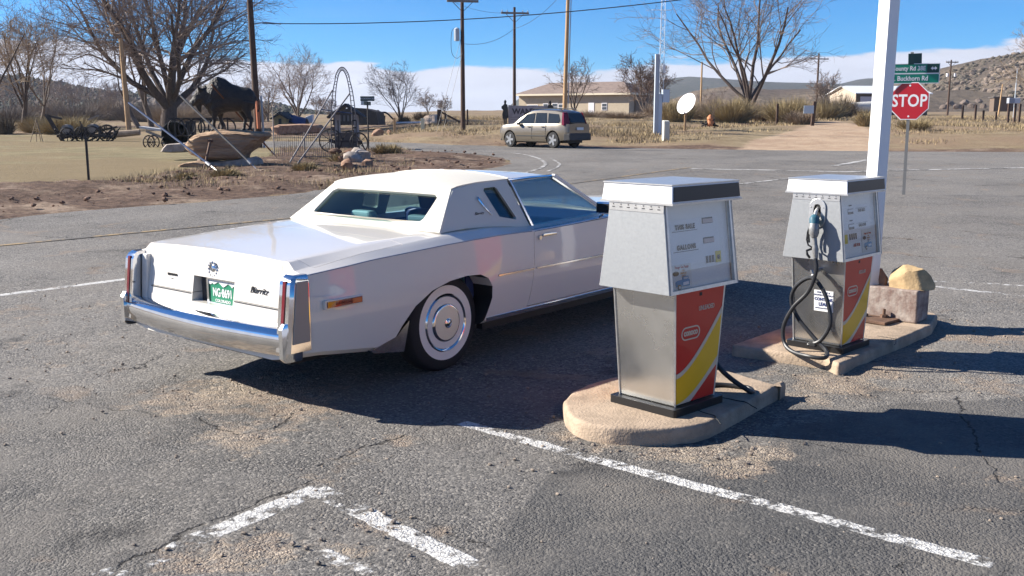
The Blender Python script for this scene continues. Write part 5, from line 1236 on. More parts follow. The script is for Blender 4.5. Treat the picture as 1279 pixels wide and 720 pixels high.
upole('thick dark pole rising right behind the bison statue', 323, 48, 11.5, .165, lean=R(-1.2), extra=conduit)
upole('dark power pole with crossarm and a grey transformer can', 578.5, 62, Z(0, 62)-.8, .15, arms=((Z(3, 62)-.9, 1.9),), extra=xf)
upole('slimmer dark power pole with a crossarm above the WANTED board', 642.5, 80, Z(13, 80)-1.1, .14, arms=((Z(19, 80)-1.2, 2.2),))
upole('tall light tan pole rising behind the silver SUV', 704.5, 66, Z(-30, 66), .155, m=M_WOODL, lean=R(1.3), extra=lambda o, h, r: MB().tube([(r+.06, 0, .3), (r+.05, 0, h)], .035, 6).build('conduit', M_GREYP, o))
upole('short tan wooden pole among bare trees left of the big cottonwood', 161, 74, Z(48, 74)-.7, .20, m=M_WOODL, lean=R(-1.5))
upole('distant pole with a crossarm above the driveway right of the big tree', 1018.5, 135, Z(66, 135)-2, .16, arms=((Z(73, 135)-2, 2.6),))
upole('distant pole with a crossarm and two white lamps on the rocky slope', 1182.5, 135, Z(74, 135)-2, .14, arms=((Z(77, 135)-2, 1.8),), extra=lambda o, h, r: [MB().box(u-.12, u+.12, -.4, -.15, Z(96, 135)-o.location.z, Z(92, 135)-o.location.z).build('lamp', M_SW, o) for u in (-.6, .5)])
upole('thin distant pole behind the satellite dish', 874.5, 120, Z(76, 120)-1.9, .13, m=M_WOODL)
upole('leaning thin pole far right on the slope', 1246, 140, Z(105, 140)-2, .12, m=M_WOODL, lean=R(4))
upole('thin pole beside the far meter boxes at the right edge', 1265, 110, Z(85, 110)-1.8, .07, m=M_GREYP)
def wire(label, pts, r=.012, sag=.0):
    a = MB().tube(pts, r, 5).build('overhead_wire', M_WIRE); return tag(a, label, 'wire', 'overhead wires')
def catenary(a, b, sag, n=24):
    a = Vector(a); b = Vector(b); return [a.lerp(b, i/n)-Vector((0, 0, sag*4*(i/n)*(1-i/n))) for i in range(n+1)]
gp = (P(328, 48, 6), 48, Z(29.5, 48))
wire('thick overhead cable crossing the whole sky from the pole by the bison', catenary(gp, (P(905, 44, 8), 44, Z(-7, 44)), .38), .022)
wire('thin wire hanging between the transformer pole and the second pole', catenary((P(580, 62, 6), 62, Z(55, 62)), (P(642, 80, 7), 80, Z(36, 80)), .4), .014)
wire('thin wire rising right from the second pole', catenary((P(642, 80, 7), 80, Z(36, 80)), (P(712, 66, 9), 66, Z(-20, 66)), .5), .014)
for k_, (x1, x2) in enumerate(((566, 548), (572, 556))):
    wire(('left' if k_ == 0 else 'right')+' guy wire slanting down from the transformer pole', [(P(578, 62, 6), 62, Z(40+k_*25, 62)), (P(x2+46*0, 62, 1), 60, gz(P(x2, 60), 60))], .010)
wire('upper line between the two crossarms', catenary((P(563, 62, 8), 62, Z(1, 62)), (P(632, 80, 8), 80, Z(16, 80)), .25), .010)

# ================================================================== ANTENNA MAST, DISH, CABINET
g = G(822, 58); mast = thing('antenna_mast', 'grey lattice antenna mast with a flat lower panel beside the satellite dish', 'antenna', g, .3)
lat = MB(); zt = Z(-30, 58)-g.z; zl = Z(68, 58)-g.z
cs_ = [(.0, .16), (-.14, -.08), (.14, -.08)]
def tp(z): return 1-.25*z/zt
for u, v in cs_: lat.tube([(.09+u, v, zl-2.5), (.09+u, v, zl), (.12+u*.8, v*.8, zt)], .017, 5)
z_ = zl-2.4; i = 0
while z_ < zt-.4:
    for a_, b_ in ((0, 1), (1, 2), (2, 0)):
        pa_, pb_ = (cs_[a_], cs_[b_]) if i % 2 else (cs_[b_], cs_[a_]); lat.tube([(.10+pa_[0]*.92, pa_[1]*.92, z_), (.10+pb_[0]*.92, pb_[1]*.92, z_+.33)], .009, 4)
    z_ += .33; i += 1
lat.build('lattice', mat('pale_grey_metal', (.62, .66, .70), .5, .3), mast)
MB().box(-.28, -.04, -.06, .06, -.2, zl).build('panel', M_GREYP, mast); MB().box(-.02, .20, -.03, .09, -.2, zl-2.2).build('panel', mat('pale_blue_grey', (.52, .60, .68), .5), mast)
MB().box(.22, .62, -.1, .15, Z(128, 58)-g.z, Z(112, 58)-g.z).build('equipment_box', mat('pale_blue_grey', (.52, .60, .68), .5), mast)
MB().tube([(-.55, 0, Z(13, 58)-g.z), (.6, 0, Z(12.5, 58)-g.z)], .02, 6).build('cross_antenna', M_SW, mast); MB().tube([(.24, -.1, Z(86, 58)-g.z-.25), (.24, -.1, Z(86, 58)-g.z+.2)], .07, 8).build('antenna_unit', M_SW, mast)
g = G(855.5, 60.5); dish = thing('satellite_dish', 'white satellite dish on a short wooden post facing left', 'satellite dish', g, 0)
MB().box(-.06, .06, -.05, .05, -.1, 1.5).build('post', M_WOODL, dish)
ds = MB(); ds.T = Matrix.Translation((-.0, -.16, Z(129.5, 60.5)-g.z)) @ Matrix.Rotation(R(-52), 4, 'Z') @ Matrix.Rotation(R(-26), 4, 'X') @ Matrix.Rotation(R(16), 4, 'Y')
ds.lathe([(0, .05), (.25, .042), (.50, .015), (.66, -.01), (.67, -.005), (.51, .03), (.25, .057), (0, .065)], 36, 'Y')
ds.build('reflector', M_SW, dish, smooth=True, angle=60)
ds = MB(); ds.T = Matrix.Translation((0, -.16, Z(129.5, 60.5)-g.z)) @ Matrix.Rotation(R(-26), 4, 'Z'); ds.tube([(0, .1, -.62), (0, -.30, -.55)], .015, 5); ds.box(-.04, .04, -.36, -.28, -.58, -.50); ds.build('feed_arm', M_STEEL, dish)
g = G(831.5, 53); ub = thing('utility_cabinet', 'small beige utility pedestal at the edge of the far road', 'cabinet', g, .3)
MB().hexa([(-.17, -.13, -.05), (.17, -.13, -.05), (.17, .13, -.05), (-.17, .13, -.05), (-.16, -.12, 1.03), (.16, -.12, 1.03), (.16, .12, 1.08), (-.16, .12, 1.08)]).build('housing', mat('beige_metal', (.60, .58, .50), .6), ub, bevel=.02)
MB().box(-.13, .13, -.142, -.13, .15, .9).build('door', mat('beige_metal2', (.55, .53, .46), .6), ub)

# ================================================================== HOUSE, BARN, FAR BUILDINGS
M_SID = mat('beige_siding', (.46, .38, .27), .8, var=.08, vscale=2); M_SHG = mat('brown_shingles', (.20, .15, .125), .9, var=.2, vscale=1.5); M_FASC = mat('cream_trim', (.70, .62, .46), .7)
M_WGL = mat('window_glass', (.05, .06, .07), .1, coat=1)
DH = 170
def hx(px, d=DH): return P(px, d, 3)
hz0 = Z(146, DH); hze = Z(115.5, DH); hzr = Z(103, DH)
g = Vector((hx(790), DH, hz0))
house = thing('ranch_house', 'long beige single-storey house with brown shingled roof', 'house', (0, 0, 0))
x0, x1 = hx(648), hx(785.5); 
hm = MB(); Hr = Matrix.Translation((x1, DH, 0)) @ Matrix.Rotation(R(-32), 4, 'Z'); hm.T = Hr
Lh = 0
for _k in range(20): Lh = (x1-P(648, DH+Lh*math.sin(R(32)), 3))/math.cos(R(32)); dp_ = 9.0; ev = Z(116, DH)
hm.box(-Lh, 0, 0, dp_, hz0-1.5, ev).build('wall', M_SID, house)
r_ = MB(); r_.T = Hr; rd = Z(101.5, DH+4)
r_.add([(-Lh-.6, -.8, ev-.05), (.6, -.8, ev-.05), (.6, dp_+.8, ev-.05), (-Lh-.6, dp_+.8, ev-.05), (-Lh+4, dp_/2, rd), (-3.2, dp_/2, rd+.0), (-Lh-.6, -.8, ev-.15), (.6, -.8, ev-.15), (.6, dp_+.8, ev-.15), (-Lh-.6, dp_+.8, ev-.15)],
       [(0, 1, 5, 4), (1, 2, 5), (2, 3, 4, 5), (3, 0, 4), (6, 9, 8, 7), (0, 6, 7, 1), (1, 7, 8, 2), (2, 8, 9, 3), (3, 9, 6, 0)]).build('roof', M_SHG, house)
f_ = MB(); f_.T = Hr; f_.box(-Lh-.62, .62, -.86, -.80, ev-.32, ev-.02); f_.box(.60, .66, -.8, dp_+.8, ev-.32, ev-.02); f_.build('fascia', M_FASC, house)
q = MB(); q.T = Hr; q.box(.0, .35, 2.0, dp_-.2, hz0-1, ev-.4); q.build('brown_end_wall', mat('brown_wall', (.16, .11, .08), .9), house)
def hwin(u, w_, z0_, z1_, nm='window', m=None):
    a = MB(); a.T = Hr; a.box(u-w_/2-.12, u+w_/2+.12, -.06, -.01, z0_-.12, z1_+.12); fo = a.build(nm+'_frame' if nm == 'window' else nm, M_SW, house)
    if nm == 'window':
        a = MB(); a.T = Hr; a.box(u-w_/2, u+w_/2, -.09, -.07, z0_, (z0_+z1_)/2-.05); a.box(u-w_/2, u+w_/2, -.09, -.07, (z0_+z1_)/2+.05, z1_); a.build('pane', M_WGL, fo)
sc_ = DH*.986/1250
def uu(px):
    lo, hi = -60., 5.
    for _ in range(40):
        m_ = (lo+hi)/2; X_ = x1+m_*math.cos(R(32)); Y_ = DH-m_*math.sin(R(32))
        if X_ < P(px, Y_, 3): lo = m_
        else: hi = m_
    return lo
hwin(uu(754.8), .8, Z(137, DH), Z(129.5, DH)); hwin(uu(738.5), .85, Z(144, DH), Z(129, DH), 'door'); hwin(uu(681.5), .8, Z(137, DH), Z(129.5, DH)); hwin(uu(693), .9, Z(137, DH), Z(129, DH)); hwin(uu(665), 2.0, Z(137, DH), Z(131, DH)); hwin(uu(700.5), .8, Z(138, DH), Z(130, DH))
DB_ = 150; bz = Z(135.5, DB_)
barn = thing('metal_barn', 'low tan building with a white metal roof and pale garage door', 'barn', (0, 0, 0))
bx0, bx1 = P(1054, DB_, 3), P(1160, DB_, 3); Br = Matrix.Translation((P(1068, DB_, 3), DB_, 0)) @ Matrix.Rotation(R(10), 4, 'Z'); bl = (bx1-bx0)*.93; be = Z(116.5, DB_); br_ = Z(107.5, DB_+4)
a = MB(); a.T = Br; a.box(0, bl, 0, 8, bz-1.5, be); a.add([(0, 0, be), (0, 8, be), (0, 4, br_-.08)], [(0, 1, 2)]); a.build('wall', mat('tan_wall', (.42, .35, .27), .85), barn)
a = MB(); a.T = Br; a.hexa([(-.4, -.6, be-.12), (bl+.4, -.6, be-.12), (bl+.4, 4, br_-.1), (-.4, 4, br_-.1), (-.4, -.6, be), (bl+.4, -.6, be), (bl+.4, 4, br_+.02), (-.4, 4, br_+.02)])
a.hexa([(-.4, 8.6, be-.12), (-.4, 4.001, br_-.1), (bl+.4, 4.001, br_-.1), (bl+.4, 8.6, be-.12), (-.4, 8.6, be), (-.4, 4.001, br_+.02), (bl+.4, 4.001, br_+.02), (bl+.4, 8.6, be)]); a.build('roof', mat('white_metal_roof', (.72, .74, .76), .45), barn)
a = MB(); a.T = Br; a.box(.05, bl, -.05, -.01, bz-1, be-.05); a.build('shaded_front', mat('front_shade', (.07, .06, .055), .8), barn)  # thin dark sheet: the shade on the front wall is put into its colour
for u0, u1 in ((.7, 3.0), (8.6, 9.8)): a = MB(); a.T = Br; a.box(u0, u1, -.10, -.06, bz-.5, be-.5); a.build('garage_door', mat('pale_lilac_door', (.46, .47, .56), .6), barn)
gt = G(1066, 138); t_ = thing('water_tank', 'long white tank lying in front of the white roofed barn', 'tank', (gt.x, gt.y, Z(139.5, 138)), R(8))
MB().tube([(-2.2, 0, .45), (-2.1, 0, .5), (2.4, 0, .6), (2.5, 0, .55)], [.3, .62, .75, .4], 14).build('shell', mat('dusty_white', (.62, .60, .54), .6), t_, smooth=True)
MB().box(-1.8, 2.2, -.4, .4, -.6, .05).build('cradle', M_WOOD, t_)
dl = thing('dark_shed', 'small dark flat-roofed shed at the foot of the rocky hill', 'shed', (P(1250, 150, 2), 150, Z(131, 150)), R(-8))
MB().box(-1.4, 1.4, -1, 1, -1, 1.0).build('wall', mat('shed_wall', (.14, .10, .075), .9), dl); MB().box(-1.6, 1.6, -1.2, 1.2, 1.0, 1.15).build('roof', mat('shed_roof', (.10, .09, .085), .8), dl)
# ================================================================== TREES
M_BARK = mat('dark_bark', (.085, .062, .052), .95, var=.35, vscale=2, stretch=(4, 4, .6), bump=.6, bscale=8, bdist=.05)
M_BARK2 = mat('grey_bark', (.16, .125, .10), .95, var=.3, vscale=2)
M_TWIG = mat('twigs', (.24, .185, .15), .9, var=.25, vscale=.5)
M_TWIGP = mat('pale_twigs', (.36, .30, .26), .9, var=.2, vscale=.5)
M_TWIGY = mat('willow_twigs', (.33, .25, .17), .9, var=.25, vscale=.5)
def tree(label, px, dist, h, tr, seed, limbs=6, nb=(8, 7, 6), fork=.22, spread=.75, bark=M_BARK, twig=M_TWIG, droop=0, base=None, group='bare trees', lean=(0, 0), name='bare_tree', bushy=.0, twr=.012, zoff=0):
    rg = random.Random(seed); g = G(px, dist) if base is None else base
    o = thing(name, label, 'tree', (g.x, g.y, g.z-.15+zoff), 0, group)
    T0, T1 = MB(), MB()
    def grow(p, d, L, r, lv, n):
        pts = [p]; dirs = [d]; step = L/n; wig = (.05, .13, .20, .26, .3)[lv]
        for i in range(n):
            up = (.02, .10, .06, .03, .0)[lv]-droop*(.0, .02, .10, .16, .2)[lv]
            d = (d+Vector((rg.gauss(0, wig), rg.gauss(0, wig), rg.gauss(0, wig)*.8+up))).normalized()
            p = p+d*step; pts.append(p); dirs.append(d)
        tip = (.62, .35, .35, .4, .5)[lv]; rs = [max(r*(1-(1-tip)*i/n), twr*.6) for i in range(n+1)]
        (T0 if lv <= 1 else T1).tube(pts, rs, (10, 7, 5, 3, 3)[lv], cap=False)
        return pts, dirs, rs
    def side(d, ang):
        a = d.orthogonal().normalized(); a.rotate(Matrix.Rotation(rg.uniform(0, 2*PI), 3, d)); return (d*math.cos(ang)+a*math.sin(ang)).normalized()
    def rec(p, d, L, r, lv):
        pts, dirs, rs = grow(p, d, L, r, lv, (5, 6, 5, 4, 3)[lv])
        if lv >= 4: return
        n = nb[lv-1] if lv >= 1 else limbs
        for c in range(n):
            t = (.25+.75*(c+rg.random())/n) if lv else .8+.2*rg.random()
            k = min(len(pts)-2, int(t*(len(pts)-1))); f_ = t*(len(pts)-1)-k; q = pts[k].lerp(pts[k+1], min(1, f_))
            a = rg.uniform(.35, .95)*(1 if lv else spread)
            nd = side(dirs[k], a); 
            if nd.z < -.1: nd.z *= -.5; nd.normalize()
            rr = rs[k]*(.48, .42, .45, .6)[min(lv, 3)]
            rec(q, nd, L*(.62, .56, .52, .52)[min(lv, 3)]*(1.25-t*.5)*rg.uniform(.75, 1.2), max(rr, twr), lv+1)
    d0 = Vector((lean[0], lean[1], 1)).normalized(); pts, dirs, rs = grow(Vector((0, 0, 0)), d0, h*fork, tr, 0, 4)
    for c in range(limbs):
        az = 2*PI*(c+rg.uniform(-.25, .25))/limbs; an = spread*rg.uniform(.35, 1.0) if c else .1
        nd = Vector((math.cos(az)*math.sin(an), math.sin(az)*math.sin(an), math.cos(an)))
        k = rg.choice((2, 3, 4, 4)); rec(pts[k], nd, h*(1-fork)*rg.uniform(.70, .95)/(1+.0), rs[k]*rg.uniform(.45, .68), 1)
    T0.build('trunk', bark, o, smooth=True, fix=False, angle=80); T1.build('crown', twig, o, fix=False); return o
tree('huge bare cottonwood with a thick dark trunk behind the bison', 211, 82, 16, .80, 3, limbs=10, nb=(11, 9, 7), fork=.14, spread=1.02, droop=.5, twr=.013)
tree('leaning grey-barked bare tree just left of the huge cottonwood', 190, 88, 13, .26, 14, limbs=4, nb=(7, 6, 5), fork=.30, spread=.45, bark=M_BARK2, lean=(-.25, 0), twr=.016)
tree('pale slanting bare tree left of the tan pole', 176, 80, 11, .22, 25, limbs=4, nb=(7, 6, 5), fork=.25, spread=.5, bark=M_BARK2, lean=(-.5, 0), twr=.015)
tree('slender dark-trunked bare tree at left in front of the wooded hill', 30, 86, 9.8, .24, 8, limbs=6, nb=(8, 6, 6), fork=.30, spread=.62, twig=M_TWIGY, twr=.014)
tree('pale arching bare tree leaning right at the left side of the yard', 50, 90, 10.0, .20, 41, limbs=5, nb=(7, 6, 5), fork=.2, spread=.75, bark=M_BARK2, twig=M_TWIGY, lean=(.3, 0), twr=.014)
tree('bare tree cut off by the left edge of the photo', -14, 80, 10.5, .26, 19, limbs=6, nb=(8, 6, 5), fork=.2, spread=.8, twig=M_TWIGY, twr=.014)
tree('round bare tree standing over the small log cabin', 374, 105, 7.0, .26, 12, limbs=7, nb=(8, 7, 5), fork=.16, spread=.72, bark=M_BARK2, twig=M_TWIGP, twr=.012)
tree('bare tree behind the bison and the thick dark pole', 335, 120, 5.6, .2, 27, limbs=6, nb=(7, 6, 5), fork=.2, spread=.8, bark=M_BARK2, twig=M_TWIGP, twr=.014)
tree('small upright bare tree right of the street name post', 501, 84, 4.6, .14, 33, limbs=6, nb=(7, 6, 5), fork=.12, spread=.55, twig=M_TWIGP, twr=.010)
tree('dark bare tree in front of the beige house behind the SUV', 716, 84, 5.0, .19, 51, limbs=5, nb=(6, 5, 4), fork=.25, spread=.95, twr=.014)
tree('round dense twiggy tree at the right end of the beige house', 806, 140, 7.2, .22, 62, limbs=8, nb=(8, 7, 5), fork=.08, spread=.9, bark=M_BARK2, twig=mat('brown_twigs', (.17, .115, .085), .9), twr=.024)
tree('huge bare spreading tree behind the bushes right of the dish', 936, 98, 14.5, .52, 17, limbs=7, nb=(8, 7, 6), fork=.12, spread=1.05, droop=.2, twr=.014)
tree('smaller crooked bare tree right of the huge spreading tree', 1027, 115, 4.6, .16, 72, limbs=5, nb=(7, 6, 5), fork=.25, spread=1.0, bark=M_BARK2, twr=.018)
tree('thin bare sapling next to the orange figure', 892, 64, 2.6, .04, 75, limbs=4, nb=(5, 4, 3), fork=.3, spread=.6, twr=.008)
tree('bare tree reaching in from the right edge above the rocky hill', 1312, 95, 9.5, .25, 77, limbs=7, nb=(8, 7, 6), fork=.22, spread=.9, twig=M_TWIGY, twr=.016)
ORD = 'first second third fourth fifth sixth seventh eighth ninth tenth eleventh twelfth thirteenth fourteenth'.split()
for i, (px, d, h) in enumerate(((-30, 150, 6), (15, 160, 6.5), (62, 170, 6.5), (88, 150, 5), (112, 165, 6), (138, 150, 5), (152, 170, 6), (235, 160, 6), (262, 180, 6), (300, 170, 5.5), (396, 190, 4), (412, 170, 3.4), (535, 170, 3.6), (556, 150, 2.6))):
    tree(ORD[i]+' hazy bare tree from the left in the far row below the hill', px, d, h, .14, 100+i, limbs=6, nb=(6, 5, 4), fork=.12, spread=.75, bark=M_BARK2, twig=mat('far_twigs', (.28, .23, .20), .95), twr=.022, group='far bare trees at the foot of the hill')

# ================================================================== BRUSH, GRASS
def brush(label, px, dist, w_, h, seed, m, n=900, group='dry bushes', name='dry_bush'):
    rg = random.Random(seed); g = G(px, dist); o = MB()
    for _ in range(int(n*2.4)):
        a = rg.uniform(0, 2*PI); q = rg.random()**.5; bx, by = q*math.cos(a)*w_*.28, q*math.sin(a)*w_*.28
        el = rg.uniform(.15, 1)**.7*PI/2; L = h*rg.uniform(.55, 1.1)*(1+.10*math.sin(a*3+seed)); dx, dy, dz = math.cos(a+rg.uniform(-.6, .6))*math.cos(el)*w_/h*.55, math.sin(a+rg.uniform(-.6, .6))*math.cos(el)*w_/h*.55, math.sin(el)
        t = rg.uniform(0, 2*PI); wx, wy = math.cos(t)*.014, math.sin(t)*.014; m0 = (bx+dx*L*.5, by+dy*L*.5, dz*L*.55); e0 = (bx+dx*L+rg.gauss(0, .05), by+dy*L, dz*L)
        o.add([(bx-wx*.5, by-wy*.5, -.05), (bx+wx*.5, by+wy*.5, -.05), (m0[0]+wx, m0[1]+wy, m0[2]), (m0[0]-wx, m0[1]-wy, m0[2]), e0], [(0, 1, 2, 3), (3, 2, 4)])
    b = o.build(name, m, fix=False); b.location = g; return tag(b, label, 'bush', group)
M_BR1 = mat('yellow_brush', (.30, .235, .125), .95, var=.3, vscale=1.2); M_BR2 = mat('grey_brush', (.25, .19, .135), .95, var=.3, vscale=1.2); M_BR3 = mat('dark_brush', (.12, .09, .06), .95, var=.3, vscale=1.2); M_BR4 = mat('grey_thicket', (.16, .13, .11), .95, var=.3, vscale=1.2)
BL = [('yellowish bush left of the big spreading tree', 912, 80, 4.2, 2.0, M_BR1, 1500), ('rounded tan bush right of the big spreading tree trunk', 985, 82, 4.2, 2.0, M_BR1, 1500), ('greyish low bush under the big spreading tree', 950, 86, 3.4, 1.6, M_BR2, 1000),
      ('tan bush behind the dark gate post', 1030, 95, 4.0, 1.8, M_BR1, 1000), ('tan bush just right of the antenna mast', 845, 80, 3.0, 1.9, M_BR1, 900), ('grey brush between the dish and the yellow bush', 878, 92, 5, 2.0, M_BR2, 1100),
      ('small bush beside the gate post foot', 1000, 76, 2.4, 1.1, M_BR2, 600), ('dark brush mass left of the barn', 1045, 112, 5, 2.6, M_BR3, 900), ('low grey brush near the house corner', 826, 110, 5, 1.7, M_BR2, 800),
      ('low brush in front of the house door', 740, 108, 4.5, .9, M_BR2, 700), ('low brush in front of the house right wall', 780, 100, 5.5, .8, M_BR2, 800), ('tan clump just left of the white pole', 1082, 70, 1.8, 1.2, M_BR1, 500), ('tan clump right behind the stop sign post', 1142, 62, 2.2, .8, M_BR1, 500),
      ('tall yellow grass clump behind the old machinery', 84, 66, 4.2, 1.25, M_BR1, 1300), ('tan brush pile left of the log by the tan pole', 60, 72, 5, 1.2, M_BR1, 1000), ('dark shrub at the left edge', 4, 66, 1.6, 1.3, M_BR3, 500), ('pale clump right of the street name post base', 483, 40, 1.2, .45, M_BR1, 500),
      ('pale grass clump at the road edge below the bison', 280, 25.6, .75, .26, M_BR1, 500), ('pale grass clump at the road edge right of the bison rods', 380, 28.2, .7, .28, M_BR1, 450), ('pale weed clump left of the car roof', 430, 33, 1.0, .35, M_BR1, 500), ('pale grass tuft on the dirt left of the rods', 230, 25.0, .5, .20, M_BR1, 300), ('dark evergreen shrub beside the pale boulder', 527, 95, 1.8, .9, M_BR3, 400), ('small dark shrub at the foot of the upright tree', 505, 83, 1.1, .8, M_BR3, 350)]
BL += [(ORD[k]+' grey thicket from the left behind the lawn', 10+k*42, 118+(k*37 % 23), 8, 2.3+(k*13 % 5)*.25, M_BR2 if k % 2 else M_BR4, 900) for k in range(8)]
for i, (lb, px, d, w_, h, m, n) in enumerate(BL): brush(lb, px, d, w_, h, 200+i, m, n)
# uncountable dry grass on the far bank and verge
def grass(name, spots, m, hmin, hmax, wd, seed):
    rg = random.Random(seed); o = MB(); V = []; F = []
    for (x, y, n, r) in spots:
        for _ in range(n):
            bx, by = x+rg.gauss(0, r), y+rg.gauss(0, r); h = rg.uniform(hmin, hmax); t = rg.uniform(0, 2*PI); wx, wy = math.cos(t)*wd, math.sin(t)*wd; lx, ly = rg.gauss(0, .35)*h, rg.gauss(0, .35)*h
            z = gz(bx, by)-.03; k = len(V); V += [(bx-wx, by-wy, z), (bx+wx, by+wy, z), (bx+lx, by+ly, z+h)]; F.append((k, k+1, k+2))
    o.v = V; o.f = F; o.m = [0]*len(F); b = o.build(name, m, fix=False); b['kind'] = 'stuff'; return b
rg = random.Random(9); S1 = []; S2 = []
for _ in range(5200):
    y = 52+rg.random()**1.5*80; x = rg.uniform(-.12, .62)*y
    if pdist(x, y, track_poly) > -1.5 or fbm(x, y, .18, 3, 21) < -.10+(.25 if y < 56 else 0): continue
    if x/y < -.06 and y < 60: continue
    (S1 if rg.random() < .6 else S2).append((x, y, 22, .5))
grass('dry_grass', S1, mat('straw', (.36, .275, .15), .95, var=.3, vscale=.4), .06, .30, .022, 1); grass('grey_weeds', S2, mat('grey_straw', (.23, .175, .11), .95, var=.25, vscale=.4), .06, .34, .022, 2)
S3 = []; S4 = []
for _ in range(5200):
    y = rg.uniform(22, 60); x = rg.uniform(-.62, -.10)*y
    if inpoly(x, y, asp_coarse): continue
    l_ = pdist(x, y, lawn_poly)
    if l_ > .3: S3.append((x, y, 12, .25))
    elif l_ < 0 and fbm(x, y, .5, 3, 33) > -.02: S4.append((x, y, 14, .16))
grass('lawn_grass', S3, mat('dry_lawn', (.20, .17, .085), .95, var=.5, vscale=.35), .03, .075, .012, 3); grass('verge_grass', S4, mat('straw', (.36, .275, .15)), .08, .26, .010, 4)
# clods and stones on the red dirt verge
cl = MB(); rg = random.Random(12)
for _ in range(2600):
    y = rg.uniform(17, 52); x = rg.uniform(-.62, 0)*y
    if inpoly(x, y, asp_coarse) or pdist(x, y, lawn_poly) > -.3: continue
    s_ = .015+.06*rg.random()**4; cl.ico((x, y, gz(x, y)+.09), (s_, s_*.8, s_*.6), 1, .3, rg)
o = cl.build('dirt_clods', mat('red_clods', (.15, .09, .062), .95, var=.4, vscale=3), fix=False); o['kind'] = 'stuff'
# shrubs and rocks over the hills
def scatter(name, rows, n, m, smin, smax, seed, squash=.8, rockf=0, thr=-.2, sub=1):
    rg = random.Random(seed); o = MB(); k = len(rows); c = len(rows[0])
    for _ in range(n):
        i = rg.random()**.8*(k*.70-1); j = rg.random()*(c-2); a = Vector(rows[int(i)][int(j)]); b = Vector(rows[int(i)+1][int(j)+1]); p = a.lerp(b, rg.random())
        if fbm(p.x, p.y, .02, 3, seed) < thr: continue
        s_ = smin+(smax-smin)*rg.random()**2; o.ico((p.x, p.y, p.z+s_*squash*.35), (s_, s_, s_*squash), sub, .35, rg)
    b = o.build(name, m, fix=False); b['kind'] = 'stuff'; return b
scatter('pine_scrub', hlr, 9000, mat('pine_green', (.035, .042, .03), .95, var=.4, vscale=.3), .5, 1.5, 5, 1.2)
scatter('bare_scrub', hlr, 6000, mat('scrub_brown', (.12, .095, .08), .95), .6, 1.7, 6, .9)
scatter('hill_scrub', hrr, 5200, mat('sage', (.09, .075, .055), .95), .4, 1.2, 7, .8)
scatter('hillside_boulders', hrr, 4800, mat('hill_rock', (.165, .128, .10), .95, var=.4, vscale=.4), .3, 1.4, 8, .7, thr=-.12)
M_HRK = mat('dark_outcrop', (.15, .115, .095), .95, var=.5, vscale=1.2, bump=.8, bscale=3, bdist=.2)
rg = random.Random(44)
for i, (px, py, s_) in enumerate(((1186, 128, 2.6), (1196, 132, 2.2), (1204, 127, 3.0), (1213, 131, 2.4), (1220, 125, 2.6), (1178, 133, 1.8), (1228, 132, 1.8), (1210, 119, 2.2), (1198, 122, 1.8), (1222, 117, 1.6))):
    dd = 215+12*(133-py); x = P(px, dd, 3); z = Z(py, dd)
    rock('boulder', ORD[sorted([1186, 1196, 1204, 1213, 1220, 1178, 1228, 1210, 1198, 1222]).index(px)]+' boulder from the left in the outcrop below the rocky hill', 'boulder', (x, dd, z-s_*.35), (s_*.6, s_*.5, s_*.45), 60+i, M_HRK, 'boulders in the rocky outcrop', sub=2)

# ================================================================== BISON ON ITS ROCK
M_BRZ = mat('dark_bronze', (.030, .026, .024), .6, .2, var=.3, vscale=6, bump=.7, bscale=22, bdist=.03)
DBI = 30.6; zr = Z(163.2, DBI); bxc = P(288, DBI, 2)
bs = thing('bison_statue', 'dark bronze bison statue standing on a balanced slab of rock', 'statue', (bxc, DBI, zr), R(8))
def ell(x, z, ry, rz_, n=16, tilt=0): return [(x+tilt*rz_*math.sin(2*PI*i/n), ry*math.cos(2*PI*i/n), z+rz_*math.sin(2*PI*i/n)) for i in range(n)]
bb = MB()  # bison faces -X (left)
bb.loft([ell(.86, 1.05, .06, .10), ell(.82, 1.04, .20, .28), ell(.68, 1.05, .29, .40), ell(.40, 1.07, .33, .42), ell(.10, 1.10, .35, .46), ell(-.15, 1.16, .36, .54), ell(-.38, 1.15, .37, .64), ell(-.58, 1.10, .33, .61), ell(-.74, 1.12, .24, .42), ell(-.86, 1.12, .20, .34)])
bb.loft([ell(-.70, 1.18, .20, .36), ell(-.88, 1.20, .22, .34), ell(-1.02, 1.18, .21, .30), ell(-1.14, 1.09, .17, .24), ell(-1.25, .98, .13, .16), ell(-1.33, .91, .10, .11), ell(-1.36, .89, .05, .06)])
bb.tube([(-1.05, 0, .95), (-1.04, 0, .72), (-1.0, 0, .58)], [.12, .08, .03], 8)       # beard
bb.tube([(-.60, 0, .80), (-.62, 0, .60), (-.60, 0, .5)], [.22, .14, .05], 10)
for y, x, sw_ in ((-.17, -.52, -.04), (.17, -.38, .06)):
    bb.tube([(x, y, .85), (x+.02, y, .60), (x-.01, y, .40), (x+sw_, y, .20), (x+sw_, y, .05)], [.17, .115, .075, .06, .065], 10); bb.tube([(x+sw_-.05, y, .05), (x+sw_-.02, y, .0)], [.07, .085], 8)
for y, x, sw_ in ((-.18, .62, .0), (.18, .42, -.05)):
    bb.tube([(x, y, .98), (x-.06, y, .70), (x+.03, y, .46), (x+.10+sw_, y, .38), (x+.06+sw_, y, .18), (x+.04+sw_, y, .05)], [.24, .15, .09, .065, .055, .06], 10); bb.tube([(x+sw_+.0, y, .05), (x+.0+sw_, y, .0)], [.07, .085], 8)
bb.tube([(.84, 0, 1.15), (.95, 0, 1.0), (.96, 0, .75), (.93, 0, .62)], [.05, .03, .025, .05], 6)
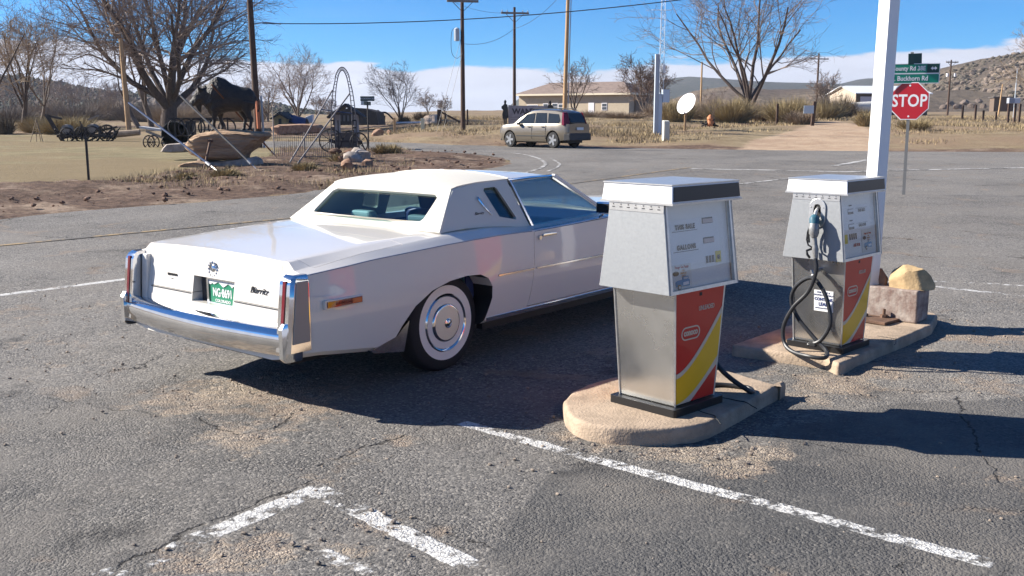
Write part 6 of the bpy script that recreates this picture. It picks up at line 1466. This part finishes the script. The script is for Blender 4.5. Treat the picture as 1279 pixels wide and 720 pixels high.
for sg in (-1, 1): bb.tube([(-.96, sg*.17, 1.36), (-.98, sg*.30, 1.40), (-1.0, sg*.34, 1.50), (-.99, sg*.31, 1.58)], [.06, .05, .035, .012], 8)
bo_ = bb.build('body', M_BRZ, bs)
rmod = bo_.modifiers.new('r', 'REMESH'); rmod.mode = 'VOXEL'; rmod.voxel_size = .028; sm = bo_.modifiers.new('s', 'SMOOTH'); sm.iterations = 3; sm.factor = .5
bpy.context.view_layer.update(); me = bpy.data.meshes.new_from_object(bo_.evaluated_get(bpy.context.evaluated_depsgraph_get())); bo_.modifiers.clear(); bo_.data = me; me.materials.clear(); me.materials.append(M_BRZ)
for v in me.vertices:     # shaggy mane over the head, hump and forelegs
    k = sstep(.15, -.45, v.co.x); d_ = v.co-Vector((v.co.x*.9, 0, 1.0)); d_.normalize(); v.co += d_*(mnoise.noise(v.co*6)*.035+mnoise.noise(v.co*17)*.03)*(.2+k)
    if v.co.z > 1.3: v.co.z += .06*math.exp(-((v.co.x+.28)/.40)**2)
me.polygons.foreach_set('use_smooth', [True]*len(me.polygons))
bs.scale = (.87, .87, .87)
M_SLAB = mat('layered_tan_rock', (.36, .215, .125), .9, var=.4, vscale=2.4, stretch=(.5, 1, 3), vcol=(.50, .35, .22), bump=1.0, bscale=6, bdist=.12)
# balanced slab: outline traced from the place and given real depth
def slab(name, label, pts, dist, th, m, seed, dx=0, group=None):
    pts = [(P(px, dist, .8), Z(py, dist)) for px, py in pts]; cx = sum(p[0] for p in pts)/len(pts); cz_ = sum(p[1] for p in pts)/len(pts)
    dense = rloop([(u-cx, v-cz_) for u, v in pts], 5); rows = []
    for q, sc in ((-.5, .78), (-.42, .93), (-.2, 1.0), (.0, 1.02), (.2, 1.0), (.42, .92), (.5, .75)):
        rows.append([(u*sc*(1+fbm(u*1.3+q*4, v*2, 1.3, 3, seed)*.16), th*q+fbm(u, v, 1.5, 3, seed+1)*.12, v*sc*(1+fbm(u+q*3, v*2, 1.7, 3, seed+2)*.14)) for u, v in dense])
    o = MB().loft(rows).build(name, m, smooth=True, angle=30); o.location = (cx, dist, cz_)
    return tag(o, label, 'rock', group)
slab('boulder', 'big tan slab of rock balanced under the bison', [(236, 181), (240, 173), (252, 167), (275, 163.5), (310, 163.5), (336, 166), (338, 170), (330, 176), (320, 185), (310, 193), (307, 199), (280, 200.5), (255, 199), (243, 193)], DBI, 1.25, M_SLAB, 3)
slab('boulder', 'low dark supporting rock beneath the balanced slab', [(250, 199), (268, 202), (300, 199), (318, 196), (325, 199), (327, 206), (300, 210), (262, 211), (249, 208)], DBI-.1, 1.0, M_GREYR, 5)
slab('boulder', 'pale flat rock at the left foot of the balanced slab', [(226, 206), (234, 203), (248, 201), (262, 203), (262, 209), (244, 212), (228, 211)], DBI-.6, .9, M_SLAB, 8)
slab('boulder', 'pale pointed rock behind the left tip of the balanced slab', [(203, 190), (212, 180), (225, 179), (238, 178), (242, 184), (236, 190), (215, 191)], DBI+4, .9, M_GREYR, 9)
# slanting rods
def rod(label, a, b, r, m, cat='metal rod', parts=()):
    o = MB().tube([a, b], r, 8).build('slanting_rod', m, None); return tag(o, label, cat, 'slanting rods around the bison')
def pt(px, py, d): return (P(px, d, 1), d, Z(py, d))
def drod(label, px0, py0, d0, px1, py1, d1, r, m, thin=None):
    a, b = Vector(pt(px0, py0, d0)), Vector(pt(px1, py1, d1)); o = thing('slanting_rod', label, 'metal rod', tuple(b), 0, 'slanting rods around the bison')
    d = a-b; MB().tube([Vector((0, 0, 0)), d*.14], r*.45, 6).build('anchor_cable', M_STEEL, o)
    MB().tube([d*.14, d*.99], r, 8).build('sleeve', m, o, smooth=True); MB().tube([d*.12, d*.16], r*1.5, 8).build('coupling', M_STEEL, o); return o
drod('silver rod slanting across the left half of the balanced slab', 228, 119, 29.3, 325, 217, at(325, 217).y, .028, mat('pale_rod', (.13, .125, .12), .6, spec=.2))
drod('blue rod slanting down in front of the left end of the slab', 163, 128, 30.5, 277, 219, at(277, 219).y, .030, mat('blue_rod', (.018, .04, .10), .6, spec=.2))
drod('rust-brown rod crossing in front of the bison body', 267, 105, 29.6, 350, 203, at(350, 203).y, .026, mat('rust_rod', (.13, .055, .025), .7, spec=.2))
a = pt(263, 176, 29.4); b = pt(252, 213, 28.9); b = (b[0], b[1], gz(b[0], b[1])-.1); o = MB().tube([b, a], .035, 6).tube([(a[0]-.06, a[1], a[2]), (a[0]+.07, a[1], a[2])], .05, 6).build('prop_post', M_RUST); tag(o, 'short rusty prop leaning in front of the balanced slab', 'post')
g = G(108.5, 24.4); o = MB().box(-.022, .022, -.022, .022, -.1, 1.08).box(-.05, .05, -.03, .03, 1.02, 1.08).build('iron_post', M_BLACKP); o.location = g; tag(o, 'thin black iron post standing alone at the edge of the lawn', 'post')

# ================================================================== WHEEL FENCE, IRON FENCE, ARCH
M_IRON = mat('black_iron', (.03, .026, .025), .6, .3); M_IRONG = mat('grey_iron', (.22, .20, .19), .6, .4)
DW = 46; wf = thing('wheel_fence', 'fence of large iron hoops standing behind the bison rock', 'fence', (P(250, DW, 1), DW, gz(P(250, DW, 1), DW)))
for i in range(6):
    px = 221+i*12.6; x = P(px, DW, 1)-wf.location.x; rr = Z(149, DW)-Z(170, DW); cz_ = Z(159.5, DW)-wf.location.z
    MB().tube([(x+rr*.5*math.cos(a), .02*(i % 2), cz_+rr*.52*math.sin(a)) for a in np.linspace(0, 2*PI, 25)], .035, 6).build('hoop', M_IRON, wf)
MB().box(-1.4, 1.6, -.02, .02, Z(148.5, DW)-wf.location.z, Z(147.5, DW)-wf.location.z).build('rail', M_IRON, wf)
for px in (219, 252, 285): x = P(px, DW, 1)-wf.location.x; MB().box(x-.03, x+.03, -.03, .03, -.1, Z(147, DW)-wf.location.z).build('post', M_IRON, wf)
DF = 35.4; f0 = G(342, DF); f1 = G(419, DF)
fn_ = thing('iron_fence', 'thin vertical-bar iron fence between the bison and the tall arch', 'fence', f0)
Lf = f1.x-f0.x; zt_ = Z(167, DF)-f0.z
bars = MB()
for i in range(31): x = Lf*i/30; bars.tube([(x, 0, .02), (x, 0, zt_+.05*(i % 2))], .008, 5)
bars.build('bars', M_IRONG, fn_)
for z_ in (.12, zt_-.15): MB().box(0, Lf, -.012, .012, z_-.012, z_+.012).build('rail', M_IRONG, fn_)
for x, h in ((0, Z(137, DF)-f0.z), (Lf*.5, zt_+.05), (Lf, zt_+.1)): MB().tube([(x, 0, -.1), (x, 0, h)], .022, 6).build('post', M_IRONG, fn_)
DAa = 35.0; ax0, ax1 = P(418.5, DAa, 1), P(441, DAa, 1); ga = gz(ax0, DAa)
ar = thing('iron_arch', 'tall narrow ladder-like iron arch beside the vertical-bar fence', 'arch', ((ax0+ax1)/2, DAa, ga))
wA = (ax1-ax0)/2; hA = Z(88, DAa)-ga
path = []
for i in range(41):
    a = PI*i/40; path.append((-wA*math.cos(a)*(1 if math.sin(a) < .999 else 1), hA*(math.sin(a)**.62 if 0 < i < 40 else 0)))
outer_p = [(u, v) for u, v in path]; k_ = MB()
for off in (0, .13):
    pts = [(u*(1+(off/wA)), 0, v+(off*.8 if v > hA*.9 else 0)) for u, v in outer_p]; k_.tube(pts, .018, 5)
for i in range(1, 40):
    u, v = outer_p[i]; k_.tube([(u, 0, v), (u*(1+.13/wA), 0, v+(.1 if v > hA*.9 else 0))], .010, 4)
    u2, v2 = outer_p[i+1] if i < 40 else outer_p[i]
k_.build('arch_ladder', M_IRONG, ar)
for u in (-wA, wA): kk = MB(); [kk.tube([(u*(1+o_/wA*np.sign(u)), 0, 0), (u*(1+o_/wA*np.sign(u)), 0, hA*.45)], .02, 5) for o_ in (0, .12)]; [kk.box(min(u, u*(1+.12/wA)), max(u, u*(1+.12/wA)), -.02, .02, z_, z_+.05) for z_ in np.arange(.1, hA*.45, .25)]; kk.build('leg', M_IRON, ar)
MB().ico((-wA, -.05, Z(189, DAa)-ga), (.24, .14, .10), 2, .2).build('rust_weight', M_RUST, ar)
MB().tube([(P(402, DAa, 1)-ar.location.x, 0, Z(137, DAa)-ga), (wA, 0, Z(142, DAa)-ga)], .018, 5).build('blue_bar', mat('blue_rod', (.13, .22, .38)), ar)
for px0, py0, px1, py1, lb in ((417, 113, 358, 189, 'left'), (438.5, 117, 368, 195, 'right')):
    a, b = Vector(pt(px0, py0, DAa-.1)), Vector(pt(px1, py1, DAa-3.5)); b.z = gz(b.x, b.y)-.02; o = MB().tube([b, a], .026, 6).build('slanting_strut', M_IRONG); tag(o, lb+' grey strut slanting down from the tall iron arch', 'strut', 'struts of the iron arch')
# ---- street-name post
g = G(460, 43.5); o = thing('street_name_post', 'thin post with two crossed dark street name plates above a pile of rocks', 'road sign', g, R(10))
MB().tube([(0, 0, -.1), (0, 0, Z(127, 43.5)-g.z)], .035, 6).build('post', M_IRON, o); zz = Z(123.5, 43.5)-g.z
p_ = MB().box(-.30, .30, -.01, .01, zz-.10, zz+.10).build('plate', mat('grey_green_plate', (.07, .10, .09), .5), o); text('BUCKHORN RD', .085, M_SW, p_, (0, -.014, zz), (PI/2, 0, 0))
p_ = MB(); p_.T = Matrix.Rotation(R(65), 4, 'Z'); p_.box(-.35, .35, -.01, .01, zz-.28, zz-.12); p_.build('plate', mat('grey_green_plate', (.07, .10, .09), .5), o)
MB().box(-.28, .0, .01, .03, zz-.27, zz-.10).build('plate', mat('pale_plate', (.60, .63, .66), .5), o)
for i, (px, py, s_, m) in enumerate(((447, 190, .30, M_REDR), (452, 197, .34, M_GREYR), (458, 193, .36, M_GREYR), (465, 195, .36, M_GREYR), (449, 204, .24, M_REDR), (470, 200, .2, M_REDR), (441, 196, .22, M_REDR))):
    p0 = at(px, py+6); rock('rock', ['reddish rock, top left', 'tan rock, middle left', 'upright grey rock', 'rounded grey rock', 'small red rock, lower left', 'small red rock, lower right', 'leftmost red rock'][i]+' of the pile at the street name post', 'rock', (p0.x, p0.y-2, gz(p0.x, p0.y-2)+.05), (s_, s_*.8, s_), 80+i, m, 'rocks piled at the street name post', sub=2)

# ================================================================== OLD MACHINERY, WAGON, LOG
M_MACH = mat('old_iron', (.05, .042, .038), .75, .3, var=.5, vscale=6); M_GWOOD = mat('grey_board', (.34, .29, .24), .85, var=.25, vscale=4, stretch=(6, 1, 1))
def spoked(b, c, r, n=10, t=.035, ang=0, ax=(0, 1, 0)):
    u = Vector((math.cos(ang), math.sin(ang), 0)); v = Vector((0, 0, 1)); c = Vector(c)
    b.tube([c+u*r*math.cos(a)+v*r*math.sin(a) for a in np.linspace(0, 2*PI, 25)], t, 6)
    for k in range(n): a = 2*PI*k/n; b.tube([c, c+u*r*math.cos(a)+v*r*math.sin(a)], t*.5, 4)
    b.tube([c-u.cross(v)*.1, c+u.cross(v)*.1], r*.15, 8)
DM = 55; g = G(108, DM); mc = thing('farm_machine', 'heap of dark antique farm machinery with pale drums on the lawn', 'farm machine', g)
b = MB(); b.box(-1.5, 1.2, -.3, .3, .25, .38); b.beam((-1.3, 0, .2), (1.6, .2, .8), .12, .1)
for c_, r_ in (((-.9, -.35, .38), .38), ((.45, -.35, .42), .42), ((1.0, .3, .45), .45), ((-.4, .3, .4), .4)): spoked(b, c_, r_, 8, .05)
rg = random.Random(3)
for _ in range(34): x = rg.uniform(-1.5, 1.5); b.tube([(x, rg.uniform(-.5, .5), rg.uniform(.05, .5)), (x+rg.uniform(-.5, .5), rg.uniform(-.5, .5), rg.uniform(.3, 1.15-abs(x)*.3))], rg.uniform(.02, .06), 5)
b.build('frame', M_MACH, mc)
for x, z_ in ((-.98, .68), (.42, .72)): MB().lathe([(0, -.28), (.24, -.26), (.27, 0), (.24, .26), (0, .28)], 18, 'Y', (x, -.1, z_)).build('drum', mat('pale_drum', (.24, .215, .185), .8), mc, smooth=True)
MB().hexa([(.2, -.2, 1.15), (.7, -.2, 1.35), (.7, .1, 1.35), (.2, .1, 1.15), (.2, -.2, 1.22), (.7, -.2, 1.45), (.7, .1, 1.45), (.2, .1, 1.22)]).build('seat', mat('pale_drum', (.36, .33, .29)), mc)
sc_ = lambda px, py, d=DM: (P(px, d, 1), d, Z(py, d))
o = MB(); A_ = Vector(sc_(60, 144)); B_ = Vector(sc_(78, 177)); C_ = Vector(sc_(78.5, 148.5)); o.beam(A_, B_, .16, .16); o.beam(A_-Vector((.1, 0, 0)), C_, .10, .12); o.tube([Vector(sc_(71, 146.5)), Vector(sc_(73, 162))], .012, 4); o = o.build('old_hoist', M_MACH); tag(o, 'dark angled arm of an old hoist left of the machinery heap', 'hoist')
g = G(47, 54); o = MB(); [o.tube([(0, 0, 1.25), (u, v, 0)], .02, 5) for u, v in ((-.35, -.2), (.35, -.2), (0, .3), (-.15, .1))]; o.box(-.25, .25, -.1, .1, .45, .5); o = o.build('iron_tripod', mat('tan_iron', (.20, .15, .10), .8)); o.location = g; tag(o, 'small rusty tripod stand at the left end of the machinery', 'stand')
g = G(152, 58); o = MB().tube([(-1.1, 0, .25), (1.0, .1, .42)], [.22, .17], 10).build('log', mat('dry_log', (.36, .27, .19), .9, var=.3, vscale=3)); o.location = g; tag(o, 'dry pale log lying between the machinery and the wagon', 'log')
DWg = 47; g = G(212, DWg); wg = thing('old_wagon', 'weathered wooden cart with a big dark drum behind the pointed rock', 'wagon', g)
MB().lathe([(.14, -.36), (.40, -.36), (.56, -.33), (.60, -.28), (.60, .28), (.56, .33), (0, .36)], 30, 'Y', (.40, -.1, .62)).build('drum', M_MACH, wg, smooth=True, angle=50); MB().lathe([(.13, -.38), (.22, -.38), (.22, -.355), (.13, -.355), (.13, -.38)], 24, 'Y', (.40, -.1, .62)).build('hub_ring', mat('pale_metal_ring', (.5, .5, .48), .5), wg)
MB().lathe([(.60, -.40), (.63, -.40), (.63, -.34), (.60, -.34), (.60, -.40)], 30, 'Y', (.40, -.1, .62)).build('rim_band', mat('pale_drum', (.36, .33, .29)), wg)
MB().hexa([(-1.25, -.3, .92), (-.2, -.3, .78), (-.2, .3, .78), (-1.25, .3, .92), (-1.3, -.3, 1.02), (-.2, -.3, .88), (-.2, .3, .88), (-1.3, .3, 1.02)]).build('seat_board', mat('pale_board', (.50, .50, .50), .7), wg); MB().beam((-1.0, -.2, .8), (.1, -.2, .35), .14, .1).build('frame', M_GWOOD, wg); MB().box(.85, 1.15, -.3, .3, 0, 1.25).build('dark_box', M_MACH, wg)
for x in (-.85, -.65, .0): q = MB(); spoked(q, (x, -.35, .30), .30, 8, .03, .9); q.build('wheel', M_MACH, wg)
MB().beam((-.5, .2, .25), (.2, .2, .2), .1, .1).build('axle', M_GWOOD, wg)
for x, z0_, z1_ in ((.02, .7, 1.25), (-.28, .2, .85)): MB().beam((x, -.1, z0_), (x+.12, -.1, z1_), .05, .05).build('lever', mat('pale_board', (.5, .5, .5)), wg)
# ---- wagon-wheel clutter under the arch
g = G(421, 40); o = thing('old_plough', 'rusty plough with spoked iron wheels beneath the tall arch', 'farm machine', (P(424, 40, 1), 40, g.z))
q = MB(); spoked(q, (-.35, 0, .55), .45, 10, .03); spoked(q, (.75, .1, .45), .40, 9, .03, .7); q.build('wheels', M_MACH, o); q = MB(); q.beam((-.4, 0, .55), (.9, 0, .5), .08, .08); q.tube(spline([(.1, 0, .5), (.3, .1, .9), (.7, .1, .7), (1.0, 0, .2)], 5), .03, 5); q.build('frame', M_MACH, o)
g = G(434, 46); sh = thing('stone_well', 'small dark post-and-roof well house behind the arch', 'well', (P(434, 46, 1), 46, gz(P(434, 46, 1), 46)))
for x in (-.42, .42): MB().box(x-.1, x+.1, -.1, .1, 0, 1.55).build('post', mat('grey_post', (.30, .28, .27), .8), sh)
MB().prism([(-.85, 1.45), (0, 2.05), (.85, 1.45), (.78, 1.38), (0, 1.92), (-.78, 1.38)], -.5, .5, lambda u, v, q: (u, q, v)).build('roof', mat('dark_roof', (.05, .045, .045), .9), sh); MB().box(-.5, .5, -.35, .35, 0, .75).build('wall', mat('dark_wall', (.08, .07, .065), .9), sh)
# ---- background huts and sculptures
def hut(label, px, dist, w_, h, m, mr, z0=None, name='log_cabin', cat='cabin', depth=3, rz=0, group=None):
    x = P(px, dist, 2); z0 = gz(x, dist) if z0 is None else z0; o = thing(name, label, cat, (x, dist, z0-.2), rz, group)
    MB().box(-w_/2, w_/2, 0, depth, 0, h*.62+.2).add([(-w_/2, 0, h*.62+.2), (w_/2, 0, h*.62+.2), (0, 0, h+.2)], [(0, 1, 2)]).build('wall', m, o)
    MB().prism([(-w_/2-.3, h*.55+.2), (0, h+.35), (w_/2+.3, h*.55+.2), (w_/2+.2, h*.5+.2), (0, h+.1), (-w_/2-.2, h*.5+.2)], -.3, depth+.3, lambda u, v, q: (u, q, v)).build('roof', mr, o); return o
M_LOG = mat('yellow_logs', (.50, .34, .15), .8, var=.2, vscale=3, stretch=(.5, 1, 6)); M_DRF = mat('dark_shingle', (.06, .055, .05), .9)
hc = hut('little yellow wooden cabin with a dark gable roof behind the iron fence', 349.5, 84, 1.0, 1.05, M_LOG, M_DRF, z0=Z(157, 84)); MB().box(-.12, .12, -.03, 0, .25, .8).build('door', M_DRF, hc); hc.scale = (1, 1, .95)
x = P(367, 86, 1); tp_ = thing('blue_tarp_tent', 'dark blue tarpaulin draped over something right of the yellow cabin', 'tarp', (x, 86, Z(155, 86)))
rows = []
for i in range(11):
    u = -1+2*i/10; rows.append([(u*1.15, v, max(0, (.78-.35*abs(u)-.55*v*v)+fbm(u*2, v*2, 1.5, 3, 4)*.22)) for v in np.linspace(-1.1, 1.1, 9)])
MB().grid(rows).build('sheet', mat('blue_tarp', (.03, .06, .16), .5), tp_, smooth=True)
MB().ico((0, 0, .1), (.8, .7, .35), 2, .15).build('load', M_MACH, tp_)
x = P(386, 88, 1); o = MB().hexa([(-.5, 0, 0), (.3, 0, 0), (.3, .6, 0), (-.5, .6, 0), (-.25, 0, .55), (.35, 0, .75), (.35, .6, .75), (-.25, .6, .55)]).build('white_tarp', M_SW, bevel=.05); o.location = (x, 88, Z(154, 88)); tag(o, 'small white wrapped bundle right of the blue tarpaulin', 'bundle')
o = slab('stone_wall', 'low dark red stone wall behind the iron fence', [(340, 159), (350, 156), (380, 155), (400, 156), (406, 160), (403, 166), (370, 168), (345, 169)], 66, 1.2, M_REDR, 21); o['category'] = 'wall'
x = P(444, 76, 1); hg = thing('round_shed', 'dark brown shed with a curved roof left of the street name post', 'shed', (x, 76, Z(156.5, 76)), R(-6))
pf_ = [(-1.75, 0)]+[(-1.6+3.2*i/10, .85+.42*math.sin(PI*(.12+.80*i/10))) for i in range(11)]+[(1.75, 0)]
MB().prism(pf_, 0, 2.5, lambda u, v, q: (u, q, v)).build('wall', mat('dark_brown_board', (.09, .065, .05), .9, var=.3, vscale=4, stretch=(8, 1, 1)), hg)
for u in (-1.2, -.9, -.6, -.3, 0): MB().box(u, u+.14, -.05, -.01, .28, .72).build('slat', mat('pale_slat', (.20, .165, .14), .9), hg)
x = P(478, 80, 1); sc2 = thing('animal_sculpture', 'dark bear-like silhouette sculpture on the rise by the street name post', 'sculpture', (x, 80, Z(150, 80)))
q = MB(); q.ico((-.75, 0, .40), (.40, .22, .34), 2, .08); q.ico((-.35, 0, .55), (.22, .18, .22), 2, .08)
for x_, y_ in ((-1.0, -.1), (-.7, .1), (-.45, -.1)): q.tube([(x_, y_, .3), (x_, y_, -.1)], .07, 6)
q.tube(spline([(-.2, 0, .55), (.3, 0, .55), (.8, 0, .1), (1.0, 0, -.1)], 5), .07, 6); q.tube([(.1, 0, .35), (.05, 0, -.1)], .15, 7); q.tube([(-1.45, 0, .30), (-1.45, 0, -.1)], .08, 6); q.build('figure', M_BLACKP, sc2)
# ---- boulders, fence bits, marker posts around the junction
x = P(540, 78, 1); rock('boulder', 'large pale rounded boulder left of the wooden brace fence', 'boulder', (x, 78, Z(158, 78)-.1), (1.0, .9, .82), 91, mat('pale_boulder', (.50, .38, .28), .9, var=.25, vscale=2, bump=.5, bscale=6, bdist=.05), flat=.5)
x = P(472, 62, 1); rock('boulder', 'orange-brown boulder just right of the street name post', 'boulder', (x, 62, Z(171, 62)), (.48, .4, .38), 92, M_REDR); x = P(486, 64, 1); rock('boulder', 'small dark red boulder right of the orange-brown one', 'boulder', (x, 64, Z(167, 64)), (.22, .2, .2), 93, M_REDR)
DBF = 74; bf = thing('brace_fence', 'dark wooden corner brace with two posts and a slanting rail', 'fence', (P(549, DBF, 1), DBF, Z(157, DBF)))
MB().box(-.15, .15, -.15, .15, -.2, Z(137, DBF)-bf.location.z).build('post', M_WOOD, bf); u2 = P(557, DBF, 1)-bf.location.x; MB().box(u2-.1, u2+.1, -.1, .1, -.2, Z(143, DBF)-bf.location.z).build('post', M_WOOD, bf)
MB().beam((.1, 0, Z(140, DBF)-bf.location.z), (P(575, DBF, 1)-bf.location.x, 0, Z(153, DBF)-bf.location.z), .13, .13).build('rail', M_WOOD, bf)
def post(label, px, py0, py1, dist, w_, m, name='fence_post', group='single posts', lean=0, cat='post'):
    x = P(px, dist, 1); z0 = gz(x, dist); zb = min(z0, Z(py1, dist))-.15; o = MB().hexa([(-w_/2, -w_/2, 0), (w_/2, -w_/2, 0), (w_/2, w_/2, 0), (-w_/2, w_/2, 0)]+[(a*w_/2+lean, b_*w_/2, Z(py0, dist)-zb) for a, b_ in ((-1, -1), (1, -1), (1, 1), (-1, 1))]).build(name, m, bevel=.01)
    o.location = (x, dist, zb); return tag(o, label, cat, group)
post('pale plastic marker post in front of the pale boulder', 528, 148, 164, 66, .22, mat('pale_green_plastic', (.50, .50, .38), .6)); post('dark post just right of the transformer pole', 584, 137, 156, 70, .11, M_WOOD); post('yellow timber post right of the orange-brown boulder', 493, 147, 167, 64, .13, M_WOODL)
post('thick dark gate post beside the driveway', 1014, 127, 154, 72, .22, M_WOOD, lean=.12); post('dark leaning post between the two tan bushes', 970, 130, 147, 76, .16, M_WOOD)
o = MB().box(-.35, .35, -.02, .02, 0, .55).build('notice_board', mat('pale_blue_board', (.45, .54, .60), .5)); o.location = (P(1009, 71.5, 1), 71.5, Z(142, 71.5)); tag(o, 'small pale blue board on the dark gate post', 'sign')
for i, (px, y0, y1, dd) in enumerate(((1201, 132, 150, 92), (1217, 131, 150, 88), (1227, 138, 151, 88), (1243, 140, 151, 92), (1258, 128, 153, 80), (1266, 128, 154, 78), (1272, 130, 152, 84))):
    post(ORD[i]+' weathered fence post from the left below the rocky hill', px, y0, y1, dd, .15, M_WOOD, group='fence posts below the rocky hill')
for i, px in enumerate((1259.5, 1266.5)):
    o = MB().box(-.22, .22, -.2, .2, 0, .42).build('mailbox', mat('white_box', (.6, .62, .65), .5) if i else mat('grey_box', (.30, .32, .36), .5), bevel=.03); o.location = (P(px, 78, 1), 78, Z(129.5, 78)); tag(o, ['grey', 'white'][i]+' mailbox on the posts at the right edge', 'mailbox', 'mailboxes at the right edge')
post('low wooden rail support behind the upright bare tree', 511, 152, 156, 90, .1, M_WOODL)
o = MB().beam((0, 0, 0), (2.0, 0, .05), .18, .12).build('white_rail', M_SW); o.location = (P(495, 78, 1), 78, Z(153.5, 78)); tag(o, 'short white rail lying behind the upright bare tree', 'rail')
# orange figure with dark things
x = P(886.5, 62, 1); of = thing('orange_ornament', 'rusty orange garden ornament among dark scrap beside the sapling', 'ornament', (x, 62, Z(158, 62)))
q = MB(); q.lathe([(.16, 0), (.18, .15), (.15, .35), (.19, .45), (.15, .55), (.10, .66), (0, .72)], 12); q.ico((.12, 0, .25), .12, 2, .2); q.ico((-.1, 0, .5), .09, 2, .2); q.build('figure', mat('orange_rust', (.50, .19, .08), .7, var=.3, vscale=8), of)
q = MB(); rg = random.Random(2)
for _ in range(9): q.tube([(rg.uniform(-.6, .6), rg.uniform(-.2, .2), 0), (rg.uniform(-.6, .6), 0, rg.uniform(.15, .45))], .05, 5)
q.build('scrap', M_MACH, of)
# ================================================================== WANTED BOARD AND CUT-OUT FIGURES
DN = 69; zb_ = Z(160, DN); ztp = Z(132, DN); wx0, wx1 = P(635, DN, 1), P(690, DN, 1)
wb = thing('wanted_board', 'large grey board with the word WANTED behind the SUV', 'sign', ((wx0+wx1)/2, DN, zb_-.3), 0)
hb = ztp-zb_+.3; hw_ = (wx1-wx0)/2
MB().hexa([(-hw_, -.04, 0), (hw_, -.04, 0), (hw_, .04, 0), (-hw_, .04, 0), (-hw_, -.04, hb), (hw_, -.04, hb-.05), (hw_, .04, hb-.05), (-hw_, .04, hb)]).build('board', mat('weathered_grey_board', (.33, .31, .33), .8, var=.2, vscale=3), wb)
for u in (-hw_+.05, hw_-.05): MB().box(u-.06, u+.06, .04, .14, -.2, hb+.03).build('post', M_GWOOD, wb)
text('WANTED', .52, mat('dark_letters', (.05, .045, .06), .7), wb, (-.12, -.045, hb-.42), (PI/2, 0, 0), bold=.02, sx=.98)
for z_ in (hb-.80, hb-.95): MB().box(-hw_+.15, hw_-.15, -.046, -.041, z_, z_+.03).build('text_rule', mat('faded_letters', (.18, .17, .18), .8), wb)
def cutout(label, px, py0, py1, d, mir=1):
    h = Z(py0, d)-Z(py1, d); x = P(px, d, 1)
    prof = [(-.06, 0), (-.07, .24), (-.10, .26), (-.12, .42), (-.08, .58), (-.15, .66), (-.15, .72), (-.06, .80), (-.03, .84), (-.05, .86), (-.035, .93), (-.06, .935), (-.03, .95), (.0, 1.0), (.04, .95), (.055, .93), (.04, .86), (.03, .83), (.09, .80), (.11, .66), (.12, .50), (.13, .30), (.09, .26), (.07, .24), (.06, .05), (.0, 0), (.0, .22), (-.01, .22), (-.015, 0)]
    o = MB().prism([(u*h*mir, v*h) for u, v in prof], -.012, .012, lambda u, v, q: (u, q, v)).build('cutout_figure', M_BLACKP); o.location = (x, d, Z(py1, d)); return tag(o, label, 'cutout figure', 'black cutout figures at the WANTED board')
cutout('black cutout figure with hand on hip at the left end of the WANTED board', 631, 124.5, 156.5, 68.5); cutout('black cutout figure in a hat above the right part of the WANTED board', 687, 125.5, 156.5, 68.6, -1)
# ================================================================== HAZE
hm_ = bpy.data.materials.new('haze'); hm_.use_nodes = True; n = hm_.node_tree; n.nodes.clear()
pv = n.nodes.new('ShaderNodeVolumePrincipled'); pv.inputs['Color'].default_value = (.80, .88, 1, 1); pv.inputs['Density'].default_value = .00016; pv.inputs['Anisotropy'].default_value = .2
oo = n.nodes.new('ShaderNodeOutputMaterial'); n.links.new(pv.outputs[0], oo.inputs['Volume'])
hb_ = MB().box(-1600, 1900, -120, 3100, -6, 78).build('haze', hm_); hb_['kind'] = 'stuff'
